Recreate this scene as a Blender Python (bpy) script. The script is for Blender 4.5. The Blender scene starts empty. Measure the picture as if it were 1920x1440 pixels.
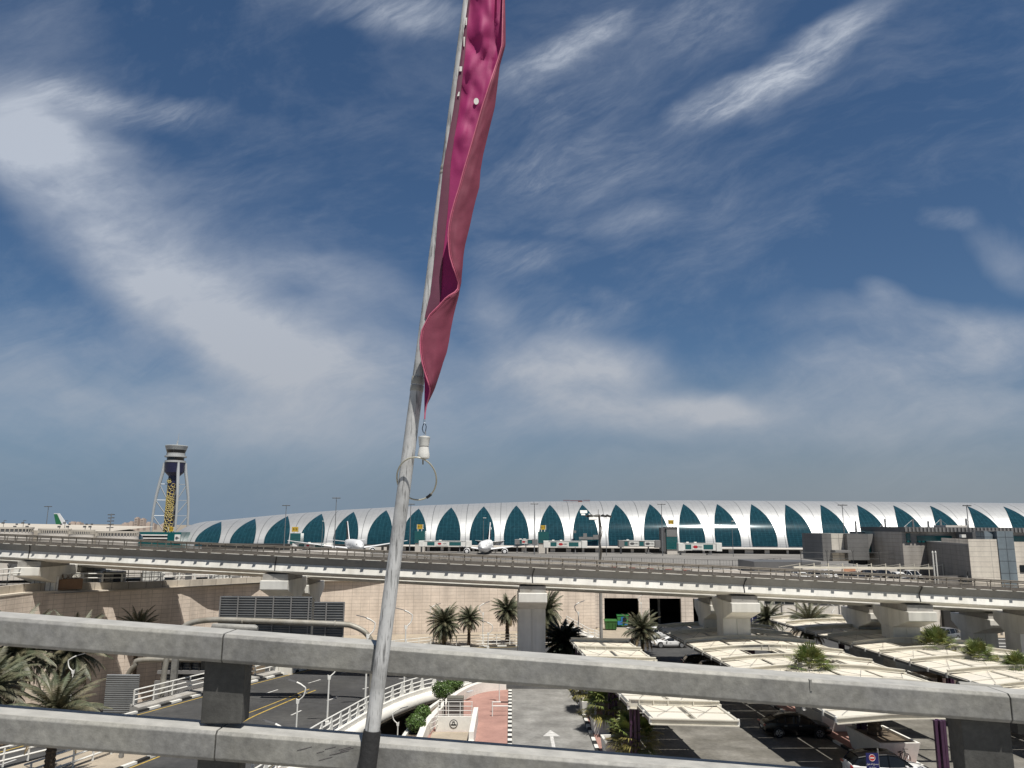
import bpy, math, random
from mathutils import Vector, Matrix, noise as mnoise
R = math.radians
rnd = random.Random(7)
C = bpy.context.scene.collection
# ---------------------------------------------------------------- camera frame (used to survey the place)
FP, TH, RO, CZ = 1430.0, R(10.5), R(0.4), 14.8
FW = Vector((0, math.cos(TH), math.sin(TH)))
_u0 = Vector((0, -math.sin(TH), math.cos(TH))); _r0 = Vector((1, 0, 0))
RT = math.cos(RO)*_r0 + math.sin(RO)*_u0
UP = -math.sin(RO)*_r0 + math.cos(RO)*_u0
def ray(px, py): return FW + RT*((px-960)/FP) + UP*((720-py)/FP)
def G(px, py, z=0.0):
    d = ray(px, py); t = (z-CZ)/d.z
    return Vector((d.x*t, d.y*t, z))
def A(px, py, Y):
    d = ray(px, py); t = Y/d.y
    return Vector((d.x*t, Y, CZ+d.z*t))
def lerp(a, b, t): return a+(b-a)*t
def tab(x, pts):
    if x <= pts[0][0]: return pts[0][1]
    for (x0, y0), (x1, y1) in zip(pts, pts[1:]):
        if x <= x1: return lerp(y0, y1, (x-x0)/(x1-x0))
    return pts[-1][1]
# ---------------------------------------------------------------- mesh builder
class MB:
    def __init__(s): s.v = []; s.f = []; s.m = []; s.uv = []
    def add(s, vs, fs, m=0, uvs=None):
        o = len(s.v); s.v += [tuple(p) for p in vs]
        for i, f in enumerate(fs):
            s.f.append([o+k for k in f]); s.m.append(m)
            s.uv.append(uvs[i] if uvs else None)
        return s
    def box(s, c, d, rz=0.0, m=0, taper=1.0, M=None):
        hx, hy, hz = d[0]/2, d[1]/2, d[2]/2
        vs = []
        for z, k in ((-hz, 1.0), (hz, taper)):
            for x, y in ((-hx, -hy), (hx, -hy), (hx, hy), (-hx, hy)): vs.append(Vector((x*k, y*k, z)))
        if rz: rm = Matrix.Rotation(rz, 3, 'Z'); vs = [rm @ p for p in vs]
        if M is not None: vs = [M @ p for p in vs]
        c = Vector(c)
        return s.add([p+c for p in vs], [(3, 2, 1, 0), (4, 5, 6, 7), (0, 1, 5, 4), (1, 2, 6, 5), (2, 3, 7, 6), (3, 0, 4, 7)], m)
    def bb(s, a, b, m=0):
        return s.box([(a[i]+b[i])/2 for i in range(3)], [abs(b[i]-a[i]) for i in range(3)], m=m)
    def prism(s, poly, z0, z1, m=0):
        n = len(poly)
        ar = sum(poly[i][0]*poly[(i+1) % n][1]-poly[(i+1) % n][0]*poly[i][1] for i in range(n))
        if ar < 0: poly = poly[::-1]
        vs = [(p[0], p[1], z0) for p in poly]+[(p[0], p[1], z1) for p in poly]
        fs = [tuple(range(n-1, -1, -1)), tuple(range(n, 2*n))]+[(i, (i+1) % n, n+(i+1) % n, n+i) for i in range(n)]
        return s.add(vs, fs, m)
    def extr(s, prof, axis_pts, m=0):
        # profile (y,z) extruded between two x values
        x0, x1 = axis_pts; n = len(prof)
        vs = [(x0, p[0], p[1]) for p in prof]+[(x1, p[0], p[1]) for p in prof]
        return s.add(vs, [tuple(range(n)), tuple(range(2*n-1, n-1, -1))]+[(i, n+i, n+(i+1) % n, (i+1) % n) for i in range(n)], m)
    def tube(s, path, r, n=6, m=0, caps=True):
        path = [Vector(p) for p in path]; k = len(path)
        rr = r if isinstance(r, (list, tuple)) else [r]*k
        o = len(s.v); up = Vector((0, 0, 1)); a0 = None
        for i, p in enumerate(path):
            t = (path[min(i+1, k-1)]-path[max(i-1, 0)]).normalized()
            if a0 is None:
                a0 = t.cross(up)
                if a0.length < .01: a0 = t.cross(Vector((0, 1, 0)))
            a = (a0-t*a0.dot(t)).normalized(); a0 = a; b = t.cross(a)
            for j in range(n):
                w = 2*math.pi*j/n
                s.v.append(tuple(p+(a*math.cos(w)+b*math.sin(w))*rr[i]))
        for i in range(k-1):
            for j in range(n):
                j2 = (j+1) % n
                s.f.append([o+i*n+j, o+i*n+j2, o+(i+1)*n+j2, o+(i+1)*n+j]); s.m.append(m); s.uv.append(None)
        if caps:
            s.f.append([o+j for j in range(n)][::-1]); s.m.append(m); s.uv.append(None)
            s.f.append([o+(k-1)*n+j for j in range(n)]); s.m.append(m); s.uv.append(None)
        return s
    def lathe(s, prof, c=(0, 0, 0), n=16, m=0, M=None):
        # profile [(r,z)]
        o = len(s.v); c = Vector(c)
        for r_, z in prof:
            for j in range(n):
                w = 2*math.pi*j/n; p = Vector((r_*math.cos(w), r_*math.sin(w), z))
                if M is not None: p = M @ p
                s.v.append(tuple(p+c))
        k = len(prof)
        for i in range(k-1):
            for j in range(n):
                j2 = (j+1) % n
                s.f.append([o+i*n+j, o+i*n+j2, o+(i+1)*n+j2, o+(i+1)*n+j]); s.m.append(m); s.uv.append(None)
        s.f.append([o+j for j in range(n)][::-1]); s.m.append(m); s.uv.append(None)
        s.f.append([o+(k-1)*n+j for j in range(n)]); s.m.append(m); s.uv.append(None)
        return s
    def loft(s, rings, m=0, closed=True, caps=True, uvf=None):
        o = len(s.v); n = len(rings[0])
        for r_ in rings: s.v += [tuple(p) for p in r_]
        for i in range(len(rings)-1):
            for j in range(n if closed else n-1):
                j2 = (j+1) % n
                s.f.append([o+i*n+j, o+(i+1)*n+j, o+(i+1)*n+j2, o+i*n+j2]); s.m.append(m)
                s.uv.append([uvf(i, j), uvf(i+1, j), uvf(i+1, j2), uvf(i, j2)] if uvf else None)
        if caps and closed:
            s.f.append([o+j for j in range(n)]); s.m.append(m); s.uv.append(None)
            e = o+(len(rings)-1)*n
            s.f.append([e+j for j in range(n)][::-1]); s.m.append(m); s.uv.append(None)
        return s
    def xf(s, M):
        s.v = [tuple(M @ Vector(p)) for p in s.v]; return s
    def build(s, name, mats, parent=None, smooth=False, org=None, bevel=0):
        me = bpy.data.meshes.new(name)
        o = Vector(org) if org is not None else (WL[parent.name].copy() if parent else Vector((0, 0, 0)))
        me.from_pydata([tuple(Vector(p)-o) for p in s.v], [], s.f)
        for mt in (mats if isinstance(mats, (list, tuple)) else [mats]): me.materials.append(mt)
        me.polygons.foreach_set('material_index', s.m)
        if any(u is not None for u in s.uv):
            L = me.uv_layers.new(name='UVMap'); i = 0
            for u, f in zip(s.uv, s.f):
                for k in range(len(f)): L.data[i].uv = u[k] if u else (0, 0); i += 1
        if smooth:
            me.polygons.foreach_set('use_smooth', [True]*len(me.polygons))
            try: me.set_sharp_from_angle(angle=R(smooth if smooth > 1 else 40))
            except Exception: pass
        me.update()
        ob = bpy.data.objects.new(name, me); C.objects.link(ob)
        if parent: ob.parent = parent
        else: ob.location = o
        WL[ob.name] = o.copy()
        if bevel:
            b = ob.modifiers.new('bevel', 'BEVEL'); b.width = bevel; b.segments = 2; b.limit_method = 'ANGLE'
        return ob
WL = {}
LBL = set()
def tag(o, label=None, cat=None, group=None, kind=None):
    if label: o['label'] = label
    if cat: o['category'] = cat
    if group: o['group'] = group
    if kind: o['kind'] = kind
    return o
def thing(name, label, cat, loc=(0, 0, 0), group=None):
    o = bpy.data.objects.new(name, None); C.objects.link(o); o.location = loc; o.empty_display_size = .2
    WL[o.name] = Vector(loc)
    return tag(o, label, cat, group)
def copy_tree(o, parent=None):
    c = o.copy(); C.objects.link(c)
    if parent: c.parent = parent
    for ch in list(o.children): copy_tree(ch, c)
    return c
def place(proto, used, loc, rz=0, sc=1.0, label=None, group=None):
    if proto.name in used: o = copy_tree(proto)
    else: used.add(proto.name); o = proto
    o.location = loc; o.rotation_euler = (0, 0, rz); o.scale = (sc, sc, sc) if not isinstance(sc, (tuple, list)) else sc
    if label: o['label'] = label
    if group: o['group'] = group
    return o
USED = set()
def text_mesh(name, body, size, mt, parent, M, extrude=.004, align='CENTER'):
    cu = bpy.data.curves.new(name, 'FONT'); cu.body = body; cu.size = size; cu.align_x = align; cu.align_y = 'CENTER'; cu.extrude = extrude
    cu.resolution_u = 2
    t = bpy.data.objects.new(name+'_tmp', cu); C.objects.link(t)
    dg = bpy.context.evaluated_depsgraph_get()
    me = bpy.data.meshes.new_from_object(t.evaluated_get(dg))
    bpy.data.objects.remove(t); me.name = name
    me.transform(M); me.materials.clear(); me.materials.append(mt)
    ob = bpy.data.objects.new(name, me); C.objects.link(ob); ob.parent = parent
    return ob
FACE_CAM = Matrix.Rotation(R(90), 4, 'X')   # text standing upright, read from -Y
# ---------------------------------------------------------------- materials
def mat(name, col, rough=.6, metal=0.0, var=.16, sc=.8, bump=0.0, bsc=25.0, spec=.5, obj=True, fine=.5, warm=None, wsc=.25, streak=None):
    m = bpy.data.materials.new(name); m.use_nodes = True; nt = m.node_tree; N = nt.nodes; L = nt.links
    b = N['Principled BSDF']; b.inputs['Roughness'].default_value = rough; b.inputs['Metallic'].default_value = metal
    b.inputs['Specular IOR Level'].default_value = spec
    tc = N.new('ShaderNodeTexCoord'); co = tc.outputs['Object']
    if not obj: co = N.new('ShaderNodeNewGeometry').outputs['Position']
    def nz(scale, det=5, ro=.6):
        n = N.new('ShaderNodeTexNoise'); n.inputs['Scale'].default_value = scale; n.inputs['Detail'].default_value = det
        n.inputs['Roughness'].default_value = ro; L.new(co, n.inputs['Vector']); return n.outputs['Fac']
    def mr(x, lo, hi, a=.3, c=.7):
        n = N.new('ShaderNodeMapRange'); L.new(x, n.inputs[0])
        for i, v_ in enumerate((a, c, lo, hi)): n.inputs[1+i].default_value = v_
        return n.outputs[0]
    v1 = mr(nz(sc), 1-var, 1+var); v2 = mr(nz(sc*9, 3), 1-var*fine, 1+var*fine)
    mu = N.new('ShaderNodeMath'); mu.operation = 'MULTIPLY'; L.new(v1, mu.inputs[0]); L.new(v2, mu.inputs[1])
    base = N.new('ShaderNodeRGB'); base.outputs[0].default_value = (*col, 1); src = base.outputs[0]
    if warm:
        mx = N.new('ShaderNodeMix'); mx.data_type = 'RGBA'; L.new(mr(nz(wsc, 6), 0, 1, .42, .62), mx.inputs[0])
        L.new(src, mx.inputs[6]); mx.inputs[7].default_value = (*warm, 1); src = mx.outputs[2]
    vm = N.new('ShaderNodeVectorMath'); vm.operation = 'SCALE'; L.new(src, vm.inputs[0]); L.new(mu.outputs[0], vm.inputs['Scale'])
    L.new(vm.outputs[0], b.inputs['Base Color'])
    if streak:
        mp = N.new('ShaderNodeMapping'); mp.inputs['Scale'].default_value = (streak[0], streak[0], streak[0]*.07); g_ = N.new('ShaderNodeNewGeometry'); L.new(g_.outputs['Position'], mp.inputs[0])
        sn = N.new('ShaderNodeTexNoise'); sn.inputs['Scale'].default_value = 1; sn.inputs['Detail'].default_value = 6; L.new(mp.outputs[0], sn.inputs[0])
        mu2 = N.new('ShaderNodeMath'); mu2.operation = 'MULTIPLY'; L.new(mu.outputs[0], mu2.inputs[0]); L.new(mr(sn.outputs['Fac'], streak[1], 1.06, .30, .58), mu2.inputs[1]); L.new(mu2.outputs[0], vm.inputs['Scale'])
    if bump:
        bp = N.new('ShaderNodeBump'); bp.inputs['Strength'].default_value = bump; bp.inputs['Distance'].default_value = .02
        L.new(nz(bsc, 4), bp.inputs['Height']); L.new(bp.outputs[0], b.inputs['Normal'])
    m['_c'] = 1; del m['_c']
    return m
def brickmat(name, c1, c2, mortar, bw, rh, ms, rough=.75, off=0.0, var=.12, metal=0.0):
    m = mat(name, c1, rough, metal, var, .35, streak=(.9, .84)); nt = m.node_tree; N = nt.nodes; L = nt.links
    uv = N.new('ShaderNodeUVMap'); br = N.new('ShaderNodeTexBrick')
    br.inputs['Scale'].default_value = 1; br.inputs['Brick Width'].default_value = bw; br.inputs['Row Height'].default_value = rh
    br.inputs['Mortar Size'].default_value = ms; br.inputs['Mortar Smooth'].default_value = .2; br.inputs['Bias'].default_value = 0
    br.offset = off; br.inputs['Color1'].default_value = (*c1, 1); br.inputs['Color2'].default_value = (*c2, 1); br.inputs['Mortar'].default_value = (*mortar, 1)
    L.new(uv.outputs[0], br.inputs['Vector'])
    sca = next(n for n in N if n.bl_idname == 'ShaderNodeVectorMath'); L.new(br.outputs['Color'], sca.inputs[0])
    return m
def glassy(name, col, rough=.08, metal=0.0, spec=.8, var=.1):
    m = mat(name, col, rough, metal, var, .6, spec=spec); return m
galv = mat('galvanised_steel', (.195, .193, .185), .55, .1, .22, 3.6, .12, 60, obj=False, fine=.9, warm=(.225, .22, .20), wsc=4.5, spec=.4)
def pale_top(m, col):
    # paler colour mixed in on upward faces, broken by noise
    nt = m.node_tree; N = nt.nodes; L = nt.links; b = N['Principled BSDF']; src = b.inputs['Base Color'].links[0].from_socket
    g = N.new('ShaderNodeNewGeometry'); s = N.new('ShaderNodeSeparateXYZ'); L.new(g.outputs['True Normal'], s.inputs[0])
    mr_ = N.new('ShaderNodeMapRange'); L.new(s.outputs[2], mr_.inputs[0]); mr_.inputs[1].default_value = .8; mr_.inputs[2].default_value = .98
    n = N.new('ShaderNodeTexNoise'); n.inputs['Scale'].default_value = 14; n.inputs['Detail'].default_value = 7; L.new(g.outputs['Position'], n.inputs[0])
    m2 = N.new('ShaderNodeMapRange'); L.new(n.outputs['Fac'], m2.inputs[0])
    for i, v in enumerate((.3, .65, .55, 1)): m2.inputs[1+i].default_value = v
    mu = N.new('ShaderNodeMath'); mu.operation = 'MULTIPLY'; L.new(mr_.outputs[0], mu.inputs[0]); L.new(m2.outputs[0], mu.inputs[1])
    mx = N.new('ShaderNodeMix'); mx.data_type = 'RGBA'; L.new(mu.outputs[0], mx.inputs[0]); L.new(src, mx.inputs[6]); mx.inputs[7].default_value = (*col, 1); L.new(mx.outputs[2], b.inputs['Base Color'])
pale_top(galv, (.44, .43, .40))
galv_dark = mat('dark_steel', (.060, .059, .055), .7, .1, .35, 5, .15, 50, obj=False)
white_metal = mat('white_painted_metal', (.72, .71, .67), .45, 0, .08, 1.0)
white_wall = mat('white_render', (.70, .68, .63), .7, 0, .1, .5, .1, 12)
office_white = mat('pale_cladding', (.58, .54, .49), .65, 0, .08, .3)
conc = mat('viaduct_concrete', (.70, .685, .64), .7, 0, .1, .12, .1, 8, fine=.4, warm=(.64, .62, .56), wsc=.3, streak=(1.3, .88))
barrier_m = mat('rusty_grey_barrier', (.13, .115, .10), .75, 0, .25, .8)
band_shade_m = mat('band_shade_concrete', (.26, .255, .24), .75, 0, .12, .4, .1, 8)
conc_d = mat('grey_concrete', (.33, .32, .30), .8, 0, .16, .35, .12, 9, warm=(.27, .25, .22), wsc=.5)
rail_metal = mat('bronze_rail', (.17, .15, .125), .5, .4, .2, 2)
asphalt = mat('dark_asphalt', (.043, .043, .044), .85, 0, .34, .22, .2, 30, obj=False, warm=(.060, .059, .057), wsc=.18)
lot = mat('worn_concrete_paving', (.125, .117, .10), .85, 0, .32, .4, .15, 20, obj=False, warm=(.185, .175, .155), wsc=.3)
lane = mat('pale_lane_paving', (.185, .18, .168), .85, 0, .28, .4, .15, 20, obj=False, warm=(.25, .245, .23), wsc=.5)
pink = mat('red_paving', (.36, .205, .17), .85, 0, .14, .7, .1, 20, obj=False, warm=(.32, .18, .15), wsc=.5)
tan_pave = mat('tan_paving', (.34, .29, .225), .85, 0, .14, .8, .1, 20, obj=False)
sand = mat('sandy_ground', (.24, .205, .16), .9, 0, .2, .05, .1, 5, obj=False)
soil = mat('planter_soil', (.13, .10, .07), .95, 0, .35, 2, .4, 20)
apron_m = mat('apron_concrete', (.20, .19, .175), .85, 0, .16, .03, obj=False, warm=(.15, .14, .13), wsc=.02)
kerb_w = mat('kerb_white', (.66, .65, .61), .7, 0, .14, 2)
kerb_b = mat('kerb_black', (.02, .02, .02), .7, 0, .2, 2)
paint_w = mat('road_paint_white', (.52, .51, .49), .7, 0, .25, 3, obj=False)
paint_y = mat('road_paint_yellow', (.42, .29, .06), .7, 0, .25, 3, obj=False)
cream = mat('cream_canopy_panel', (.67, .63, .545), .6, 0, .07, .5, warm=(.63, .575, .475), wsc=.25)
cream_f = mat('cream_steel_frame', (.60, .565, .48), .5, 0, .1, .8)
frame_d = mat('grey_gutter', (.13, .13, .125), .6, .1, .2, 1)
purple = mat('purple_cladding', (.052, .020, .050), .5, 0, .2, 2)
louvre = mat('grey_louvre', (.155, .16, .165), .5, .3, .12, .8)
pipe_m = mat('dusty_grey_pipe', (.30, .285, .25), .55, .2, .2, .8, warm=(.24, .22, .18), wsc=.7)
black = mat('black_plastic', (.012, .012, .013), .5, 0, .2, 3)
rubber = mat('tyre_rubber', (.015, .015, .016), .85, 0, .2, 3)
chrome = mat('bright_alloy', (.55, .56, .57), .3, .8, .1, 3)
carglass = glassy('car_window_glass', (.010, .012, .014), .05, 0, .6)
teal_glass = glassy('teal_cladding_glass', (.012, .10, .105), .12, 0, .7)
dark_glass = glassy('dark_window_glass', (.012, .016, .018), .1, 0, .6)
lampglass = glassy('lamp_lens', (.6, .6, .58), .1, 0, .8)
red_lens = glassy('red_lens', (.25, .01, .01), .2)
yellow = mat('yellow_sign_face', (.52, .34, .03), .5, 0, .08, 3)
navy = mat('navy_sign_face', (.012, .015, .10), .4, 0, .08, 3)
red = mat('red_paint', (.45, .03, .03), .5, 0, .08, 3)
green = mat('green_paint', (.035, .13, .03), .5, 0, .2, 2)
blue = mat('blue_paint', (.03, .16, .40), .5, 0, .1, 2)
grey_panel = mat('grey_panel', (.21, .205, .20), .6, .1, .1, .3)
dgrey = mat('dark_grey_panel', (.10, .10, .102), .6, .1, .1, .3)
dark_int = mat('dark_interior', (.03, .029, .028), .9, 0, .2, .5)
aircraft = mat('aircraft_white', (.72, .72, .72), .35, 0, .05, .2)
# ================================================================ world, sun, camera
sc = bpy.context.scene
SUN = Vector((.21, -.40, 1.0)).normalized()
w = bpy.data.worlds.new('World'); sc.world = w; w.use_nodes = True
nt = w.node_tree; N = nt.nodes; L = nt.links; bg = N['Background']
sky = N.new('ShaderNodeTexSky'); sky.sky_type = 'NISHITA'; sky.sun_disc = False
sky.sun_elevation = math.asin(SUN.z); sky.sun_rotation = math.atan2(SUN.x, SUN.y)
sky.altitude = 0; sky.air_density = 1.0; sky.dust_density = 1.2; sky.ozone_density = 3.0
bg.inputs['Strength'].default_value = .1
tc = N.new('ShaderNodeTexCoord'); sx = N.new('ShaderNodeSeparateXYZ'); L.new(tc.outputs['Generated'], sx.inputs[0])
def mth(op, a, b=None, clamp=False):
    n = N.new('ShaderNodeMath'); n.operation = op; n.use_clamp = clamp
    for i, q in enumerate((a, b)):
        if q is None: continue
        if isinstance(q, (int, float)): n.inputs[i].default_value = q
        else: L.new(q, n.inputs[i])
    return n.outputs[0]
yy = mth('MAXIMUM', sx.outputs[1], .12)
U_ = mth('DIVIDE', sx.outputs[0], yy); V_ = mth('DIVIDE', sx.outputs[2], yy)
cb = N.new('ShaderNodeCombineXYZ'); L.new(U_, cb.inputs[0]); L.new(V_, cb.inputs[1])
UV = cb.outputs[0]
def vnoise(vec, scale, det=6, rough=.6, rot=0, stretch=(1, 1), off=(0, 0), dist=0):
    mp = N.new('ShaderNodeMapping'); mp.vector_type = 'TEXTURE'
    mp.inputs['Rotation'].default_value = (0, 0, rot); mp.inputs['Scale'].default_value = (stretch[0], stretch[1], 1)
    mp.inputs['Location'].default_value = (off[0], off[1], 0)
    L.new(vec, mp.inputs[0]); n = N.new('ShaderNodeTexNoise'); n.inputs['Scale'].default_value = scale
    n.inputs['Detail'].default_value = det; n.inputs['Roughness'].default_value = rough; n.inputs['Distortion'].default_value = dist
    L.new(mp.outputs[0], n.inputs[0]); return n
def mrange(x, a, b, lo=0., hi=1., smooth=True):
    n = N.new('ShaderNodeMapRange'); n.interpolation_type = 'SMOOTHSTEP' if smooth else 'LINEAR'
    L.new(x, n.inputs[0])
    for i, q in enumerate((a, b, lo, hi)): n.inputs[1+i].default_value = q
    return n.outputs[0]
wn = vnoise(UV, 3.0, 4, .55)
wv = N.new('ShaderNodeVectorMath'); wv.operation = 'SUBTRACT'; L.new(wn.outputs['Color'], wv.inputs[0]); wv.inputs[1].default_value = (.5, .5, .5)
ws = N.new('ShaderNodeVectorMath'); ws.operation = 'SCALE'; L.new(wv.outputs[0], ws.inputs[0]); ws.inputs['Scale'].default_value = .11
wa = N.new('ShaderNodeVectorMath'); wa.operation = 'ADD'; L.new(UV, wa.inputs[0]); L.new(ws.outputs[0], wa.inputs[1])
WUV = wa.outputs[0]
def uvp(px, py):
    d = ray(px, py); return (d.x/d.y, d.z/d.y)
def blob(x0, y0, x1, y1, wd, amp, end=.62):
    # soft elongated patch between two sky directions
    a = uvp(x0, y0); b = uvp(x1, y1); cx, cy = (a[0]+b[0])/2, (a[1]+b[1])/2
    ln = math.hypot(b[0]-a[0], b[1]-a[1]); ang = math.atan2(b[1]-a[1], b[0]-a[0])
    mp = N.new('ShaderNodeMapping'); mp.vector_type = 'TEXTURE'
    mp.inputs['Location'].default_value = (cx, cy, 0); mp.inputs['Rotation'].default_value = (0, 0, ang)
    mp.inputs['Scale'].default_value = (ln*end, wd/FP*1.15, 1); L.new(WUV, mp.inputs[0])
    vl = N.new('ShaderNodeVectorMath'); vl.operation = 'LENGTH'; L.new(mp.outputs[0], vl.inputs[0])
    return mth('MULTIPLY', mrange(vl.outputs['Value'], 1.25, .1), amp)
def total(bl):
    t = None
    for q in bl: t = q if t is None else mth('ADD', t, q)
    return t
soft = total([blob(-120, 190, 190, 300, 120, .80), blob(-60, 250, 330, 420, 105, .62), blob(60, 390, 430, 560, 88, .62), blob(200, 500, 560, 650, 82, .75), blob(380, 640, 800, 690, 80, .82),
              blob(830, 690, 1230, 690, 66, .80), blob(1030, 660, 1230, 690, 40, .42), blob(960, 775, 1440, 760, 52, .80), blob(1240, 735, 1420, 765, 32, .45), blob(1470, 700, 1960, 640, 62, .85),
              blob(1500, 590, 1960, 610, 42, .62), blob(1600, 545, 1700, 560, 26, .38), blob(1400, 780, 1960, 770, 60, .45), blob(250, 770, 900, 790, 90, .50), blob(-60, 700, 260, 800, 80, .26),
              blob(1820, 430, 1960, 540, 50, .34), blob(420, 500, 800, 580, 60, .40), blob(870, 560, 970, 620, 55, .34), blob(300, 460, 700, 500, 60, .22), blob(-40, 40, 200, 150, 120, .20)])
wispy = total([blob(940, 170, 1060, 90, 42, .75), blob(1030, 110, 1190, 0, 46, .85), blob(1250, 225, 1500, 130, 42, .88), blob(1400, 170, 1660, 0, 46, .9), blob(1260, 215, 1420, 205, 34, .5),
               blob(900, 350, 1300, 270, 75, .46), blob(600, 0, 860, 60, 60, .55), blob(1180, 80, 1420, 0, 80, .40), blob(870, 510, 1090, 485, 40, .48), blob(940, 250, 1200, 130, 80, .34),
               blob(1720, 410, 1830, 395, 26, .24), blob(120, 190, 470, 245, 40, .50), blob(1020, 612, 1160, 604, 22, .5), blob(960, 345, 1060, 315, 30, .5), blob(1100, 430, 1260, 400, 34, .3), blob(0, 150, 200, 190, 50, .45), blob(1120, 560, 1200, 590, 26, .35)])
dn = vnoise(WUV, 4.6, 10, .60, R(-14), (1.8, 1)).outputs['Fac']
fn = vnoise(WUV, 8.5, 10, .68, R(34), (4.2, 1), dist=.5).outputs['Fac']
f2 = vnoise(WUV, 24, 8, .66, R(12), (2.6, 1), dist=.4).outputs['Fac']
f3 = vnoise(WUV, 60, 6, .65, R(28), (3.4, 1)).outputs['Fac']
soft_a = mth('MULTIPLY', soft, mrange(dn, .32, .60, .40, 1.15))
soft_a = mth('MULTIPLY', soft_a, mrange(f2, .28, .70, .80, 1.10))
wisp_a = mth('MULTIPLY', wispy, mrange(fn, .36, .70, .16, 1.25))
wisp_a = mth('MULTIPLY', wisp_a, mrange(f3, .28, .72, .62, 1.2))
veil = mth('MULTIPLY', mrange(vnoise(WUV, 2.6, 10, .66, R(20), (2.0, 1), (.3, .2), .5).outputs['Fac'], .36, .70), mrange(vnoise(WUV, 11, 10, .68, R(22), (3.2, 1), (.1, .7), .6).outputs['Fac'], .30, .70, .18, .50))
veil = mth('MULTIPLY', veil, mrange(V_, .30, .70, 1.0, .62))
veil = mth('ADD', veil, mth('MULTIPLY', mrange(V_, .42, .12), .02))
alpha = mth('ADD', mth('ADD', soft_a, wisp_a), veil)
alpha = mth('MULTIPLY', alpha, mrange(V_, .015, .16, .30, 1.0))
alpha = mth('MINIMUM', mrange(alpha, 0.04, 1.15, 0, .92, False), .9)
# sky gradient correction: deep dull blue up high, grey dust near the ground
cr = N.new('ShaderNodeValToRGB'); L.new(mrange(V_, 0, 3.0, 0, 1, False), cr.inputs[0])
cr.color_ramp.elements[0].color = (.45, .55, .72, 1); cr.color_ramp.elements[0].position = 0
cr.color_ramp.elements[1].color = (.16, .21, .26, 1); cr.color_ramp.elements[1].position = 1
e = cr.color_ramp.elements.new(.0625); e.color = (.40, .49, .57, 1)
e = cr.color_ramp.elements.new(.25); e.color = (.37, .50, .59, 1)
e = cr.color_ramp.elements.new(.45); e.color = (.26, .34, .42, 1)
tm = N.new('ShaderNodeMix'); tm.data_type = 'RGBA'; tm.blend_type = 'MULTIPLY'; tm.inputs[0].default_value = 1
L.new(sky.outputs[0], tm.inputs[6]); L.new(cr.outputs[0], tm.inputs[7])
dc = N.new('ShaderNodeMix'); dc.data_type = 'RGBA'; L.new(mrange(U_, -.7, .5), dc.inputs[0])
dc.inputs[6].default_value = (1.55, 2.22, 3.05, 1); dc.inputs[7].default_value = (2.1, 2.45, 2.8, 1)
dust = N.new('ShaderNodeMix'); dust.data_type = 'RGBA'
L.new(mth('MULTIPLY', mrange(V_, .24, .0), .93), dust.inputs[0]); L.new(tm.outputs[2], dust.inputs[6]); L.new(dc.outputs[2], dust.inputs[7])
cc = N.new('ShaderNodeMix'); cc.data_type = 'RGBA'; L.new(mrange(V_, .05, .5), cc.inputs[0])
cc.inputs[6].default_value = (3.9, 4.1, 4.45, 1); cc.inputs[7].default_value = (4.5, 4.9, 5.6, 1)
cl = N.new('ShaderNodeMix'); cl.data_type = 'RGBA'; L.new(alpha, cl.inputs[0]); L.new(dust.outputs[2], cl.inputs[6])
L.new(cc.outputs[2], cl.inputs[7])
L.new(cl.outputs[2], bg.inputs[0])
sl = bpy.data.lights.new('sun', 'SUN'); sl.energy = 5.0; sl.angle = R(.55); sl.color = (1, .96, .89)
so = bpy.data.objects.new('sun', sl); C.objects.link(so); so.rotation_euler = SUN.to_track_quat('Z', 'Y').to_euler(); so.location = (0, 0, 60)
cd = bpy.data.cameras.new('camera'); cam = bpy.data.objects.new('camera', cd); C.objects.link(cam); sc.camera = cam
cd.sensor_width = 36; cd.lens = 36*FP/1920; cd.clip_end = 12000; cd.clip_start = .05
cam.matrix_world = Matrix(((RT.x, UP.x, -FW.x, 0), (RT.y, UP.y, -FW.y, 0), (RT.z, UP.z, -FW.z, CZ), (0, 0, 0, 1)))
sc.view_settings.view_transform = 'Standard'; sc.view_settings.look = 'None'; sc.view_settings.exposure = .2; sc.view_settings.gamma = 1
sc.cycles.max_bounces = 6
# ================================================================ ground, roads, kerbs
def smooth_path(pts, n=4):
    pts = [Vector(p) if len(p) == 3 else Vector((p[0], p[1], 0)) for p in pts]; out = []
    for i in range(len(pts)-1):
        p0, p1, p2, p3 = pts[max(i-1, 0)], pts[i], pts[i+1], pts[min(i+2, len(pts)-1)]
        for k in range(n):
            t = k/n
            out.append(.5*((2*p1)+(p2-p0)*t+(2*p0-5*p1+4*p2-p3)*t*t+(3*p1-p0-3*p2+p3)*t**3))
    out.append(pts[-1]); return out
def resample(path, step):
    out = [path[0].copy()]; acc = 0
    for a, b in zip(path, path[1:]):
        d = (b-a).length; 
        if d == 0: continue
        pos = step-acc
        while pos <= d: out.append(a.lerp(b, pos/d)); pos += step
        acc = (acc+d) % step
    return out
def offset_path(path, d):
    out = []
    for i, p in enumerate(path):
        t = (path[min(i+1, len(path)-1)]-path[max(i-1, 0)]); t.z = 0; t.normalize()
        out.append(p+Vector((-t.y, t.x, 0))*d)
    return out
def structure(mb, name, m, **k): return tag(mb.build(name, m, **k), kind='structure')
def ribbon(path, w, z, name, m, h=.004):
    a = offset_path(path, w/2); b = offset_path(path, -w/2); mb = MB()
    for i in range(len(path)-1):
        mb.add([(q.x, q.y, z+q.z) for q in (b[i], b[i+1], a[i+1], a[i])], [(0, 1, 2, 3)])
    return structure(mb, name, m)
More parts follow.
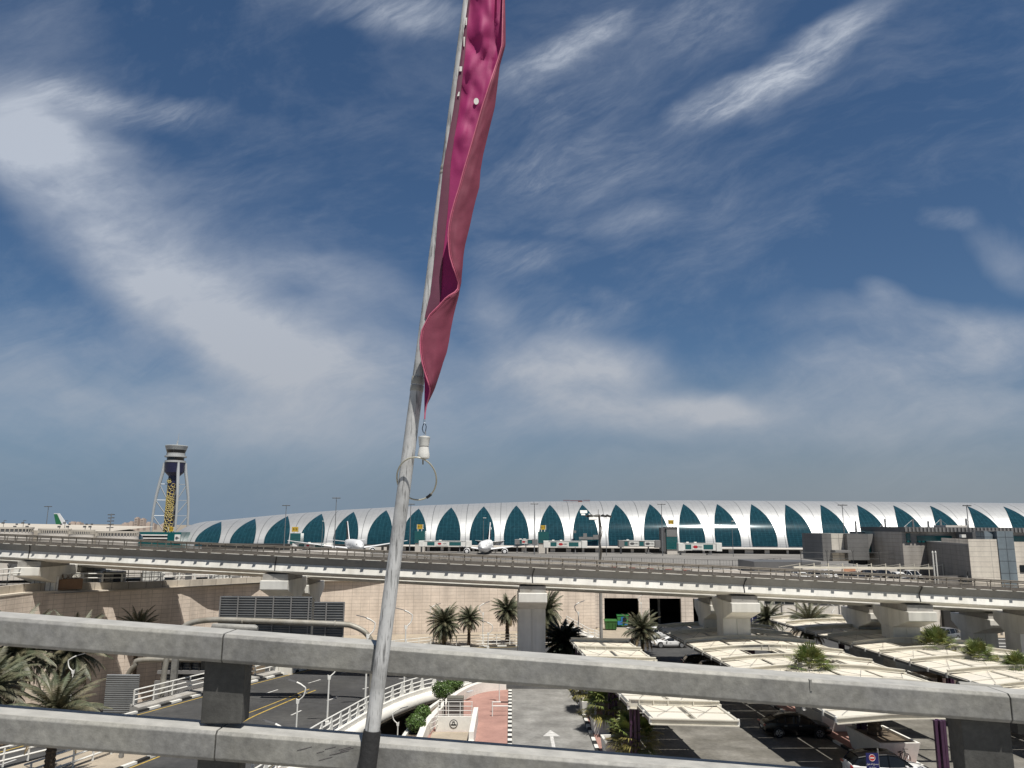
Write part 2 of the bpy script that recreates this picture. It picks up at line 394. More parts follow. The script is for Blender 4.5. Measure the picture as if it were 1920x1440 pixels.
def kerb(path, name='kerb', w=.28, h=.15, seg=1.1, z=0.0):
    pts = resample(path, seg); a = offset_path(pts, w/2); b = offset_path(pts, -w/2); mb = MB()
    for i in range(len(pts)-1):
        q = [b[i], b[i+1], a[i+1], a[i]]
        mb.add([(p.x, p.y, z-.2) for p in q]+[(p.x, p.y, z+h) for p in q], [(4, 5, 6, 7), (0, 1, 5, 4), (1, 2, 6, 5), (2, 3, 7, 6), (3, 0, 4, 7)], m=i % 2)
    return structure(mb, name, [kerb_w, kerb_b])
mb = MB(); mb.add([(-5000, -100, -6.2), (5000, -100, -6.2), (5000, 9000, -6.2), (-5000, 9000, -6.2)], [(0, 1, 2, 3)])
structure(mb, 'ground', sand)
KL = smooth_path([(-38, 44), (-33.7, 54.05), (-29.43, 64.44), (-26.7, 71.4), (-24.5, 76.1), (-21.6, 82.1), (-16.5, 90.5), (-8.5, 97.2), (0, 99.3), (6, 100)], 5)
BR = smooth_path([(-15, 44), (-13.7, 51), (-12.9, 55.4), (-12, 59.6), (-10.9, 64.4), (-9.4, 68.7), (-7.7, 72.0), (-6.3, 73.4), (-4.8, 73.9), (-3.7, 74.0)], 5)
mb = MB(); mb.prism([(p.x, p.y) for p in KL]+[(6, 74.2), (-3.7, 74.2)]+[(p.x, p.y) for p in BR[::-1]], -1.3, 0.0)
structure(mb, 'elevated_road', asphalt)
PO = [(-7.7, 30), (-7.6, 50), (-7.27, 58.1), (-6.72, 61.6), (-6.5, 63.7), (-6.0, 66.1), (-4.57, 71.8), (-3.72, 73.7)]
mb = MB(); mb.prism(PO+[(-3.7, 74.2), (6, 74.2), (6, 100), (14, 104), (14, 125), (140, 125), (140, 30)], -6.0, 0.0)
structure(mb, 'parking_ground', lot)
mb = MB(); mb.prism([(-19, 89), (-16.5, 90.5), (-8.5, 97.2), (0, 99.3), (6, 100), (14, 104), (14, 116.8), (-10, 110), (-28, 106.5), (-33, 103)], -6, .008)
structure(mb, 'verge', tan_pave)
mb = MB(); mb.prism([(0.2, 30), (5.75, 30), (5.75, 74.1), (0.2, 74.1)], -.2, .006)
structure(mb, 'lane_road', lane)
mb = MB(); mb.prism([(6.0, 83), (6.02, 96), (26, 108.6), (140, 108.6), (140, 95.5), (50, 94.5), (30, 90), (6.02, 82)], -.2, .006)
structure(mb, 'forecourt_road', asphalt)
mb = MB(); mb.prism([(13.0, 117.5), (17, 117.5), (17.5, 108), (14.5, 102.5), (8.5, 100), (10, 108)], -.2, .010)
structure(mb, 'forecourt_pavement', tan_pave)
mb = MB(); mb.prism([(36, 108.9), (140, 108.9), (140, 114), (36, 114)], -.2, .13)
structure(mb, 'footpath', tan_pave)
mb = MB(); mb.prism([(14.6, 78.6), (46, 78.6), (46, 81.6), (14.6, 81.6)], -.2, .009)
structure(mb, 'cross_path', tan_pave)
mb = MB(); mb.prism([(-6.0, 30), (-5.95, 57), (-5.4, 62), (-4.5, 67), (-3.2, 71), (-1.5, 72.8), (-.15, 73.2), (-.15, 30)], -.2, .12)
structure(mb, 'red_pavement', pink)
kerb([Vector((0.02, y, 0)) for y in (44, 60, 73.2)], seg=.62, w=.30)
kerb([Vector((5.88, y, 0)) for y in (44, 60, 73.5)], seg=.9, w=.26)
kerb(KL, seg=1.15)
kerb([Vector(p) for p in ((17.2, 117, 0), (18.5, 110.5, 0), (24, 107.6, 0))], seg=.9)
kerb([Vector((x, 108.75, 0)) for x in (36, 70, 120)], seg=1.6)
kerb(smooth_path([(6.3, 100.3), (10, 102), (15, 103.2)]), seg=1)
# left carriageway gore island
mb = MB(); mb.prism([(-32.0, 46), (-29.0, 53.2), (-27.4, 55.8), (-23.6, 57.6), (-22.6, 56.5), (-22.9, 53), (-25.2, 46)], -.1, .13)
structure(mb, 'traffic_island', tan_pave)
kerb(smooth_path([(-25.1, 46), (-22.85, 53), (-22.4, 56.6)]), seg=1.1)
ribbon(smooth_path([(-24.6, 46), (-22.25, 53.7), (-20.6, 59.5), (-19.9, 63.8), (-18.4, 70.1), (-17.6, 73)]), .16, .004, 'road_marking', paint_y)
ribbon(smooth_path([(-26.6, 58.2), (-22.6, 60.6), (-20.9, 64.0), (-19.2, 70.0), (-18.3, 73.5)]), .14, .004, 'road_marking', paint_y)
ribbon(offset_path(KL, -.62)[2:], .15, .004, 'road_marking', paint_y)
ribbon(offset_path(BR, .9)[2:], .13, .004, 'road_marking', paint_y)
for (a, b) in [((499, 1300), (521, 1293)), ((578, 1281), (601, 1274)), ((546, 1341), (565, 1332)), ((613, 1314), (634, 1306)), ((560, 1305), (577, 1299)), ((680, 1292), (697, 1287)), ((0, 1434), (30, 1424)), ((748, 1273), (762, 1271)), ((640, 1262), (660, 1258)), ((470, 1378), (490, 1370))]:
    p, q = G(*a), G(*b); ribbon([p, q], .15, .004, 'road_marking', paint_w)
for (a, b) in [((446, 1378), (600, 1392)), ((470, 1310), (640, 1322)), ((60, 1400), (200, 1416)), ((520, 1276), (700, 1284))]:
    ribbon([G(*a), G(*b)], .07, .005, 'road_seam', kerb_b)
# lane arrow, parking bay lines
mb = MB(); ar = G(1035, 1385); z = .011
mb.add([(ar.x-.12, ar.y-2.2, z), (ar.x+.12, ar.y-2.2, z), (ar.x+.12, ar.y+.6, z), (ar.x-.12, ar.y+.6, z), (ar.x-.62, ar.y+.6, z), (ar.x+.62, ar.y+.6, z), (ar.x, ar.y+2.3, z)], [(0, 1, 2, 3), (4, 5, 6)])
structure(mb, 'lane_arrow', paint_w)
mb = MB()
for x0, x1 in ((8.3, 12.9), (19.2, 24.0), (35.5, 40)):
    for k in range(16):
        y = 42+2.6*k; s = -.06*(y-46)
        mb.add([(x0+s, y-.05, .005), (x1+s, y-.05, .005), (x1+s, y+.05, .005), (x0+s, y+.05, .005)], [(0, 1, 2, 3)])
structure(mb, 'parking_lines', mat('faded_line_paint', (.17, .16, .14), .8, 0, .3, 3, obj=False))
# apron: sheet falling from the top of the retaining wall to the stands
def apron_z(y): return tab(y, [(60, 7.15), (112, 7.15), (122, 6.4), (160, 5.2), (230, 2.6), (310, 1.2), (420, .6), (1500, .3)])
WT = [A(-160, 1124, 68), A(0, 1118.5, 79), A(70, 1111, 84), A(135, 1109.5, 87.3), A(205, 1108, 90.5), A(260, 1106, 93), A(340, 1102.5, 96.3), A(410, 1099.5, 101), A(490, 1095.5, 104.3), A(600, 1089, 107.2), Vector((-10, 110.5, 7.2)), Vector((12.6, 117.2, 7.45))]
def wall_y(x): return tab(x, [(p.x, p.y) for p in WT]+[(31, 119)])
def wall_z(x): return tab(x, [(p.x, p.z) for p in WT])
mb = MB(); xs = [-400, -300, -200, -130, -90, -72, -62, -50, -32, -10, 14, 31]
ys = [122, 135, 160, 200, 230, 270, 310, 360, 420, 600, 1500]
rows = []
for x in xs:
    y0 = wall_y(x)+.2 if x >= -60 else 68
    rows.append([(x, y0, 7.15)]+[(x, max(y, y0+2), apron_z(max(y, y0+2))) for y in ys])
mb.loft(rows, closed=False, caps=False)
rows2 = [[(x, y, apron_z(y)) for y in [151]+ys[3:]] for x in (31, 60, 100, 200, 500)]
mb.loft(rows2, closed=False, caps=False)
structure(mb, 'apron', apron_m)

mb = MB(); mb.prism([(-30, -8), (30, -8), (30, 3.35), (-30, 3.35)], 12.2, 13.02); structure(mb, 'footbridge_deck', conc_d)
# ================================================================ railings, walls, planters
def white_railing(name, label, cat, path, h=1.0, rails=(1.0, .68, .36), rr=.035, step=1.6, pr=.045, m=None, z=0, lean=0, group=None, taper=None, maxp=70):
    m = m or white_metal
    path = [Vector((p.x, p.y, p.z+z)) for p in path]
    t = thing(name, label, cat, path[len(path)//2], group)
    mb = MB()
    for q in rails: mb.tube([p+Vector((0, 0, h*q)) for p in path], rr, 6)
    mb.build('rails', m, t)
    pts = resample(path, step)
    pm = MB()
    if taper: pm.add([(-taper, -.05, 0), (taper, -.05, 0), (taper, .05, 0), (-taper, .05, 0), (-.07, -.04, h), (.07, -.04, h), (.07, .04, h), (-.07, .04, h)], [(4, 5, 6, 7), (0, 1, 5, 4), (1, 2, 6, 5), (2, 3, 7, 6), (3, 0, 4, 7)])
    else: pm.box((0, 0, h/2), (pr*2, pr*2, h))
    first = None
    for i, p in enumerate(pts[:maxp]):
        d = path[min(range(len(path)-1), key=lambda k: (path[k]-p).length)+0]
        k = min(range(len(path)-1), key=lambda k: (path[k]-p).length); dv = path[k+1]-path[k]
        if first is None: first = pm.build('post', m, t, org=(0, 0, 0)); o = first
        else: o = first.copy(); C.objects.link(o); o.parent = t
        o.location = p-WL[t.name]; o.rotation_euler = (0, 0, math.atan2(dv.y, dv.x))
    return t
# bridge edge: rounded fascia, kerb wall, tapered posts and rails
E1 = [p for p in BR if p.y > 46]
t = white_railing('bridge_parapet', 'white bridge parapet with rounded fascia curving over the dark underpass', 'parapet', E1, h=1.05, rails=(1.0, .62, .30), rr=.05, step=1.55, z=.42, taper=.30)
mb = MB(); mb.tube([p+Vector((.12, 0, -.42)) for p in offset_path(E1, -.12)], .52, 14); mb.build('fascia', white_wall, t, smooth=True)
a = offset_path(E1, .28); b = offset_path(E1, -.22); mb = MB()
mb.loft([[(p.x, p.y, .003), (p.x, p.y, .42), (q.x, q.y, .42), (q.x, q.y, -.1)] for p, q in zip(a, b)]); mb.build('plinth', white_wall, t)
# left edge railing of the road
t = white_railing('road_railing', 'three-bar white railing on concrete edge beside grey louvred signs', 'railing', [p for p in offset_path(KL, .75) if 64.3 < p.y < 92], h=1.15, rails=(1, .66, .33), rr=.055, step=2.0, z=.45)
pp = [p for p in KL if 63.0 < p.y < 93]; a = offset_path(pp, 1.1); b = offset_path(pp, .16); mb = MB()
mb.loft([[(p.x, p.y, -1.3), (p.x, p.y, .45), (q.x, q.y, .30), (q.x, q.y, -.2)] for p, q in zip(a, b)]); mb.build('edge_beam', conc_d, t)
white_railing('verge_railing', 'long white railing in front of the date palms below beige wall', 'railing', [Vector(p) for p in ((-16.5, 92.6, 0), (-8.6, 98.6, 0), (0, 100.6, 0), (8, 101.6, 0), (12, 103.4, 0))], h=1.25, rails=(1, .72, .44, .16), rr=.04, step=1.7)
t = white_railing('ramp_railing', 'short sloping white railing on rounded ramp wall beside green dumpsters', 'railing', [Vector(p) for p in ((7.6, 107, 1.6), (10.3, 105, .3), (11.6, 104.4, 0))], h=1.2, rails=(1, .66, .33), rr=.045, step=.9)
mb = MB(); mb.tube([(7.4, 108, 1.3), (10.2, 105.4, .35), (11, 104.8, .1)], [.5, .5, .45], 10); mb.build('ramp_wall', white_wall, t, smooth=True)
t = white_railing('island_railing', 'bent white railing on the tan traffic island at lower left', 'railing', [Vector(p) for p in ((-33, 46, .1), (-30.0, 51.6, .1), (-28.5, 54.3, .1), (-25.4, 53.5, .1), (-26.3, 50.5, .1), (-27.5, 46.5, .1))], h=1.15, rails=(1, .66, .33), rr=.06, step=1.5)
for i, (px, py) in enumerate(((202, 1408), (227, 1425))):
    p = G(px, py); mb = MB(); mb.box((p.x, p.y, .75), (.22, .22, 1.5)); mb.box((p.x, p.y, 1.52), (.26, .26, .05))
    tag(mb.build('bollard', galv, org=(p.x, p.y, 0)), ['slim grey steel post behind the bent white railing on the island', 'grey steel post standing in the open on the tan island'][i], 'post', 'steel posts on the island')
# curved white planter beside the underpass
CW = smooth_path([(-5.97, 46, 0), (-5.97, 54.7, 0), (-5.96, 57.6, 0), (-5.48, 61.7, 0), (-4.6, 67, 0), (-3.3, 70.9, 0), (-1.9, 72.6, 0), (-.4, 73.3, 0)], 5)
t = thing('curved_planter', 'long curved white planter wall with dry soil beside the red pavement', 'planter', (-5, 64, 0))
a = offset_path(CW, .22); b = offset_path(CW, -.22); mb = MB()
mb.loft([[(p.x, p.y, .1), (p.x, p.y, 1.0), (q.x, q.y, 1.0), (q.x, q.y, .1)] for p, q in zip(a, b)]); mb.build('wall', white_wall, t, bevel=.03)
OW = smooth_path([(p[0]+.16, p[1], 0) for p in PO[1:]], 4); a = offset_path(OW, .13); b = offset_path(OW, -.13); mb = MB()
mb.loft([[(p.x, p.y, -1.0), (p.x, p.y, .62), (q.x, q.y, .62), (q.x, q.y, -1.0)] for p, q in zip(a, b)]); mb.build('outer_wall', white_wall, t)
mb = MB(); n = 24; P1 = resample(CW, .5); rows = []
for i in range(n):
    s = OW[min(int(i*len(OW)/n), len(OW)-1)]
    c_ = min(CW, key=lambda q: abs(q.y-s.y)); rows.append([(s.x+.13, s.y, .42), (c_.x-.22, s.y, .42)])
mb.loft(rows, closed=False, caps=False); mb.build('soil', soil, t)
for k, (px, py) in enumerate(((880, 1297), (843, 1320))):
    p = G(px, py, .8); mb = MB(); mb.box((p.x+.05, p.y, .8), (.25, .8, .13), rz=R(-30)); mb.build('wall_light', lampglass, t)
# stair well beside the pavement: slab floor, walls, railings, vent
t = thing('stair_enclosure', 'white stair enclosure with wire railings and round logo on its wall', 'stairwell', (-3.9, 57, .12))
f0, f1 = G(812, 1390), G(903, 1390)
mb = MB(); mb.bb((-5.55, 52, .10), (-2.75, 58.6, .145)); mb.build('floor', tan_pave, t)
mb = MB(); mb.bb((-5.35, 58.7, .12), (-2.75, 58.9, 1.15)); mb.build('back_wall', white_wall, t)
mb = MB(); mb.bb((-2.72, 54.2, .12), (-2.38, 61.2, 1.25)); mb.bb((-2.74, 52, .12), (-2.36, 54.2, .75)); mb.build('side_wall', white_wall, t)
mb = MB(); 
for zz in (1.25, 1.55, 1.85, 2.15): mb.tube([(-5.2, 58.8, zz), (-2.7, 58.8, zz)], .022, 6)
for xx in (-5.2, -4.45, -3.6, -2.75): mb.tube([(xx, 58.8, 1.1), (xx, 58.8, 2.15)], .028, 6)
for zz in (.6, .95, 1.25): mb.tube([(-5.6, 57.6, zz), (-5.2, 58.7, zz)], .02, 6)
mb.build('wire_railing', white_metal, t)
mb = MB(); mb.lathe([(.30, -.012), (.30, .012)], (-4.05, 58.68, .66), 24, M=Matrix.Rotation(R(90), 3, 'X')); lg = mb.build('round_logo', kerb_b, t)
mb = MB(); mb.lathe([(.25, -.006), (.25, .006)], (-4.05, 58.66, .66), 24, M=Matrix.Rotation(R(90), 3, 'X'))
mb.build('logo_field', kerb_w, lg)
mb = MB(); mb.box((-4.05, 58.65, .60), (.42, .006, .10)); mb.box((-4.05, 58.65, .80), (.16, .006, .09)); mb.box((-4.12, 58.65, .70), (.05, .006, .14)); mb.box((-3.98, 58.65, .70), (.05, .006, .14)); mb.build('logo_mark', kerb_b, lg)
t = thing('vent_box', 'grey louvred ventilation box standing on red pavement behind the stair railing', 'vent', (-4.2, 62.2, .12))
mb = MB(); mb.box((-4.2, 62.4, .95), (1.25, .9, 1.6)); mb.build('housing', mat('vent_khaki', (.15, .145, .12), .6), t)
mb = MB()
for k in range(9): mb.box((-4.2, 61.93, .3+k*.165), (1.15, .05, .05), M=None)
mb.build('slats', grey_panel, t)
mb = MB(); 
for xx in (-5.0, -5.35): mb.tube([(xx, 62.0, .1), (xx, 62.0, 1.6)], .05, 8)
mb.build('pipes', black, t)
for i, (px, py, h) in enumerate(((936, 1317, 2.6),)):
    p = G(px, py, .12); mb = MB(); mb.tube([p, p+Vector((0, 0, h))], .045, 8); mb.box(p+Vector((0, 0, h)), (.5, .03, .35))
    tag(mb.build('sign_post', white_metal, org=p), 'thin white sign post on the red pavement near the striped kerb', 'sign post')
for i, (pa, pb) in enumerate((((923, 1335), (956, 1335)), ((923, 1343), (956, 1343)))):
    a_, b_ = G(*pa, .12), G(*pb, .12); t = thing('barrier_post', ['red and white barrier pole across pavement, the farther one', 'red and white barrier pole across pavement, the nearer one'][i], 'barrier', a_, 'barrier poles on the red pavement')
    mb = MB(); mb.tube([a_+Vector((0, 0, 0)), a_+Vector((0, 0, .8))], .05, 8); mb.build('upright', white_metal, t)
    mb = MB(); mb.tube([a_+Vector((0, 0, .75)), a_.lerp(b_, .48)+Vector((0, 0, .75))], .05, 8); mb.build('arm', white_metal, t)
    mb = MB(); mb.tube([a_.lerp(b_, .48)+Vector((0, 0, .75)), b_+Vector((-.1, 0, .75))], .05, 8); mb.build('arm_tip', black if i == 0 else white_metal, t)
# ---------------------------------------------------------------- retaining wall with garage portals
wall_stone = brickmat('beige_stone_wall', (.68, .585, .495), (.655, .56, .47), (.42, .35, .29), 1.2, .47, .022, .8)
wall_cap = mat('beige_coping', (.56, .50, .42), .75, 0, .1, .6)
WX = smooth_path([(p.x, p.y, 0) for p in WT], 4)
t = thing('retaining_wall', 'long beige stone retaining wall with blocks and coping behind the flyover piers', 'wall', (-30, 96, 0))
arc = [0]
for p, q in zip(WX, WX[1:]): arc.append(arc[-1]+(q-p).length)
mb = MB(); WZ = [wall_z(p.x) for p in WX]
mb.loft([[(p.x, p.y, -6.2), (p.x, p.y, z)] for p, z in zip(WX, WZ)], closed=False, caps=False, uvf=lambda i, j: (arc[i], (WZ[i] if j else -6.2)+6.2))
mb.build('stone_face', wall_stone, t)
a = offset_path(WX, .9); b = offset_path(WX, -.06); mb = MB()
mb.loft([[(p.x, p.y, z-.4), (p.x, p.y, z+.11), (q.x, q.y, z+.11), (q.x, q.y, z-.05)] for p, q, z in zip(a, b, WZ)]); mb.build('coping', wall_cap, t)
a = offset_path(WX, 1.05); b = offset_path(WX, .75); mb = MB()
arc2 = arc
mb.loft([[(q.x, q.y, z+.05), (q.x, q.y, z+.9)] for q, z in zip(b, WZ)], closed=False, caps=False, uvf=lambda i, j: (arc2[i]*.85, j*.8+.06))
mb.loft([[(q.x, q.y, z+.9), (p.x, p.y, z+.9), (p.x, p.y, z-.35)] for p, q, z in zip(a, b, WZ)], closed=False, caps=False, m=1)
mb.build('parapet', [brickmat('parapet_block', (.46, .41, .34), (.43, .38, .31), (.2, .17, .14), 1.6, .9, .03), wall_cap], t)
white_railing('wall_railing', 'white two-bar railing on top of the beige retaining wall', 'railing', [Vector((p.x, p.y, wall_z(p.x))) for p in offset_path(WX, .9) if -66 < p.x < 8], h=.95, rails=(1, .5), rr=.07, step=2.2, pr=.07, z=.9)
# garage
t = thing('parking_garage', 'beige stone garage front with three dark vehicle openings under the flyover', 'garage', (22, 117.8, 0))
gx = [(13.98, 19.1), (20.7, 25.4), (27.2, 31.8)]
gz, gt, gy = 4.25, 7.45, 117.6
mb = MB()
def wq(x0, x1, z0, z1, y=gy):
    mb.add([(x0, y, z0), (x1, y, z0), (x1, y, z1), (x0, y, z1)], [(0, 1, 2, 3)], uvs=[[(x0, z0), (x1, z0), (x1, z1), (x0, z1)]])
def wr(x, y0, y1, z0, z1, flip):
    vs = [(x, y0, z0), (x, y1, z0), (x, y1, z1), (x, y0, z1)]; uvs = [(y0, z0), (y1, z0), (y1, z1), (y0, z1)]
    mb.add(vs, [(3, 2, 1, 0) if flip else (0, 1, 2, 3)], uvs=[uvs[::-1] if flip else uvs])
wq(12.6, 33.6, gz, gt); ed = [12.6]+[v for p in gx for v in p]+[33.6]
for i in range(0, len(ed), 2): wq(ed[i], ed[i+1], 0, gz)
for x0, x1 in gx:
    wr(x0, gy, gy+.7, 0, gz, True); wr(x1, gy, gy+.7, 0, gz, False)
mb.build('stone_face', brickmat('garage_stone', (.70, .61, .525), (.68, .59, .505), (.34, .28, .24), 1.3, .55, .022, .8), t)
mb = MB(); mb.bb((12.6, gy-.05, gt), (33.6, gy+1, gt+.14)); mb.build('coping', wall_cap, t)
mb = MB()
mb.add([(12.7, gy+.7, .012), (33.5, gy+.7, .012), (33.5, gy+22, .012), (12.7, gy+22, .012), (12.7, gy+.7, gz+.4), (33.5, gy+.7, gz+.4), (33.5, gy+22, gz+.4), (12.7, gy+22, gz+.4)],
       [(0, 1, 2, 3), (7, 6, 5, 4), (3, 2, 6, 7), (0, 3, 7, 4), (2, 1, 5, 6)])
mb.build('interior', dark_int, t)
for k, x in enumerate((23.2, 29.6)):
    mb = MB(); mb.box((x, gy+6, 1.9), (.35, .35, 3.8)); mb.build('column', conc_d, t)
mb = MB(); 
for x, y in ((22.2, 5), (24.0, 9), (29, 8)): mb.box((x, gy+y, 4.2), (1.2, .15, .06))
mb.build('strip_lamp', lampglass, t)
# ================================================================ flyover: two parallel decks on hammerhead piers
def dY(x): return 75.0 + 9.0*(max(0.0, -x)/55.0)**1.7
def dZ(x): return 10.93 - .0355*x - .00011*x*x
XS = [-85+2.5*i for i in range(75)]
def deck(label, oy, front, dz=0.0):
    t = thing('viaduct_deck', label, 'viaduct', (0, dY(0)+oy, dZ(0)), 'parallel flyover decks')
    W_ = 5.6
    prof = [(-.36, 0), (-.36, -.05), (.02, -.72), (-.16, -1.42), (.02, -1.55), (1.5, -1.75), (W_-1.5, -1.75), (W_-.1, -1.55), (W_, -1.42), (W_, -.7), (W_+.3, -.05), (W_+.3, 0), (W_-.35, 0), (W_-.35, -.42), (.35, -.42), (.35, 0)]
    CS = .065
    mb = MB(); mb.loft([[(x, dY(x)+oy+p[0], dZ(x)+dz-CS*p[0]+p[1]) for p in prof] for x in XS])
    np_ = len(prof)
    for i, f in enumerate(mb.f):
        if len(f) == 4 and i % np_ == 1: mb.m[i] = 1  # shade on the undercut upper fascia is put into a darker concrete
    mb.build('girder', [conc, band_shade_m], t)
    mb = MB(); mb.loft([[(x, dY(x)+oy+W_-.55+a, dZ(x)+dz-CS*W_+b) for a, b in ((0, -.41), (.12, -.41), (.12, .46), (0, .46))] for x in XS]); mb.build('crash_barrier', barrier_m, t)
    mb = MB(); mb.loft([[(x, dY(x)+oy+W_-.70+a, dZ(x)+dz-CS*W_+b) for a, b in ((0, .02), (.14, .02), (.14, .12), (0, .12))] for x in XS]); mb.build('guide_strip', cream_f, t)
    mb = MB(); mb.loft([[(x, dY(x)+oy+.36, dZ(x)+dz-.40), (x, dY(x)+oy+W_-.36, dZ(x)+dz-CS*W_-.40)] for x in XS], closed=False, caps=False); mb.build('road_surface', asphalt, t)
    for side, yo, sg in ((0, .05, -1), (1, W_-.05, 1)):
        mb = MB(); path = lambda z, dy=0: [(x, dY(x)+oy+yo+dy*sg, dZ(x)+dz-CS*yo+z) for x in XS]
        mb.tube(path(.93, .10), .065, 8); mb.tube(path(.55, .0), .045, 6)
        x = -84.0; rr = random.Random(3+side)
        while x < 95:
            b = Vector((x, dY(x)+oy+yo, dZ(x)+dz-CS*yo))
            mb.tube([b+Vector((0, .02*sg, .02)), b+Vector((0, -.03*sg, .3)), b+Vector((0, -.02*sg, .62)), b+Vector((0, .10*sg, .93))], [.07, .055, .05, .05], 6)
            mb.box(b+Vector((0, .27*sg, .045)), (.30, .62, .10))
            x += rr.choice([1.35, 1.5, 1.75, 1.9])
        mb.build('railing', rail_metal, t)
    return t
d1 = deck('near flyover deck with pale concrete fascia crossing the whole view', 0, True)
d2 = deck('far flyover deck running parallel just behind the front one', 7.9, False, -1.0)
JP = [72, 527, 998, 1383, 1701, 1938]
JX = []
for px in JP:
    x = A(px, 1080, 76).x
    for _ in range(3): x = A(px, 1080, dY(x)+2.0).x
    JX.append(x)
for x in JX[:5]:
    mb = MB(); y = dY(x)-.03; z = dZ(x)
    mb.tube([(x+.1, y-.36, z-.02), (x+.12, y-.34, z-.18), (x+.03, y-.12, z-.45), (x-.05, y-.01, z-.75), (x-.02, y-.14, z-1.45)], .05, 6)
    mb.build('joint_seal', black, d1)
GRD = [7.1, 0, 0, 0, 0, 0]
PN = ['leftmost hammerhead pier standing on the wall top beside dry planter', 'hammerhead pier whose cap shows above the large louvred sign', 'square white-capped pier left of the tall lighting mast',
      'pier with white cap and split stem right of the garage openings', 'pier with sloping white cap beside the white truck', 'dark pier cut by the right edge of the photo']
PR = ['leftmost rear pier half hidden on the wall top', 'rear pier hidden behind the louvred sign pier', 'rear pier behind the square white-capped pier', 'shaded rear pier nearest the garage openings with white cabinet at its foot',
      'shaded rear pier partly hiding the white truck', 'rear pier at the right edge of the photo']
for i, x in enumerate(JX):
    for k, oy in enumerate((0, 7.9)):
        yf = dY(x)+oy; zb = dZ(x)-1.76-.25-1.0*k; cy = yf+3.9 if i else yf+3.5
        cy = yf+4.2
        g = GRD[i] if i else 7.1
        t = thing('viaduct_pier', (PN, PR)[k][i], 'pier', (x, cy, g), 'flyover piers')
        hw = 1.36
        mb = MB()
        mb.extr([(yf-.3, zb-.36), (yf-.3, zb-1.22), (cy-1.25, zb-2.15), (cy+1.25, zb-2.15), (yf+7.0, zb-1.22), (yf+7.0, zb-.36)], (x-hw, x+hw)); mb.build('cap', conc, t, bevel=.05)
        mb = MB(); mb.bb((x-hw+.12, yf+.1, zb-.37), (x+hw-.12, yf+5.5, zb+.25)); mb.build('bearing_shelf', conc_d, t)
        mb = MB()
        for s in (-1, 1): mb.bb((x+s*.68-.655, cy-1.2, g-.3), (x+s*.68+.655, cy+1.2, zb-2.1))
        mb.bb((x-.2, cy-1.1, g-.3), (x+.2, cy+1.1, zb-2.1))
        mb.build('stem', conc, t)
        if i >= 3:
            mb = MB(); mb.bb((x-1.38, cy-1.24, g), (x+1.38, cy+1.24, g+1.7)); mb.build('stem_base', mat('pale_plinth', (.62, .60, .55), .7), t)
mb = MB(); 
for s in (0, 1): mb.box((JX[3]+.1+s*.95-.5, dY(JX[3])+9.6, .8), (.85, .6, 1.5))
tag(mb.build('service_cabinet', cream_f), 'pair of pale service cabinets at the foot of a flyover pier', 'cabinet')
# ================================================================ airport concourse: long bowed hull with pointed windows
def hY(u): return 427.5-.045*u
TOP = [(-178, 16.4), (-168, 17.4), (-140, 20.2), (-100, 23.4), (-50, 26.4), (13, 28.9), (107, 30.2), (200, 30.0), (330, 29.4)]
Z0, AX = -.5, 36.0
def hfac(u): return 1.0 if u > -178 else math.sqrt(max(.004, 1-((-178-u)/27.0)**2))
def hull(u, ph, off=0.0):
    f = hfac(u); b = (tab(max(u, -178), TOP)-Z0)*f; a = AX*f
    yc = hY(u)+AX
    n = Vector((0, -math.cos(ph)/max(a, .1), math.sin(ph)/max(b, .1))).normalized()
    return Vector((u, yc-a*math.cos(ph), Z0+b*math.sin(ph)))+n*off
hull_m = mat('silver_hull_cladding', (.47, .475, .475), .47, .58, .05, .02)
def panel_lines(m, uw, vh, lw, dark, ub=None):
    nt = m.node_tree; N = nt.nodes; L = nt.links
    uv = N.new('ShaderNodeUVMap'); br = N.new('ShaderNodeTexBrick'); br.offset = 0
    br.inputs['Scale'].default_value = 1; br.inputs['Brick Width'].default_value = uw; br.inputs['Row Height'].default_value = vh
    br.inputs['Mortar Size'].default_value = lw; br.inputs['Mortar Smooth'].default_value = .1; br.inputs['Bias'].default_value = 0
    br.inputs['Color1'].default_value = (1, 1, 1, 1); br.inputs['Color2'].default_value = (.93, .93, .93, 1); br.inputs['Mortar'].default_value = (*dark, 1)
    L.new(uv.outputs[0], br.inputs['Vector'])
    b = N['Principled BSDF']; src = b.inputs['Base Color'].links[0].from_socket
    mx = N.new('ShaderNodeMix'); mx.data_type = 'RGBA'; mx.blend_type = 'MULTIPLY'; mx.inputs[0].default_value = 1
    L.new(src, mx.inputs[6]); L.new(br.outputs[0], mx.inputs[7]); last = mx.outputs[2]
    if ub:
        b2 = N.new('ShaderNodeTexBrick'); b2.offset = 0; b2.inputs['Scale'].default_value = 1; b2.inputs['Brick Width'].default_value = ub; b2.inputs['Row Height'].default_value = 500
        b2.inputs['Mortar Size'].default_value = .16; b2.inputs['Color1'].default_value = b2.inputs['Color2'].default_value = (1, 1, 1, 1); b2.inputs['Mortar'].default_value = (.35, .36, .37, 1)
        b2.inputs['Bias'].default_value = 0
        L.new(uv.outputs[0], b2.inputs['Vector']); m2 = N.new('ShaderNodeMix'); m2.data_type = 'RGBA'; m2.blend_type = 'MULTIPLY'; m2.inputs[0].default_value = 1
        L.new(last, m2.inputs[6]); L.new(b2.outputs[0], m2.inputs[7]); last = m2.outputs[2]
    L.new(last, b.inputs['Base Color'])
TIPS = [416, 479, 540, 603, 663, 724, 785, 846, 907, 968, 1031, 1092, 1155, 1219, 1282, 1345.5, 1410, 1474, 1540, 1609, 1677, 1746, 1816, 1884, 1954, 2026]
UC = []
for px in TIPS:
    u = 0
    for _ in range(5): u = A(px, 950, hY(u)+20).x
    UC.append(u)
BAY = (UC[20]-UC[5])/15
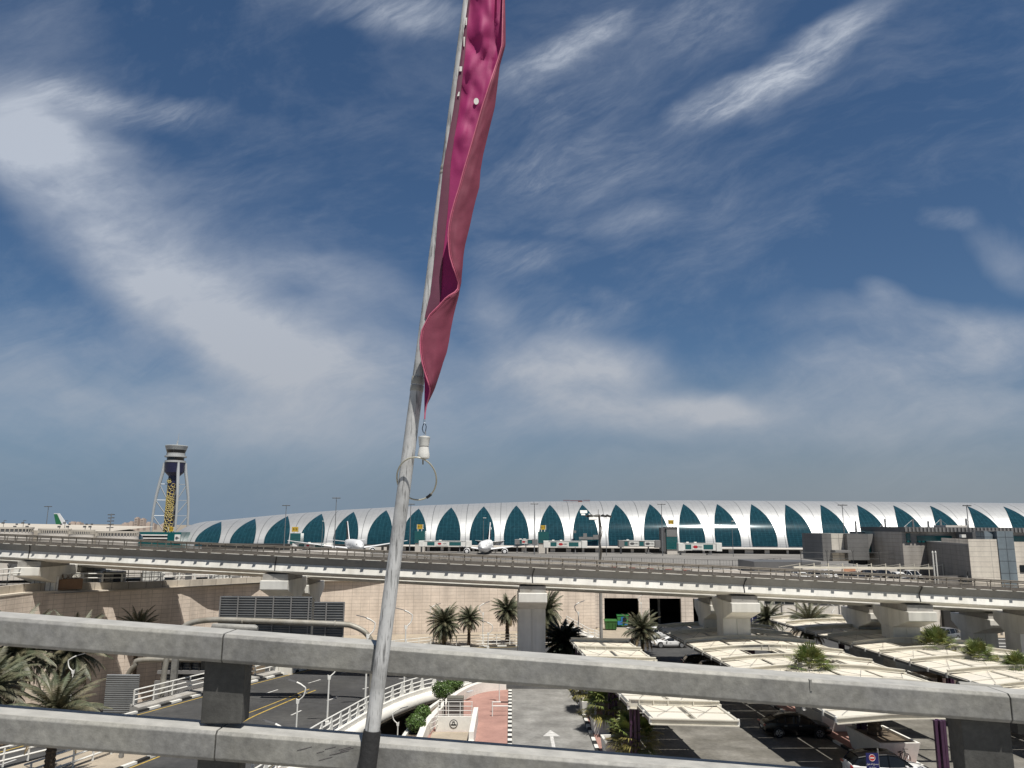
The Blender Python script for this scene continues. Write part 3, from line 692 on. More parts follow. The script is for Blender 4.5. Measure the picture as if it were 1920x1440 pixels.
panel_lines(hull_m, BAY/6, 1.9, .09, (.72, .73, .74), BAY)
con = thing('airport_concourse', 'long silver vaulted airport concourse with a row of pointed teal windows', 'airport terminal', (50, hY(50), 0))
us = [-204.9, -204.5, -203.5, -202, -200, -197, -193, -189, -185, -181, -178]+[-178+6*i for i in range(1, 86)]
phs = [R(-6+i*(186/30)) for i in range(31)]
u_off = UC[0]-BAY/2
mb = MB(); mb.loft([[hull(u, p) for p in phs] for u in us], closed=False, caps=False, uvf=lambda i, j: (us[i]-u_off+BAY*10, 45*phs[j]+10))
mb.build('hull', hull_m, con, smooth=70)
win_m = glassy('teal_window_glass', (.010, .043, .058), .075, .15, .7, .24)
panel_lines(win_m, 2.15, 1.55, .085, (2.3, 1.9, 1.8))
PT, PB = R(66), R(9.5)
for k, uc in enumerate(UC):
    n = 22; rows = []; uvs = []
    for i in range(n+1):
        ph = PT+(PB-PT)*(i/n)
        s = (math.sin(PT)-math.sin(ph))/(math.sin(PT)-math.sin(PB))
        wdt = 7.05*(1-(1-s)**2.9)*(1-.05*max(0, s-.75)/.25)+.01
        rows.append([hull(uc+wdt*q, ph, .22) for q in (-1, -.6, -.2, .2, .6, 1)])
        uvs.append([(7.5+wdt*q, 45*ph) for q in (-1, -.6, -.2, .2, .6, 1)])
    mb = MB(); mb.loft(rows, closed=False, caps=False, uvf=lambda i, j: uvs[i][j]); mb.build('window', win_m, con, smooth=70)
mb = MB()
for i in range(len(us)-1):
    pass
mb.loft([[Vector((u, hY(u)-1.0, 0)), Vector((u, hY(u)-1.0, 3.6)), Vector((u, hY(u)+.6, 3.9))] for u in us if u > -176], closed=False, caps=False)
mb.build('service_floor', dark_int, con)
r2 = random.Random(5); u = -80
while u < 240:
    w_ = r2.choice([1.2, 1.6, 2.6, 4.5]); mb = MB(); mb.bb((u, hY(u)-1.6, 0), (u+w_, hY(u)-1.05, r2.choice([2.6, 3.2]))); mb.build('service_wall', office_white, con); u += w_+r2.choice([1.5, 2.5, 6, 9])
mb = MB(); mb.loft([[Vector((u, hY(u)-3.2, z)) for z in (3.0, 3.5)]+[Vector((u, hY(u)-.9, 3.9))] for u in (-60, 20, 90, 165)], closed=False, caps=False); mb.build('service_canopy', office_white, con)
mb = MB()
for px, py, wd, h in ((1080, 938.8, 7, .35), (1088, 940, 2.5, .7), (1100, 938, 4, .3), (1062, 938, 4, .3)):
    p = A(px, py, 455); mb.box(p, (wd, .8, h))
mb.build('roof_rigging', mat('rigging_dark_red', (.16, .05, .05), .6), con)
mb = MB()
for px, py, w_, h in ((1095, 961, 4, 2.0), (1093.5, 966, 2.2, 1.0), (1111, 973.5, 4.4, 1.6), (1105, 968, 1.0, 2.2)):
    p = A(px, py, 436); ph = math.asin(min(.99, (p.z-Z0)/(tab(p.x, TOP)-Z0))); q = hull(p.x, ph, .5); mb.box(q, (w_, .2, h), M=Matrix.Rotation(R(-32), 3, 'X'))
mb.build('repair_sheet', kerb_w, con)
mb = MB()
for px, py, w_, h in ((1100, 1009, 9, 1.4), (1096, 1005, 2, 3.0), (1116, 1007, 3, 2.4), (1077, 997, 1.4, 1.4)):
    p = A(px, py, 428); mb.box((p.x, hY(p.x)-.6, p.z), (w_, .6, h))
mb.build('work_platform', grey_panel, con)
# ---------------------------------------------------------------- gate towers, signs, jet bridges
def gate_tower(x0, x1, y0, y1, Y, label, sgn, txt, cap=False, long_=False):
    a, b = A(x0, y1, Y), A(x1, y0, Y); zb = .4
    t = thing('gate_tower', label, 'gate tower', ((a.x+b.x)/2, Y, zb), 'teal gate towers')
    mid = a.z+.0
    mb = MB(); mb.bb((a.x, Y, mid), (b.x, Y+6, b.z-(.9 if cap else 0))); mb.build('glass_block', teal_glass, t)
    if cap:
        mb = MB(); mb.bb((a.x-.4, Y-.3, b.z-.9), (b.x+.1, Y+6.2, b.z)); mb.build('roof_cap', dgrey, t)
        mb = MB(); mb.bb((a.x+.2, Y-.12, b.z-5), (b.x-.2, Y-.02, b.z-.95)); mb.build('grey_face', grey_panel, t)
        mb = MB(); mb.bb((a.x-2.6, Y+.5, mid-1), (a.x-.02, Y+6, b.z-.4)); mb.build('side_shaft', dgrey, t)
    mb = MB(); mb.bb((a.x+.3, Y+.3, zb), (b.x-.3, Y+5.7, mid-.02)); mb.build('base', office_white, t)
    mb = MB()
    k = 0
    while mid+.9*k < b.z-.3: mb.bb((a.x-.02, Y-.03, mid+.9*k), (b.x+.02, Y-.005, mid+.9*k+.09)); k += 1
    mb.build('cladding_ribs', mat('teal_rib', (.02, .06, .065), .4), t)
    if sgn:
        p0, p1 = A(sgn[0], sgn[3], Y+1), A(sgn[2], sgn[1], Y+1)
        s = thing('gate_sign', 'yellow gate number sign '+sgn[4], 'gate sign', ((p0.x+p1.x)/2, Y+1, b.z), 'yellow gate number signs')
        mb = MB(); mb.bb((p0.x, Y+.8, p0.z), (p1.x, Y+1.2, p1.z)); mb.build('board', yellow, s)
        mb = MB(); mb.bb((p0.x-.22, Y+.6, p0.z-.1), (p0.x-.01, Y+1.5, p1.z+.1)); mb.bb((p1.x+.01, Y+.6, p0.z-.1), (p1.x+.35, Y+1.5, p1.z+.1)); mb.build('side_frame', cream_f, s)
        mb = MB(); mb.bb((p0.x+.2, Y+.85, b.z), (p0.x+.55, Y+1.15, p0.z)); mb.bb((p1.x-.55, Y+.85, b.z), (p1.x-.2, Y+1.15, p0.z)); mb.build('legs', white_metal, s)
        tx = text_mesh('number', txt, (p1.z-p0.z)*.62, black, s, Matrix.Translation(Vector(((p0.x+p1.x)/2, Y+.78, (p0.z+p1.z)/2))-WL[s.name]) @ FACE_CAM, .01)
    return t
GT = 404
gate_tower(543, 564, 1000, 1020, GT, 'teal gate tower left of the parked airliner with its tail up', (547.5, 988, 559.5, 997, 'above the tower beside the airliner tail'), 'B18')
gate_tower(777, 797, 996, 1018, GT, 'teal gate tower just right of the flagpole', (782.5, 983.5, 792.5, 991.8, 'just right of the flagpole'), 'B17')
gate_tower(1009, 1029, 997, 1018, GT, 'teal gate tower between two pointed windows near the middle', (1014, 985, 1022.5, 993, 'on the plain tower near the middle'), 'B17')
gate_tower(1250, 1270, 988, 1030, GT, 'tallest gate tower with dark cap and grey upper face', (1253.5, 975, 1262, 982.8, 'on the dark-capped tower, farthest right'), 'B16', cap=True)
def at_z(px0, py0, px1, py1, Y): a, b = A(px0, py1, Y), A(px1, py0, Y); return a, b
a, b = at_z(252, 998, 340, 1016, 430)
t = thing('pier_building', 'low teal and white striped pier building at the foot of the control tower', 'pier building', ((a.x+b.x)/2, 430, 1))
mb = MB(); mb.bb((a.x, 430, 1), (b.x, 442, b.z)); mb.build('glass_body', teal_glass, t)
mb = MB()
for k in (.30, .62): mb.bb((a.x, 429.7, lerp(b.z, a.z, k)-.35), (a.x+18, 429.95, lerp(b.z, a.z, k)+.35))
mb.build('white_bands', white_metal, t)
mb = MB()
for k in (.46, .8): mb.bb((a.x, 429.8, lerp(b.z, a.z, k)-.7), (a.x+18, 429.97, lerp(b.z, a.z, k)+.6))
mb.build('dark_bands', dark_glass, t)
mb = MB(); mb.bb((b.x-3.3, 429.5, a.z), (b.x-.2, 429.96, b.z-1.2)); mb.build('logo_board', white_metal, t)
mb = MB(); mb.lathe([(.75, -.03), (.75, .03)], (b.x-2.1, 429.42, (a.z+b.z)/2-.4), 14, M=Matrix.Rotation(R(90), 3, 'X')); mb.box((b.x-1.0, 429.42, (a.z+b.z)/2-.4), (.9, .05, .3)); mb.build('logo_mark', dgrey, t)
s = thing('gate_sign', 'yellow gate number sign below the control tower', 'gate sign', (a.x+19.5, 431, b.z), 'yellow gate number signs')
p0, p1 = A(317, 996, 431), A(326, 988, 431)
mb = MB(); mb.bb((p0.x, 430.8, p0.z), (p1.x, 431.2, p1.z)); mb.build('board', yellow, s)
mb = MB(); mb.bb((p1.x+.05, 430.6, p0.z-.1), (p1.x+.5, 431.4, p1.z+.1)); mb.bb((p0.x-.4, 430.6, p0.z-.1), (p0.x-.05, 431.4, p1.z)); mb.build('side_frame', cream_f, s)
mb = MB(); mb.bb((p0.x+.2, 430.9, b.z), (p0.x+.55, 431.1, p0.z)); mb.bb((p1.x-.5, 430.9, b.z), (p1.x-.15, 431.1, p0.z)); mb.build('legs', white_metal, s)
text_mesh('number', 'B19', 1.5, black, s, Matrix.Translation(Vector(((p0.x+p1.x)/2, 430.77, (p0.z+p1.z)/2))-WL[s.name]) @ FACE_CAM, .01)
logo_red = mat('logo_red', (.42, .02, .03), .5)
def jet_bridge(label, px0, px1, pyt, pyb, Y, boards=1, m=None, cabside=1):
    m = m or white_metal
    a, b = at_z(px0, pyt, px1, pyb, Y); zc = (a.z+b.z)/2; h = b.z-a.z; Lx = b.x-a.x
    t = thing('jet_bridge', label, 'jet bridge', ((a.x+b.x)/2, Y, .5), 'passenger jet bridges')
    mb = MB(); mb.bb((a.x+2, Y, zc-h*.42), (b.x-2.4, Y+3, zc+h*.42)); mb.build('tunnel', m, t)
    mb = MB(); mb.bb((a.x, Y-.4, zc-h*.5), (a.x+2.6, Y+3.6, zc+h*.46)); mb.bb((b.x-2.8, Y-.5, zc-h*.52), (b.x, Y+3.8, zc+h*.5)); mb.build('cab', m, t, bevel=.15)
    xs_ = [(.16, .30), (.58, .80)] if boards == 1 else [(.14, .22), (.50, .60), (.88, .93)]
    mb = MB()
    for p, q in xs_: mb.bb((a.x+Lx*p, Y-.06, zc-h*.28), (a.x+Lx*q, Y-.02, zc+h*.28))
    mb.build('window', teal_glass, t)
    for p in ([.44] if boards == 1 else [.37, .74]):
        cx = a.x+Lx*p; mb = MB(); mb.bb((cx-Lx*.115, Y-.14, zc-h*.33), (cx+Lx*.115, Y-.08, zc+h*.33)); bd = mb.build('logo_board', kerb_w, t)
        r_ = h*.17; x = cx-Lx*.045; mb = MB()
        for sg in (-1, 1): mb.add([(x+sg*r_*2, Y-.16, zc), (x+sg*r_, Y-.16, zc+r_), (x, Y-.16, zc), (x+sg*r_, Y-.16, zc-r_)], [(0, 1, 2), (0, 2, 3)])
        for sg in (-1, 1): mb.add([(x-r_, Y-.16, zc+sg*r_), (x+r_, Y-.16, zc+sg*r_), (x, Y-.16, zc)], [(0, 1, 2)])
        lo = mb.build('logo_mark', dgrey if boards == 2 else logo_red, bd)
        text_mesh('lettering', 'HSBC', h*.26, black, bd, Matrix.Translation(Vector((cx+Lx*.055, Y-.16, zc))-WL[bd.name]) @ FACE_CAM, .01)
    mb = MB(); mb.bb((a.x+.9, Y+1, .5), (a.x+1.7, Y+2, zc-h*.45)); mb.build('support_column', grey_panel, t); mb = MB(); mb.bb((b.x-6.2, Y+.6, .5), (b.x-5.8, Y+1, zc-h*.4)); mb.bb((b.x-6.2, Y+2, .5), (b.x-5.8, Y+2.4, zc-h*.4)); mb.box((b.x-6, Y+1.5, 1.0), (2.4, 2.6, .9)); mb.build('drive_column', grey_panel, t)
    mb = MB(); mb.tube([(a.x+2, Y-.05, zc+h*.44), (b.x-2.5, Y-.05, zc+h*.44)], .12, 6)
    for q in (.2, .38): mb.bb((a.x+Lx*q, Y+1, zc+h*.42), (a.x+Lx*q+1.2, Y+2, zc+h*.6))
    mb.build('roof_gear', white_metal, t)
    return t
JB = 397
jet_bridge('white jet bridge docked at the rear airliner left of the flagpole', 548, 622, 1018, 1028, JB)
jet_bridge('white jet bridge just right of the flagpole reaching the nose of an airliner', 785, 884, 1014, 1025, JB)
jet_bridge('short grey jet bridge half hidden by the airliner wing', 965, 1008, 1011, 1021, JB+4, 1, grey_panel)
jet_bridge('white jet bridge standing beside the plain teal tower near the middle', 1019, 1101, 1014, 1027, JB)
jet_bridge('grey jet bridge carrying two logo boards right of the floodlight mast', 1160, 1238, 1013, 1026, JB+5, 2, grey_panel)
jet_bridge('white jet bridge rightmost, beside the dark-capped gate tower', 1272, 1353, 1018, 1033, JB-6)
# ---------------------------------------------------------------- airliners
def airliner(name, label, nose, rz, tailcol, L_=60, rad=3.0, zc=4.6):
    t = thing(name, label, 'airliner', (0, 0, 0), 'parked airliners')
    mb = MB(); Mx = Matrix.Rotation(R(90), 3, 'Y')
    st = [(-.2, .05, -.4), (.6, .9, -.3), (2, 1.7, -.2), (4.5, 2.5, -.05), (8, 2.95, 0), (14, 3.0, 0), (L_-22, 3.0, 0), (L_-12, 2.3, .5), (L_-4, 1.1, 1.3), (L_, .3, 1.8)]
    mb.loft([[(x, r_*math.cos(w_*math.pi/9), zc+o+r_*math.sin(w_*math.pi/9)) for w_ in range(18)] for x, r_, o in st]); mb.build('fuselage', aircraft, t, smooth=True)
    for s in (-1, 1):
        mb = MB(); mb.loft([[(20, s*2.4, zc-1.6), (25, s*2.4, zc-.9), (31, s*2.4, zc-1.5), (25, s*2.4, zc-2.1)], [(27.5, s*12, zc-.6), (31, s*12, zc-.2), (34.5, s*12, zc-.5), (31, s*12, zc-.9)], [(37.5, s*31, zc+2.0), (38.5, s*31, zc+2.15), (39.5, s*31, zc+2.0), (38.5, s*31, zc+1.85)]]); mb.build('wing', aircraft, t)
        mb = MB(); mb.lathe([(.5, -2.9), (1.45, -2.7), (1.65, -2.2), (1.6, 0), (1.0, 2.6), (.4, 3.2)], (24.5, s*9.6, zc-2.6), 18, M=Mx); e = mb.build('engine', aircraft, t, smooth=True)
        mb = MB(); mb.lathe([(1.38, -.05), (1.38, .05)], (21.72, s*9.6, zc-2.6), 18, M=Mx); mb.build('fan', black, e)
        mb = MB(); mb.loft([[(L_-7, s*1, zc+1.5), (L_-2, s*1, zc+1.6), (L_-2, s*1, zc+1.4), (L_-7, s*1, zc+1.3)], [(L_-2, s*10, zc+2.4), (L_, s*10, zc+2.5), (L_, s*10, zc+2.3), (L_-2, s*10, zc+2.2)]]); mb.build('tailplane', aircraft, t)
    mb = MB(); b = zc+2.4
    mb.loft([[(L_-13+x, y, b+z) for x, y, z in ((0, -.2, 0), (0, .2, 0), (9.5, .12, 0), (9.5, -.12, 0))], [(L_-13+x, y, b+z) for x, y, z in ((9.5, -.12, 9.6), (9.5, .12, 9.6), (13.2, .08, 9.6), (13.2, -.08, 9.6))]]); fin = mb.build('tail_fin', aircraft, t)
    for k, (c0, c1, m) in enumerate(tailcol):
        mb = MB(); q = lambda f, z: (L_-13+f*9.5*1.0+z*.985-(z*.6*f if False else 0)-(z*.58)*f*.0, z)
        for s in (-1, 1):
            pts = []
            for f, z in ((c0, 0), (c1, 0), (c1, 9.2), (c0, 9.2)):
                wch = lerp(9.5, 3.7, z/9.6); pts.append((L_-13+.99*z+f*wch, s*.215, b+z))
            mb.add(pts, [(0, 1, 2, 3)])
        mb.build('fin_stripe', m, fin)
    mb = MB(); mb.bb((2.2, -1.6, zc+.7), (2.9, 1.6, zc+1.2)); mb.build('cockpit_window', dark_glass, t)
    for (x, y) in ((6, 0), (29, -4.5), (29, 4.5)):
        mb = MB(); mb.tube([(x, y, .55), (x, y, zc-1.8)], .18, 6); 
        for s in (-.5, .5): mb.lathe([(.55, -.2), (.55, .2)], (x, y+s, .58), 12, M=Matrix.Rotation(R(90), 3, 'X'))
        mb.build('landing_gear', grey_panel, t)
    t.location = nose; t.rotation_euler = (0, 0, rz)
    return t
tg, tr = mat('tail_green', (.02, .14, .06), .5), mat('tail_red', (.42, .03, .04), .5)
n1 = A(905, 1025, 372); airliner('airliner', 'airliner seen nose on beside a jet bridge right of the flagpole', (n1.x, 372, -.2), R(88), [(.15, .4, tr), (.55, .8, black)])
n2 = A(676, 1024, 372); airliner('airliner', 'airliner angled away with its tail to the left, left of the flagpole', (n2.x, 372, -.2), R(110), [(.1, .3, tr), (.42, .62, tg), (.72, .98, black)], L_=50)
n3 = A(84, 990, 520); t3 = airliner('airliner', 'distant airliner showing only its white and green tail fin above the old terminal', (n3.x+52, 545, -1.4), R(176), [(.45, 1.0, tg)], L_=56)
t3.scale = (1.15, 1.15, 1.35)
# ---------------------------------------------------------------- control tower
cx, cyy = A(317, 1000, 640).x, 640
t = thing('control_tower', 'dark blue control tower with gold ring pattern and pale outer struts', 'control tower', (cx, cyy, 0))
K = 640/FP
def tz(py): return A(318, py, 640).z
ltower = mat('tower_strut_grey', (.42, .44, .45), .5, .2, .06, .05); tnavy = mat('tower_navy', (.018, .020, .055), .35, 0, .15, .1); tgold = mat('tower_gold', (.62, .50, .17), .45, 0, .1, .2)
mb = MB(); mb.lathe([(4.6, 0), (4.5, tz(985)), (4.3, tz(900)), (4.3, tz(893))], (cx, cyy, 0), 24); mb.build('shaft', tnavy, t, smooth=True)
mb = MB(); mb.lathe([(4.3, tz(893)), (7.4, tz(886)), (8.0, tz(868))], (cx, cyy, 0), 24); mb.build('pod', tnavy, t, smooth=30)
gr = mat('tower_grey', (.38, .39, .385), .6, 0, .08, .1)
mb = MB(); mb.lathe([(8.2, tz(867.5)), (8.2, tz(864)), (7.0, tz(863.6))], (cx, cyy, 0), 28); mb.lathe([(8.6, tz(857.5)), (8.6, tz(855)), (7.3, tz(854.5)), (7.3, tz(850))], (cx, cyy, 0), 28); mb.build('gallery', gr, t, smooth=30)
mb = MB(); mb.lathe([(6.7, tz(863.5)), (6.9, tz(857.6))], (cx, cyy, 0), 28); mb.lathe([(7.0, tz(849.9)), (7.9, tz(844))], (cx, cyy, 0), 28); mb.build('cab_glass', dark_glass, t, smooth=30)
mb = MB(); mb.lathe([(7.9, tz(843.9)), (9.0, tz(836.5)), (8.8, tz(835.6)), (2, tz(835))], (cx, cyy, 0), 28); mb.build('cab_roof', gr, t, smooth=30)
mb = MB(); mb.tube([(cx+.5, cyy, tz(836)), (cx+.7, cyy, tz(826)), (cx+1.2, cyy, tz(812))], [.6, .3, .14], 6); mb.tube([(cx-.6, cyy, tz(836)), (cx+.4, cyy, tz(827))], .25, 5); mb.build('antenna', ltower, t)
prof = [(1005, 13.6), (985, 13.7), (955, 13.2), (930, 12.2), (905, 10.4), (885, 8.8), (868, 8.3)]
AN = [R(q) for q in (-160, -48, 18, 120)]
for an in AN:
    mb = MB(); mb.tube([(cx+r_*math.cos(an), cyy+r_*math.sin(an), tz(py)) for py, r_ in prof], [.8, .9, 1.0, 1.05, 1.3, 1.3, .9], 8); mb.build('strut', ltower, t, smooth=True)
for an in AN:
    mb = MB()
    for i, (p0, p1) in enumerate(((908, 935), (938, 964), (967, 996))):
        r0 = tab(-p0, sorted((-q[0], q[1]) for q in prof))
        mb.tube([(cx+r0*math.cos(an), cyy+r0*math.sin(an), tz(p0)), (cx+4*math.cos(an), cyy+4*math.sin(an), tz(p0))], .26, 5)
        mb.tube([(cx+r0*math.cos(an), cyy+r0*math.sin(an), tz(p0)), (cx+4.2*math.cos(an), cyy+4.2*math.sin(an), tz(p1))], .42, 5)
    mb.build('bracing', ltower, t)
rr = random.Random(11); placed = []
for (lo, hi, r0, r1, nn) in ((908, 930, 1.2, 1.6, 6), (925, 968, .55, 1.0, 60), (962, 1000, 1.0, 1.5, 20)):
    for _ in range(nn*14):
        a_ = rr.uniform(-2.7, -.75); z = tz(rr.uniform(lo, hi)); q = rr.uniform(r0, r1)
        if any((4.4*(a_-b_[0]))**2+(z-b_[1])**2 < (.9*(q+b_[2]))**2 for b_ in placed): continue
        placed.append((a_, z, q))
mb = MB()
for a_, z, q in placed:
    rs = tab(z, [(0, 4.6), (tz(985), 4.5), (tz(900), 4.3)])+.12
    mb.tube([(cx+rs*math.cos(a_+q/4.4*math.cos(w_)), cyy+rs*math.sin(a_+q/4.4*math.cos(w_)), z+q*math.sin(w_)) for w_ in [math.pi*k/6 for k in range(13)]], .17, 4, caps=False)
mb.build('ring_pattern', tgold, t)
z = tz(902.5); Mx = Matrix.Translation(Vector((cx-1.2, cyy-4.6, z))-WL[t.name]) @ FACE_CAM
text_mesh('letter', 'B', 5.4, tgold, t, Mx, .1)
mb = MB(); mb.box((cx-2.2, cyy-4.7, z), (2.6, .2, .6)); mb.box((cx-3.3, cyy-4.3, z), (.55, .2, 2.8)); mb.build('letter_bar', tgold, t)
# ---------------------------------------------------------------- old terminal, dome, distant blocks
a, b = A(-120, 1003, 330), A(205, 984, 330)
t = thing('old_terminal', 'long low pale terminal roof with drum bays at far left', 'terminal', ((a.x+b.x)/2, 330, 3))
pale = mat('pale_roof', (.46, .42, .36), .7, 0, .08, .02); 
mb = MB(); zt = A(80, 979.5, 345).z; zm = A(80, 990, 331).z
mb.add([(a.x-60, 331, zm-.4), (b.x, 331, zm-1.2), (b.x, 372, zt-1.6), (a.x-60, 372, zt+.4), (a.x-60, 331, 1), (b.x, 331, 1)], [(0, 1, 2, 3), (4, 5, 1, 0)]); mb.build('roof', pale, t)
for i, (x0, x1, y0) in enumerate(((-70, 43, 988), (63, 124, 991), (124, 171, 993), (171, 250, 996))):
    p, q = A(x0, y0, 318), A(x1, y0, 318); r_ = (q.x-p.x)/2; c_ = ((p.x+q.x)/2, 318+r_*.55, 0)
    S = Matrix(((1, 0, 0), (0, .5, 0), (0, 0, 1))); zz = p.z
    mb = MB(); mb.lathe([(r_, 2), (r_, zz-1.9)], c_, 36, M=S); dr = mb.build('drum', office_white, t, smooth=30)
    mb = MB(); mb.lathe([(r_*.985, zz-1.88), (r_*.985, zz-.75)], c_, 36, M=S); mb.build('drum_opening', dgrey, dr, smooth=30)
    mb = MB(); mb.lathe([(r_*1.01, zz-.74), (r_*1.01, zz)], c_, 36, M=S); mb.build('drum_ring', pale, dr, smooth=30)
    for k in range(22): w_ = math.pi+math.pi*k/21; mb = MB(); mb.box((c_[0]+r_*math.cos(w_), c_[1]+.5*r_*math.sin(w_), zz-1.3), (.28, .28, 1.15)); mb.build('drum_fin', pale, dr)
mb = MB(); p = A(220, 1000, 360)
mb.lathe([(11.2, 0), (10.8, 2), (9.2, 3.8), (6.4, 5.1), (3.2, 5.8), (.2, 6)], (p.x, 360, p.z-3.5), 28); tag(mb.build('glass_dome', glassy('dome_glass', (.02, .045, .045), .2, 0, .6), smooth=True), 'low dark glass dome roof left of the control tower', 'dome')
far_m = mat('far_building_pink', (.46, .38, .33), .8, 0, .06, .02)
for (x0, x1, yt, lab) in ((250, 258.5, 971, 'distant pinkish apartment tower, the taller left one'), (261, 269.5, 973, 'distant pinkish apartment tower, the shorter right one')):
    p, q = A(x0, 996, 1500), A(x1, yt, 1500); t = thing('apartment_tower', lab, 'apartment tower', ((p.x+q.x)/2, 1500, 0), 'distant apartment towers')
    mb = MB(); mb.bb((p.x, 1500, 0), (q.x, 1512, q.z)); mb.build('wall', far_m, t)
    mb = MB(); mb.bb((lerp(p.x, q.x, .3), 1502, q.z), (lerp(p.x, q.x, .7), 1510, q.z+1.6)); mb.build('roof_plant', far_m, t)
    for k in range(5):
        for c_ in (.25, .5, .75): mb = MB(); mb.box((lerp(p.x, q.x, c_), 1499.9, q.z-3-3.2*k), (1.2, .1, 1.4)); mb.build('window', dgrey, t)
rr = random.Random(21)
for i, (px, wd, py) in enumerate(((128, 14, 979.5), (140, 10, 980), (228, 12, 981.5), (240, 9, 979), (272, 12, 980), (281, 8, 982), (300, 12, 983))):
    p, q = A(px, 990, 1700), A(px+wd, py, 1700); mb = MB(); mb.bb((p.x, 1700, 0), (q.x, 1715, q.z)); mb.bb((lerp(p.x, q.x, .2), 1702, q.z), (lerp(p.x, q.x, .6), 1712, q.z+2))
    tag(mb.build('distant_building', far_m, org=(p.x, 1700, 0)), 'small hazy low building on the far left horizon', 'building', 'hazy buildings on the horizon')
# ================================================================ apron masts, fence, barriers, vehicles
mast_m = mat('mast_grey', (.20, .205, .21), .5, .3, .15, .5)
def light_mast(px, py, Y, label, wdt=3.4, zb=.5, rbase=.26):
    p = A(px, py, Y); t = thing('light_mast', label, 'light mast', (p.x, Y, zb), 'tall apron light masts')
    mb = MB(); mb.tube([(p.x, Y, zb), (p.x, Y, p.z)], [rbase, rbase*.55], 8); mb.build('pole', mast_m, t)
    mb = MB(); mb.tube([(p.x-wdt/2, Y, p.z-.1), (p.x+wdt/2, Y, p.z-.1)], .12, 6); mb.tube([(p.x, Y-1.2, p.z-.1), (p.x, Y+1.2, p.z-.1)], .12, 6); mb.build('cross_arm', mast_m, t)
    for s in (-1, -.45, .45, 1):
        mb = MB(); mb.box((p.x+s*wdt/2, Y-.3, p.z-.25), (.8, .9, .35)); mb.build('floodlight', dgrey, t)
    return t
for px, py, Y, lab in ((537, 947, 385, 'thin light mast in front of the third pointed window from the left'), (631, 933, 372, 'tallest light mast, beside the airliner tail left of the flagpole'),
                       (770.5, 944.5, 385, 'light mast just right of the flagpole'), (1002, 944, 380, 'light mast beside the plain teal gate tower near the middle'),
                       (1240, 944.5, 375, 'light mast beside the dark-capped gate tower'), (1579, 946, 330, 'light mast rising over the dark grey panelled buildings'), (1812, 947, 300, 'rightmost light mast on the roof with stay cables'),
                       (91, 949, 420, 'light mast beside the white and green tail fin at far left')):
    light_mast(px, py, Y, lab, 3.0 if px != 1812 else 2.2)
for px, py, Y, zt, lab in ((906.5, 971, 380, 0, 'slim lamp pole with small bright head near the airliner nose'), (1372, 977, 372, 0, 'slim lamp pole between glinting windows right of the middle'), (605.5, 977, 380, 0, 'slim lamp pole in front of the fourth pointed window'), (1136, 972, 375, 0, 'slim lamp pole just right of the multi-arm floodlight mast')):
    p = A(px, py, Y); t = thing('lamp_pole', lab, 'lamp pole', (p.x, Y, .5), 'slim apron lamp poles')
    mb = MB(); mb.tube([(p.x, Y, .5), (p.x, Y, p.z)], [.16, .1], 6); mb.build('pole', mast_m, t)
    mb = MB(); mb.box((p.x+.6, Y-.3, p.z), (1.6, .5, .25)); mb.build('lamp_head', white_metal, t)
# stepped radio mast at left
p = A(209, 963, 330); t = thing('antenna_mast', 'short mast stacked with dark floodlights left of the dome', 'antenna mast', (p.x, 330, 4))
mb = MB(); mb.tube([(p.x, 330, 4), (p.x, 330, p.z)], .2, 6); mb.build('pole', mast_m, t)
for k in range(5):
    mb = MB(); mb.box((p.x-.9+.25*k*(k % 2), 330, p.z-.5-k*1.35), (1.0, .6, .4)); mb.box((p.x+.9, 330, p.z-.4-k*1.35), (.8, .6, .4)); mb.tube([(p.x-1.3, 330, p.z-.4-k*1.35), (p.x+1.2, 330, p.z-.4-k*1.35)], .09, 5); mb.build('floodlight', dgrey, t)
for i, px in enumerate((7, 44, 122, 29, 52, 112, 128, 160, 170)):
    rf = i >= 3; p = A(px, 988 if rf else 981, 326 if rf else 350); t = thing('roof_lamp', ('dark cluster of lamps on the low pale terminal roof' if rf else 'thin lamp standing up on the low pale terminal roof'), 'roof lamp', p-Vector((0, 0, 2.2)), 'lamps on the old terminal roof' if rf else 'thin lamps on the old terminal roof')
    mb = MB(); mb.tube([p-Vector((0, 0, 2.2)), p+Vector((0, 0, .5 if rf else 1.2))], .13, 6); mb.build('pole', mast_m, t)
    mb = MB(); mb.box(p+Vector((-.3, 0, .1)), (1.1, .5, .7)); (mb.box(p+Vector((.4, 0, 1.1)), (.7, .5, .6)) if rf else mb.box(p+Vector((.5, 0, 1.2)), (1, .4, .25))); mb.build('lamp_head', dgrey, t)
# high mast with many floodlights, base among the parking canopies
p = A(1122, 966, 93.5); bz = A(1128, 1245, 93.5)
t = thing('floodlight_mast', 'tall grey floodlight mast with a crown of many lamps and hanging cables', 'floodlight mast', (bz.x, 93.5, 0))
mb = MB(); mb.tube([(bz.x, 93.5, 0), (bz.x, 93.5, 8), (p.x+.1, 93.5, p.z+.1)], [.21, .17, .12], 10); mb.build('pole', conc_d, t)
mb = MB(); rr = random.Random(4)
for k in range(3): mb.tube([(p.x+.1, 93.3, p.z), (p.x+.25+.1*k, 93.3, p.z-2), (p.x+.12, 93.32, p.z-3.2), (p.x+.35-.1*k, 93.3, p.z-4.2), (p.x+.1, 93.3, p.z-6)], .035, 5)
mb.build('cables', rail_metal, t)
mb = MB()
for a_ in range(5): 
    w_ = R(20+36*a_); mb.tube([(p.x-1.35*math.cos(w_), 93.5-1.35*math.sin(w_), p.z-.1), (p.x+1.35*math.cos(w_), 93.5+1.35*math.sin(w_), p.z-.1)], .04, 5)
mb.tube([(p.x, 93.5, p.z-.2), (p.x, 93.5, p.z+.7)], .03, 5); mb.build('ring_frame', rail_metal, t)
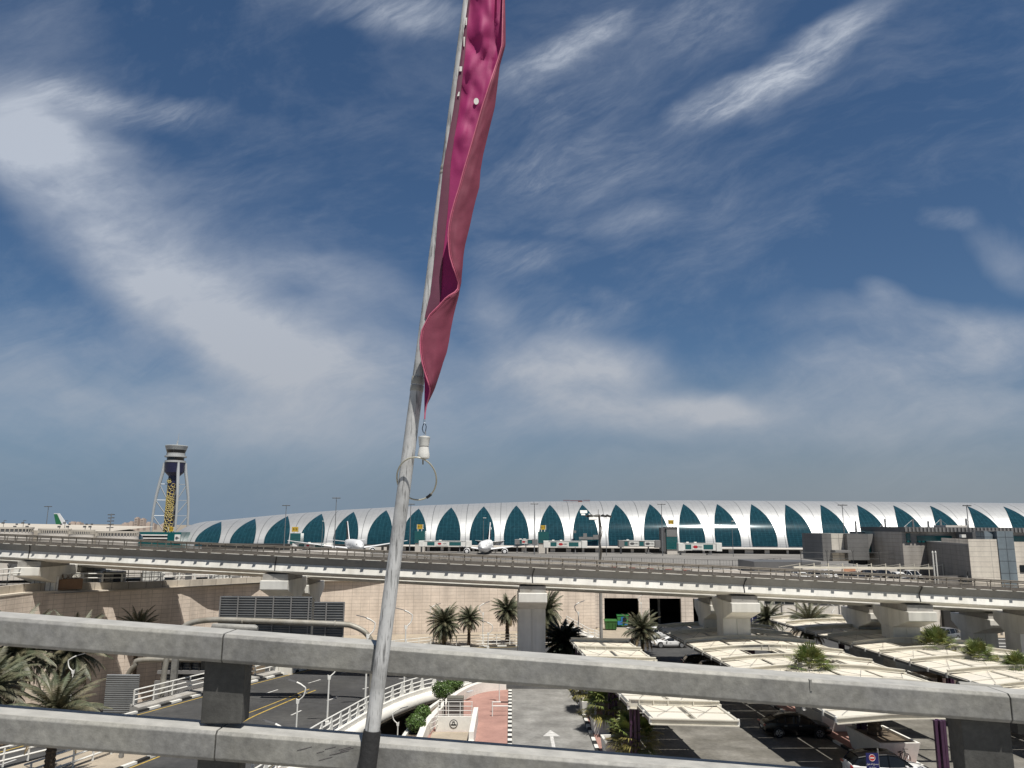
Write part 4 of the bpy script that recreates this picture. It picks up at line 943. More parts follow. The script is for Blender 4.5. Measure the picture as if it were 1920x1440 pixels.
for k in range(9):
    w_ = R(40*k+10); mb = MB(); q = Vector((p.x+1.3*math.cos(w_), 93.5+1.3*math.sin(w_), p.z-.1)); mb.box(q, (.52, .42, .22), rz=w_, M=Matrix.Rotation(R(14*math.cos(w_)), 3, 'Y')); mb.tube([q+Vector((0, 0, .1)), q+Vector((-.2*math.cos(w_), -.2*math.sin(w_), .18))], .05, 5); mb.build('floodlight', galv_dark if k % 3 else pipe_m, t)
# perimeter fence: dark mesh panels on Y posts
fence_m = mat('fence_steel', (.05, .052, .052), .6, .3, .2, 2)
def fence(name, label, pts, h=2.6, step=2.6, mid=True, group=None, rails=4, ypost=True):
    t = thing(name, label, 'fence', pts[0], group); pth = resample([Vector(p) for p in pts], step)
    pm = MB(); pm.tube([(0, 0, 0), (0, 0, h)], .05, 5)
    if ypost: pm.tube([(0, 0, h), (-.22, 0, h+.45)], .035, 4); pm.tube([(0, 0, h), (.22, 0, h+.45)], .035, 4)
    first = None
    for p in pth[:95]:
        if first is None: first = pm.build('post', fence_m, t, org=(0, 0, 0)); o = first
        else: o = first.copy(); C.objects.link(o); o.parent = t
        o.location = p-WL[t.name]
    mb = MB()
    for k in range(rails): mb.tube([p+Vector((0, 0, h*(k+1)/rails)) for p in pth], .028, 4)
    if mid:
        q = resample(pth, step/4)
        for p in q: mb.tube([p+Vector((0, 0, .1)), p+Vector((0, 0, h))], .014, 3, caps=False)
    mb.build('mesh_panel', fence_m, t)
    return t
fence('security_fence', 'dark security fence with Y-shaped tops behind the retaining wall', [(p.x, p.y, 7.15) for p in offset_path(WX, 3.4) if -64 < p.x < -3], 2.7, 2.7)
f0, f1 = A(1040, 1052, 215), A(1500, 1052, 150)
fence('apron_fence', 'long dark fence in front of the jet bridges seen over the flyover', [(f0.x-60, 235, apron_z(235)), (f0.x, 222, apron_z(222)), (f1.x-5, 172, apron_z(172)-.6), (52, 150, 5.6)], 3.4, 3.4, True, None, 3, False)
# white containers and cargo dollies behind the fence at left
rr = random.Random(8); i = 0
LBC = ['white ribbed cargo container behind the security fence', 'pale cargo container with dark doors behind the security fence']
for x in range(-66, -22, 3):
    y = wall_y(x)+6.5+rr.uniform(0, 1.2); i += 1
    t = thing('cargo_container', LBC[i % 2], 'container', (x, y, 7.15), ['ribbed cargo containers behind the fence', 'dark-doored cargo containers behind the fence'][i % 2])
    m = kerb_w if i % 2 == 0 else office_white; h = rr.choice([1.6, 1.7, 2.1]); rz = math.atan2(1, 1.75)
    mb = MB(); mb.box((x, y, 7.15+h/2+.15), (2.5, 1.6, h), rz=rz); mb.build('body', m, t, bevel=.06)
    mb = MB()
    if i % 2 == 0:
        for k in range(5): v = Matrix.Rotation(rz, 3, 'Z') @ Vector((-1+k*.5, -.83, 0)); mb.box((x+v.x, y+v.y, 7.15+h/2+.15), (.06, .06, h*.9), rz=rz)
        mb.build('ribs', grey_panel, t)
    else:
        v = Matrix.Rotation(rz, 3, 'Z') @ Vector((.3, -.83, 0)); mb.box((x+v.x, y+v.y, 7.15+h/2+.1), (.8, .05, h*.7), rz=rz); mb.build('door', dgrey, t)
# long white service building behind the containers
p = Vector((-62, 104, 7.1)); t = thing('service_building', 'long white service building with small windows behind the fence', 'building', p)
mb = MB(); mb.box((-50, 119, 8.7), (56, 8, 3.4), rz=R(24)); mb.build('wall', office_white, t)
Rz = Matrix.Rotation(R(24), 3, 'Z')
for k in range(14): v = Rz @ Vector((-25+k*3.8, -4.03, 0)); mb = MB(); mb.box((-50+v.x, 119+v.y, 9.2), (1.2, .06, .9), rz=R(24)); mb.build('window', dgrey, t)
# dry planter on wall top
p = Vector((-51.3, 86.0, 7.5)); t = thing('dry_planter', 'brown planter box of dead scrub on the wall top under the flyover', 'planter', p)
mb = MB(); mb.box(p+Vector((1.5, .9, .55)), (4.4, 1.0, 1.1), rz=R(33)); mb.build('box', mat('brown_planter', (.20, .12, .07), .8), t)
mb = MB(); rr = random.Random(2)
for k in range(60):
    v = Matrix.Rotation(R(33), 3, 'Z') @ Vector((rr.uniform(-2, 2), rr.uniform(-.4, .4), 0)); b = p+Vector((1.5, .9, 1.1))+v; mb.tube([b, b+Vector((rr.uniform(-.5, .5), rr.uniform(-.3, .3), rr.uniform(.2, .6)))], .02, 3)
mb.build('dead_scrub', mat('dead_scrub', (.16, .11, .08), .9), t)
# traffic barriers and apron kerbs
barrier_red = mat('barrier_red', (.30, .06, .05), .6)
for i in range(12):
    x0, Y = A(1100+i*17, 1052, 205-3*i), 205-3*i; mb = MB()
    zb = apron_z(Y); mb.box((x0.x, Y, zb+.45), (1.9, .5, .9), taper=.75)
    tag(mb.build('traffic_barrier', [kerb_w, barrier_red][i % 2], org=(x0.x, Y, zb)), ['white plastic traffic barrier in the row below the jet bridges', 'dull red plastic traffic barrier in the row below the jet bridges'][i % 2], 'barrier', ['white traffic barriers on the apron', 'red traffic barriers on the apron'][i % 2])
# ================================================================ buildings at right
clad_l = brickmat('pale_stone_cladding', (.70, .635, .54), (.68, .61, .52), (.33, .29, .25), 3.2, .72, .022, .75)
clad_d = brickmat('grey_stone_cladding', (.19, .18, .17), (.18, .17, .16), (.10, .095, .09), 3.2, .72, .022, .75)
offm = brickmat('office_cladding', (.70, .66, .595), (.68, .64, .575), (.50, .46, .41), 3.0, 1.45, .018, .7)
def wallq(mb, p0, p1, z0, z1, m=0, sz=None):
    p0, p1 = Vector(p0), Vector(p1); l = (p1-p0).length
    mb.add([(p0.x, p0.y, z0), (p1.x, p1.y, z0), (p1.x, p1.y, z1), (p0.x, p0.y, z1)], [(0, 1, 2, 3)], m, [[(0, z0), (l, z0), (l, z1), (0, z1)]])
def wpt(px, py, Y): return A(px, py, Y)
# white office under the flyover
t = thing('office_building', 'long pale office building with strip windows behind the date palms', 'office building', (48, 115, 0))
OY = 115.0
mb = MB(); wallq(mb, (33.7, OY), (62.6, OY), 0, 6.6); wallq(mb, (33.7, 150), (33.7, OY), 0, 6.6); wallq(mb, (62.6, OY), (62.6, 150), 0, 6.6); mb.build('wall', offm, t)
mb = MB(); mb.bb((33.6, OY-.06, 6.6), (62.7, 150, 6.75)); mb.build('roof', office_white, t)
wfr = mat('window_frame_grey', (.30, .30, .29), .5)
for i, (x0, y0, x1, y1) in enumerate(((1433, 1125, 1489, 1133), (1515, 1127, 1571, 1134.5), (1392, 1153, 1408, 1161), (1448, 1154, 1492, 1161.5), (1540, 1154.5, 1574, 1162), (1601, 1155.5, 1656, 1162), (1708, 1156, 1739, 1163.5), (1660, 1130, 1700, 1137))):
    p, q = wpt(x0, y1, OY), wpt(x1, y0, OY); mb = MB(); mb.bb((p.x, OY-.05, p.z), (q.x, OY-.004, q.z)); f = mb.build('window', wfr, t)
    n = max(1, round((q.x-p.x)/1.5)); mb = MB()
    for k in range(n): mb.bb((lerp(p.x, q.x, k/n)+.07, OY-.07, p.z+.09), (lerp(p.x, q.x, (k+1)/n)-.07, OY-.055, q.z-.09))
    mb.build('pane', dark_glass, f)
mb = MB()
for px in (1423, 1466, 1494, 1574, 1583): p = wpt(px, 1150, OY); mb.bb((p.x-.04, OY-.16, 0), (p.x+.04, OY-.08, 6.5))
mb.build('downpipe', grey_panel, t)
for i, (px, py, txt) in enumerate(((1418, 1158, '1'), (1582, 1160.5, 'H'))):
    p = wpt(px, py, OY-.2); s = thing('wall_sign', ['small blue wall sign behind the left date palm', 'small blue and white wall sign beside the white truck'][i], 'sign', p, 'blue wall signs')
    mb = MB(); mb.box(p, (1.5, .06, 1.4)); mb.build('board', navy, s)
    mb = MB(); mb.box(p+Vector((.38, -.04, .05)), (.55, .02, .8)); mb.build('pictogram', kerb_w, s)
# gate recess and terminal block
t = thing('terminal_building', 'stone terminal block with shaded grey side, sunlit front and glazed stair strip', 'terminal building', (66.4, 113, 0))
c0 = Vector((66.4, 113, 0)); c1 = Vector((76.3, 150, 0)); ztop = 13.3
d = (c1-c0).normalized()
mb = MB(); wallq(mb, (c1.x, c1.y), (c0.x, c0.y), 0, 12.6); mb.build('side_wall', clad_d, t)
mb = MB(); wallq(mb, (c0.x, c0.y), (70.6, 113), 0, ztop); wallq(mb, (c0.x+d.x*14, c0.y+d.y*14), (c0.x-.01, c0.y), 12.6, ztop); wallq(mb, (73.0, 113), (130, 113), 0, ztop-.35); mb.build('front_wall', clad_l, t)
mb = MB(); mb.prism([(c0.x, 113.05), (130, 113.05), (130, 150), (c1.x, 150)], 12.4, 12.6); mb.build('roof', grey_panel, t)
gl = brickmat('stair_glazing', (.235, .275, .30), (.22, .26, .285), (.10, .11, .12), 1.25, 1.7, .05, .25, metal=.2)
mb = MB(); wallq(mb, (70.6, 112.9), (73.0, 112.9), 0, 14.45); wallq(mb, (70.6, 118), (70.6, 112.9), 12, 14.45); wallq(mb, (69.2, 113.6), (70.6, 113.6), 13.3, 14.45); mb.build('stair_glazing', gl, t)
mb = MB(); mb.prism([(69.2, 113.7), (73, 112.95), (73, 118), (69.2, 118)], 14.4, 14.5); mb.build('stair_roof', grey_panel, t)
mb = MB(); p = Vector((66.4, 113, 0))+d*3.2; 
for (dd, z0, z1, w_) in ((1.6, 6.7, 8.6, .55),):
    q0, q1 = c0+d*dd, c0+d*(dd+w_); n = Vector((-d.y, d.x, 0))*.04
    mb.add([(q0.x+n.x, q0.y+n.y, z0), (q0.x+n.x, q0.y+n.y, z1), (q1.x+n.x, q1.y+n.y, z1), (q1.x+n.x, q1.y+n.y, z0)], [(0, 1, 2, 3)])
    q0, q1 = c0+d*1.8, c0+d*2.4; mb.add([(q0.x+n.x, q0.y+n.y, 2.8), (q0.x+n.x, q0.y+n.y, 5.0), (q1.x+n.x, q1.y+n.y, 5.0), (q1.x+n.x, q1.y+n.y, 2.8)], [(0, 1, 2, 3)])
p = wpt(1916, 1066, 113); mb.bb((p.x-.3, 112.9, p.z-.5), (p.x+1.6, 112.98, p.z+.5)); mb.build('slot_window', dark_glass, t)
e0, e1 = wpt(1767, 1190, 115.2), wpt(1802, 1157, 115.2)
g = thing('gate_entrance', 'dark vehicle entrance with sign board above, behind the row of bollards', 'entrance', (e0.x, 115, 0))
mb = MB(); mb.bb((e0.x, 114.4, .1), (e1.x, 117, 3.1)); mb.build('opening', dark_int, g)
mb = MB(); mb.bb((e0.x+1.1, 114.2, 3.12), (e0.x+3.6, 114.39, 4.3)); mb.build('sign_board', black, g)
mb = MB(); wallq(mb, (62.62, 114.8), (66.3, 114.8), 3.1, 8); mb.build('lintel', clad_d, g)
# dark panelled blocks behind
t = thing('panelled_block', 'row of dark grey panelled blocks with slanted teal slot windows', 'building', (62, 146, 5))
def pb(x0, y0, x1, y1, Y, dep, m, nm):
    p, q = wpt(x0, y1, Y), wpt(x1, y0, Y); mb = MB(); 
    l = q.x-p.x; wallq(mb, (p.x, Y), (q.x, Y), p.z, q.z); wallq(mb, (q.x, Y), (q.x, Y+dep), p.z, q.z); wallq(mb, (p.x, Y+dep), (p.x, Y), p.z, q.z)
    mb.add([(p.x, Y, q.z), (q.x, Y, q.z), (q.x, Y+dep, q.z), (p.x, Y+dep, q.z)], [(0, 1, 2, 3)], 0, [[(0, 0)]*4])
    return mb.build(nm, m, t)
gp = brickmat('grey_panel_wall', (.15, .148, .145), (.14, .138, .135), (.085, .085, .085), 4.5, .8, .03, .6); wp = brickmat('pale_panel_wall', (.60, .56, .49), (.58, .54, .47), (.28, .26, .23), 1.75, 3.2, .05, .6)
dp = brickmat('dark_panel_wall', (.085, .085, .087), (.08, .08, .082), (.055, .055, .057), 4.5, .8, .03, .6)
pb(1544, 1000.5, 1558, 1052, 146, 10, gp, 'left_block'); pb(1558, 1000.5, 1591, 1052, 147, 9, wp, 'pale_block'); pb(1591, 1001, 1627, 1050, 145.5, 11, gp, 'middle_block')
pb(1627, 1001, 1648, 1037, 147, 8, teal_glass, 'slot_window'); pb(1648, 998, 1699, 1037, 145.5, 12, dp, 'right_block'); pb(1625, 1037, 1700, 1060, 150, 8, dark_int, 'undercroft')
mb = MB(); p, q = wpt(1634.5, 1037, 146.8), wpt(1637, 1001, 146.8); mb.bb((p.x, 146.7, p.z), (q.x, 146.95, q.z)); p, q = wpt(1625, 1037, 146.6), wpt(1630, 1001, 146.6); mb.add([(p.x-.3, 146.4, p.z), (p.x+.1, 146.4, p.z), (q.x+.9, 146.4, q.z), (p.x-.5, 146.4, q.z)], [(0, 1, 2, 3)]); mb.build('slot_mullion', grey_panel, t)
mb = MB(); p = wpt(1608, 1032, 144); mb.bb((wpt(1564, 1032, 144.5).x, 144, p.z-.45), (wpt(1594, 1032, 144.5).x, 146.9, p.z)); mb.build('door_canopy', grey_panel, t)
# long roof building behind the terminal block
t = thing('roof_building', 'long flat building with ribbed grey parapet and teal ribbon windows at right', 'building', (85, 135, 5))
p, q = wpt(1692, 1018, 136), wpt(1712, 989, 136)
mb = MB(); wallq(mb, (p.x, 136), (130, 136), 5, 14.15); wallq(mb, (p.x, 150), (p.x, 136), 5, 14.15); mb.build('wall', clad_d if False else brickmat('mid_stone_cladding', (.36, .335, .305), (.345, .32, .29), (.2, .18, .16), 3.2, .72, .022, .75), t)
mb = MB(); mb.bb((q.x-2.0, 135.2, 14.15), (130, 152, 15.0)); par = mb.build('parapet', dgrey, t)
mb = MB()
for k in range(90): mb.bb((q.x-1.9+k*.66, 135.05, 14.2), (q.x-1.62+k*.66, 135.19, 14.95))
mb.build('parapet_ribs', grey_panel, par)
for (x0, y0, x1, y1) in ((1720, 1005, 1784, 1017), (1885, 1006, 1990, 1016), (1700, 1000, 1706, 1017)):
    p, q = wpt(x0, y1, 135.9), wpt(x1, y0, 135.9); mb = MB(); mb.bb((p.x, 135.8, p.z), (q.x, 135.97, q.z)); mb.build('ribbon_window', teal_glass, t)
p, q = wpt(1793, 1012, 134.9), wpt(1838, 997.5, 134.9); mb = MB(); mb.bb((p.x, 130, p.z-1), (q.x, 134.9, q.z)); mb.build('plant_screen', dgrey, t)
mb = MB(); p = wpt(1805, 1005, 128); mb.box((p.x, 128, p.z), (.7, .7, .5)); mb.build('air_unit', kerb_w, t)
for i, (px, py, Y) in enumerate(((1604, 977, 150), (1659, 973, 150), (1653, 983, 149), (1740, 977, 142), (1763, 973, 142), (1811, 972.5, 141), (1711, 973, 143), (1699, 985, 144))):
    p = wpt(px, py, Y); zb = 13.4 if px < 1700 else 14.9
    t = thing('cable_mast', ['stay mast on the grey middle block roof', 'tall stay mast over the slanted teal slot windows', 'short stay mast beside the tall one over the teal slots', 'stay mast above the left end of the teal ribbon window', 'slim stay mast left of the white roof slab', 'thick stay mast below the rightmost light mast', 'tall stay mast at the left end of the ribbed parapet', 'low stay mast left of the ribbed parapet'][i], 'stay mast', (p.x, Y, zb), 'stay masts on the roofs')
    mb = MB(); mb.tube([(p.x, Y, zb), (p.x, Y, p.z)], [.22, .16], 8); mb.build('pole', mast_m, t)
    mb = MB()
    for s in (-1, 1): mb.tube([(p.x, Y, p.z-.1), (p.x+s*2.1, Y+.6*s, zb)], .03, 4)
    mb.build('stay', mast_m, t)
p, q = wpt(1774, 992, 139), wpt(1813, 985, 139); mb = MB(); mb.bb((p.x, 139, 14.9), (q.x, 143, q.z)); tag(mb.build('roof_slab', office_white, org=(p.x, 139, 14.9)), 'white slab housing on the ribbed roof between stay masts', 'roof housing')
# car port on the upper level with parked cars
t = thing('car_port', 'long white car port with thin posts above the flyover railing', 'car port', (62, 127, 5.8))
CPX = [A(1501+26.9*k, 1084, 126.5).x for k in range(11)]
for x in CPX:
    mb = MB(); mb.tube([(x, 126.5, 6.2), (x, 126.5, 9.15)], .085, 6); mb.build('post', cream_f, t)
mb = MB(); mb.bb((CPX[0]-1, 126.4, 8.3), (CPX[-1]-1.2, 126.6, 8.6)); mb.bb((CPX[0]-1, 126.3, 6.5), (CPX[-1]+.5, 126.45, 6.62)); mb.build('beam', cream_f, t)
mb = MB()
for x in CPX: mb.tube([(x, 126.5, 9.0), (x-2.2, 130, 8.3)], .05, 5)
mb.build('roof_arm', cream_f, t)
mb = MB(); mb.bb((31, 121.5, 5.6), (72, 150, 6.2)); tag(mb.build('upper_parking', lot), kind='structure')
mb = MB(); p, q = A(1505, 1074, 134), A(1680, 1067, 134); mb.bb((p.x, 133.6, 6.2), (q.x, 134, q.z)); tag(mb.build('low_wall', office_white, org=(p.x, 134, 5.6)), 'low white wall behind the parked cars of the car port', 'wall')
mb = MB(); p, q = A(1580, 1072, 133.4), A(1604, 1064.5, 133.4); mb.bb((p.x, 133.4, 6.2), (q.x, 133.55, q.z)); tag(mb.build('striped_board', mat('orange_board', (.50, .26, .16), .6), org=(p.x, 133, 5.6)), 'orange and white board on the low wall behind the parked cars', 'board')
mb = MB(); p, q = A(1463, 1072, 150), A(1500, 1048, 150); mb.bb((p.x-8, 140, 5.2), (q.x, 150, 8.7)); tag(mb.build('ramp_block', dgrey, org=(p.x, 145, 5.5)), 'dark low ramp building left of the white car port', 'building')
fence('terrace_fence', 'dark fence with Y-shaped posts behind the white car port at right', [(52, 140, 6.2), (75, 139, 6.2)], 4.2, 4.6, False)
for i, px in enumerate((1753, 1758.5)):
    p = A(px, 1085, 122); q = A(px+(-.5), 1036, 122); mb = MB(); mb.tube([(p.x, 122, 5.5), (p.x, 122, q.z)], .11, 8); mb.lathe([(.15, 0), (.05, .25)], (p.x, 122, q.z), 8); tag(mb.build('flag_mast', white_metal, org=(p.x, 122, 5.5)), ['shorter left one of two pale bare masts in front of the grey side wall', 'taller right one of two pale bare masts in front of the grey side wall'][i], 'mast', 'pair of pale masts')
# ================================================================ sign gantries over the left road
def sign_panel(t, x0, x1, z0, z1, y, name='louvre_panel', bay=1.72, nl=13):
    mb = MB(); mb.bb((x0, y, z0), (x1, y+.05, z1))
    n = int((z1-z0)/.20)
    for k in range(n): 
        z = z0+(k+.5)*(z1-z0)/n; mb.box(((x0+x1)/2, y-.05, z), (x1-x0-.04, .09, .07), M=Matrix.Rotation(R(25), 3, 'X'))
    return mb.build(name, louvre, t)
t = thing('sign_gantry', 'pipe gantry over the road carrying a large grey louvred sign seen from its back', 'sign gantry', (-20, 68, 0))
mb = MB(); L0 = A(346, 1172, 68); GZ = A(500, 1165, 68).z
mb.tube(smooth_path([Vector((-29.6, 68, -6)), Vector((-29.3, 68, 2)), Vector((-28.9, 68, 4.6)), Vector((-27.9, 68, 6.1)), Vector((-26.0, 68, 6.62)), Vector((-22, 68, 6.6)), Vector((-15, 68, 6.38)), Vector((-13.4, 68, 6.2)), Vector((-12.2, 68, 5.5)), Vector((-11.75, 68, 4.2)), Vector((-11.7, 68, 0))], 6), .235, 12); mb.build('pipe_frame', pipe_m, t, smooth=True)
a1, b1 = A(404, 1190, 67.6), A(582, 1120, 67.6); a2, b2 = A(582, 1197, 67.6), A(643, 1130, 67.6)
sign_panel(t, a1.x, b1.x, a1.z, b1.z, 68.3); sign_panel(t, a2.x+.01, b2.x, a2.z-.05, b2.z, 68.3)
mb = MB()
for k in range(8):
    x = lerp(a1.x, b2.x, k/7.0); mb.bb((x-.05, 68.12, a1.z-.25), (x+.05, 68.24, (b1.z if x < b1.x else b2.z)-.02)); 
mb.build('stiffener', grey_panel, t)
mb = MB()
for x in (-22.9, -15.0): mb.lathe([(.30, -.06), (.30, .06)], (x, 68, lerp(6.62, 6.38, (x+26)/11)), 14, M=Matrix.Rotation(R(90), 3, 'Y'))
mb.build('pipe_flange', pipe_m, t)
mb = MB(); mb.bb((b1.x-3.4, 67.7, a2.z-.35), (b2.x+.4, 68.2, a2.z-.25)); mb.build('walkway_lip', dgrey, t)
t = thing('sign_gantry', 'second lower gantry with dark louvres behind the left concrete post', 'sign gantry', (-30, 77, -6))
p0 = A(240, 1266, 77); p1 = A(275, 1237, 77); zb = p1.z
mb = MB(); mb.tube(smooth_path([Vector((p0.x-.6, 77, -6)), Vector((p0.x-.1, 77, p0.z-1)), p0, Vector((lerp(p0.x, p1.x, .35), 77, zb-.55)), p1, Vector((-26, 77, zb)), Vector((-23.6, 77, zb))], 5), .25, 12); mb.build('pipe_frame', pipe_m, t, smooth=True)
a, b = A(298, 1276, 77), A(395, 1240, 77); sign_panel(t, a.x, b.x, a.z, b.z, 77.3, bay=1)
mb = MB(); mb.bb((a.x-.2, 76.9, lerp(a.z, b.z, .35)), (b.x, 77.2, lerp(a.z, b.z, .52))); mb.bb((a.x-.4, 76.9, a.z-2), (b.x, 77.3, a.z-.02)); mb.build('cross_rail', grey_panel, t)
mb = MB()
for k in range(6): x = lerp(a.x+.3, b.x-.2, k/5); mb.bb((x-.09, 77.0, a.z+.3), (x+.09, 77.22, b.z))
mb.build('bracket', black, t)
mb = MB(); x = A(327, 1260, 76.4).x; mb.box((x, 76.4, -1.5), (.55, .4, 9)); mb.build('leg', galv, t)
t = thing('louvre_screen', 'pale grey louvred screen on posts beside the road kerb at left', 'screen', (-31.6, 66, -6))
a, b = A(193, 1345, 66), A(262, 1265, 66); mb = MB(); n = 20
for k in range(n): z = lerp(a.z, b.z, (k+.5)/n); mb.box(((a.x+b.x)/2, 66, z), (b.x-a.x, .16, .13), M=Matrix.Rotation(R(20), 3, 'X'))
mb.build('slats', mat('pale_louvre', (.30, .31, .315), .45, .4, .1, 1), t)
mb = MB()
for q in (.27, .68): x = lerp(a.x, b.x, q); mb.box((x, 66.15, -2.0), (.16, .14, 8.8))
mb.build('post', grey_panel, t)
# ================================================================ street lamps
def lamp(base, H, s, rz, label, grp='curved white street lamps'):
    t = thing('street_lamp', label, 'street lamp', (0, 0, 0), grp)
    mb = MB(); mb.tube([(0, 0, 0), (0, 0, H)], [.105*s, .075*s], 8); mb.box((0, 0, .12), (.3, .3, .24)); mb.build('pole', white_metal, t)
    mb = MB(); mb.loft([[(-.13*s, -.06*s, H-.05), (.13*s, -.06*s, H-.05), (.13*s, .06*s, H-.05), (-.13*s, .06*s, H-.05)], [(-.17*s, -.06*s, H+.42*s), (.2*s, -.06*s, H+.25*s), (.2*s, .06*s, H+.25*s), (-.17*s, .06*s, H+.42*s)]])
    mb.tube(smooth_path([Vector((.05*s, 0, H+.2*s)), Vector((.55*s, 0, H+.65*s)), Vector((.72*s, 0, H+1.25*s)), Vector((.68*s, 0, H+1.5*s))], 4), .07*s, 6); mb.tube([(.12*s, 0, H+.28*s), (.45*s, 0, H+.5*s), (.66*s, 0, H+.9*s)], .03*s, 5)
    mb.tube([(.68*s, 0, H+1.48*s), (.2*s, 0, H+1.8*s), (-.2*s, 0, H+1.97*s)], [.07*s, .085*s, .10*s], 6); mb.build('arm', white_metal, t)
    mb = MB(); mb.loft([[(x*s, -w_*s, H+z*s), (x*s, w_*s, H+z*s), (x*s, w_*.8*s, H+(z+.08)*s), (x*s, -w_*.8*s, H+(z+.08)*s)] for x, w_, z in ((-.18, .07, 1.94), (-.5, .15, 2.05), (-1.0, .17, 2.18), (-1.25, .07, 2.24))]); mb.build('lamp_head', dgrey, t)
    t.location = base; t.rotation_euler = (0, 0, rz)
    return t
def lamp_on(px, py, H, s, rz, label, z=0, **k): g_ = G(px, py, z); lamp(g_, H, s, rz, label, **k)
def lamp_top(px, py, Y, s, rz, label, zb=-6, **k): p = A(px, py, Y); lamp((p.x, Y, zb), p.z-zb, s, rz, label, **k)
lamp_top(617, 1273, 61, .75, R(20), 'street lamp on the bridge parapet left of the flagpole, head hidden by the rail', 0)
lamp_on(684, 1331, 5.6, .8, R(20), 'white street lamp post just left of the flagpole on the bridge')
lamp_on(757, 1302, 5.6, .8, R(20), 'white street lamp post on the bridge right of the flagpole')
lamp_top(558, 1318, 57, .70, R(0), 'curved street lamp standing out against the dark road left of the flagpole')
lamp_top(518, 1406, 52, .78, R(0), 'street lamp whose drooping head shows just above the lower rail')
lamp_top(500, 1468, 46, .78, R(0), 'street lamp peeking out below the lower rail near the bridge end')
lamp_top(746, 1360, 64, .62, R(180), 'white street lamp in the dark underpass beside the flagpole')
lamp_top(803, 1325, 74.5, .55, R(180), 'farther street lamp in the dark underpass, half hidden by green shrubs')
WL_ = dict(grp='slim lamps at the beige wall')
lamp_on(812, 1207, 3.3, .7, R(200), 'street lamp in front of the bushiest date palm at the beige wall', **WL_)
lamp_on(905, 1208, 3.6, .7, R(200), 'street lamp between two date palms at the beige wall', **WL_)
lamp_on(915, 1216, 1.6, .75, R(0), 'low dark-headed lamp on the road side of the white railing', **WL_)
lamp_on(1085, 1212, 3.9, .7, R(200), 'street lamp behind the big dark palm near the ramp', **WL_)
lamp_on(1203, 1180, 3.6, .6, R(180), 'slim lamp in front of the second garage opening', **WL_)
lamp_on(1412, 1185, 3.0, .6, R(10), 'slim lamp at the office wall left of the date palm pair', **WL_)
lamp_on(1563, 1187, 2.8, .6, R(20), 'slim lamp right of the date palm pair by the office wall', **WL_)
lamp_on(1750, 1198, 3.8, .65, R(20), 'slim lamp beside the silver car near the dark entrance', **WL_)
lamp_on(1847, 1203, 4.6, .75, R(175), 'tall dark lamp with signs in front of the sunlit terminal wall', **WL_)
lamp_top(137, 1262, 58, .6, R(180), 'white street lamp between the date palms at lower left')
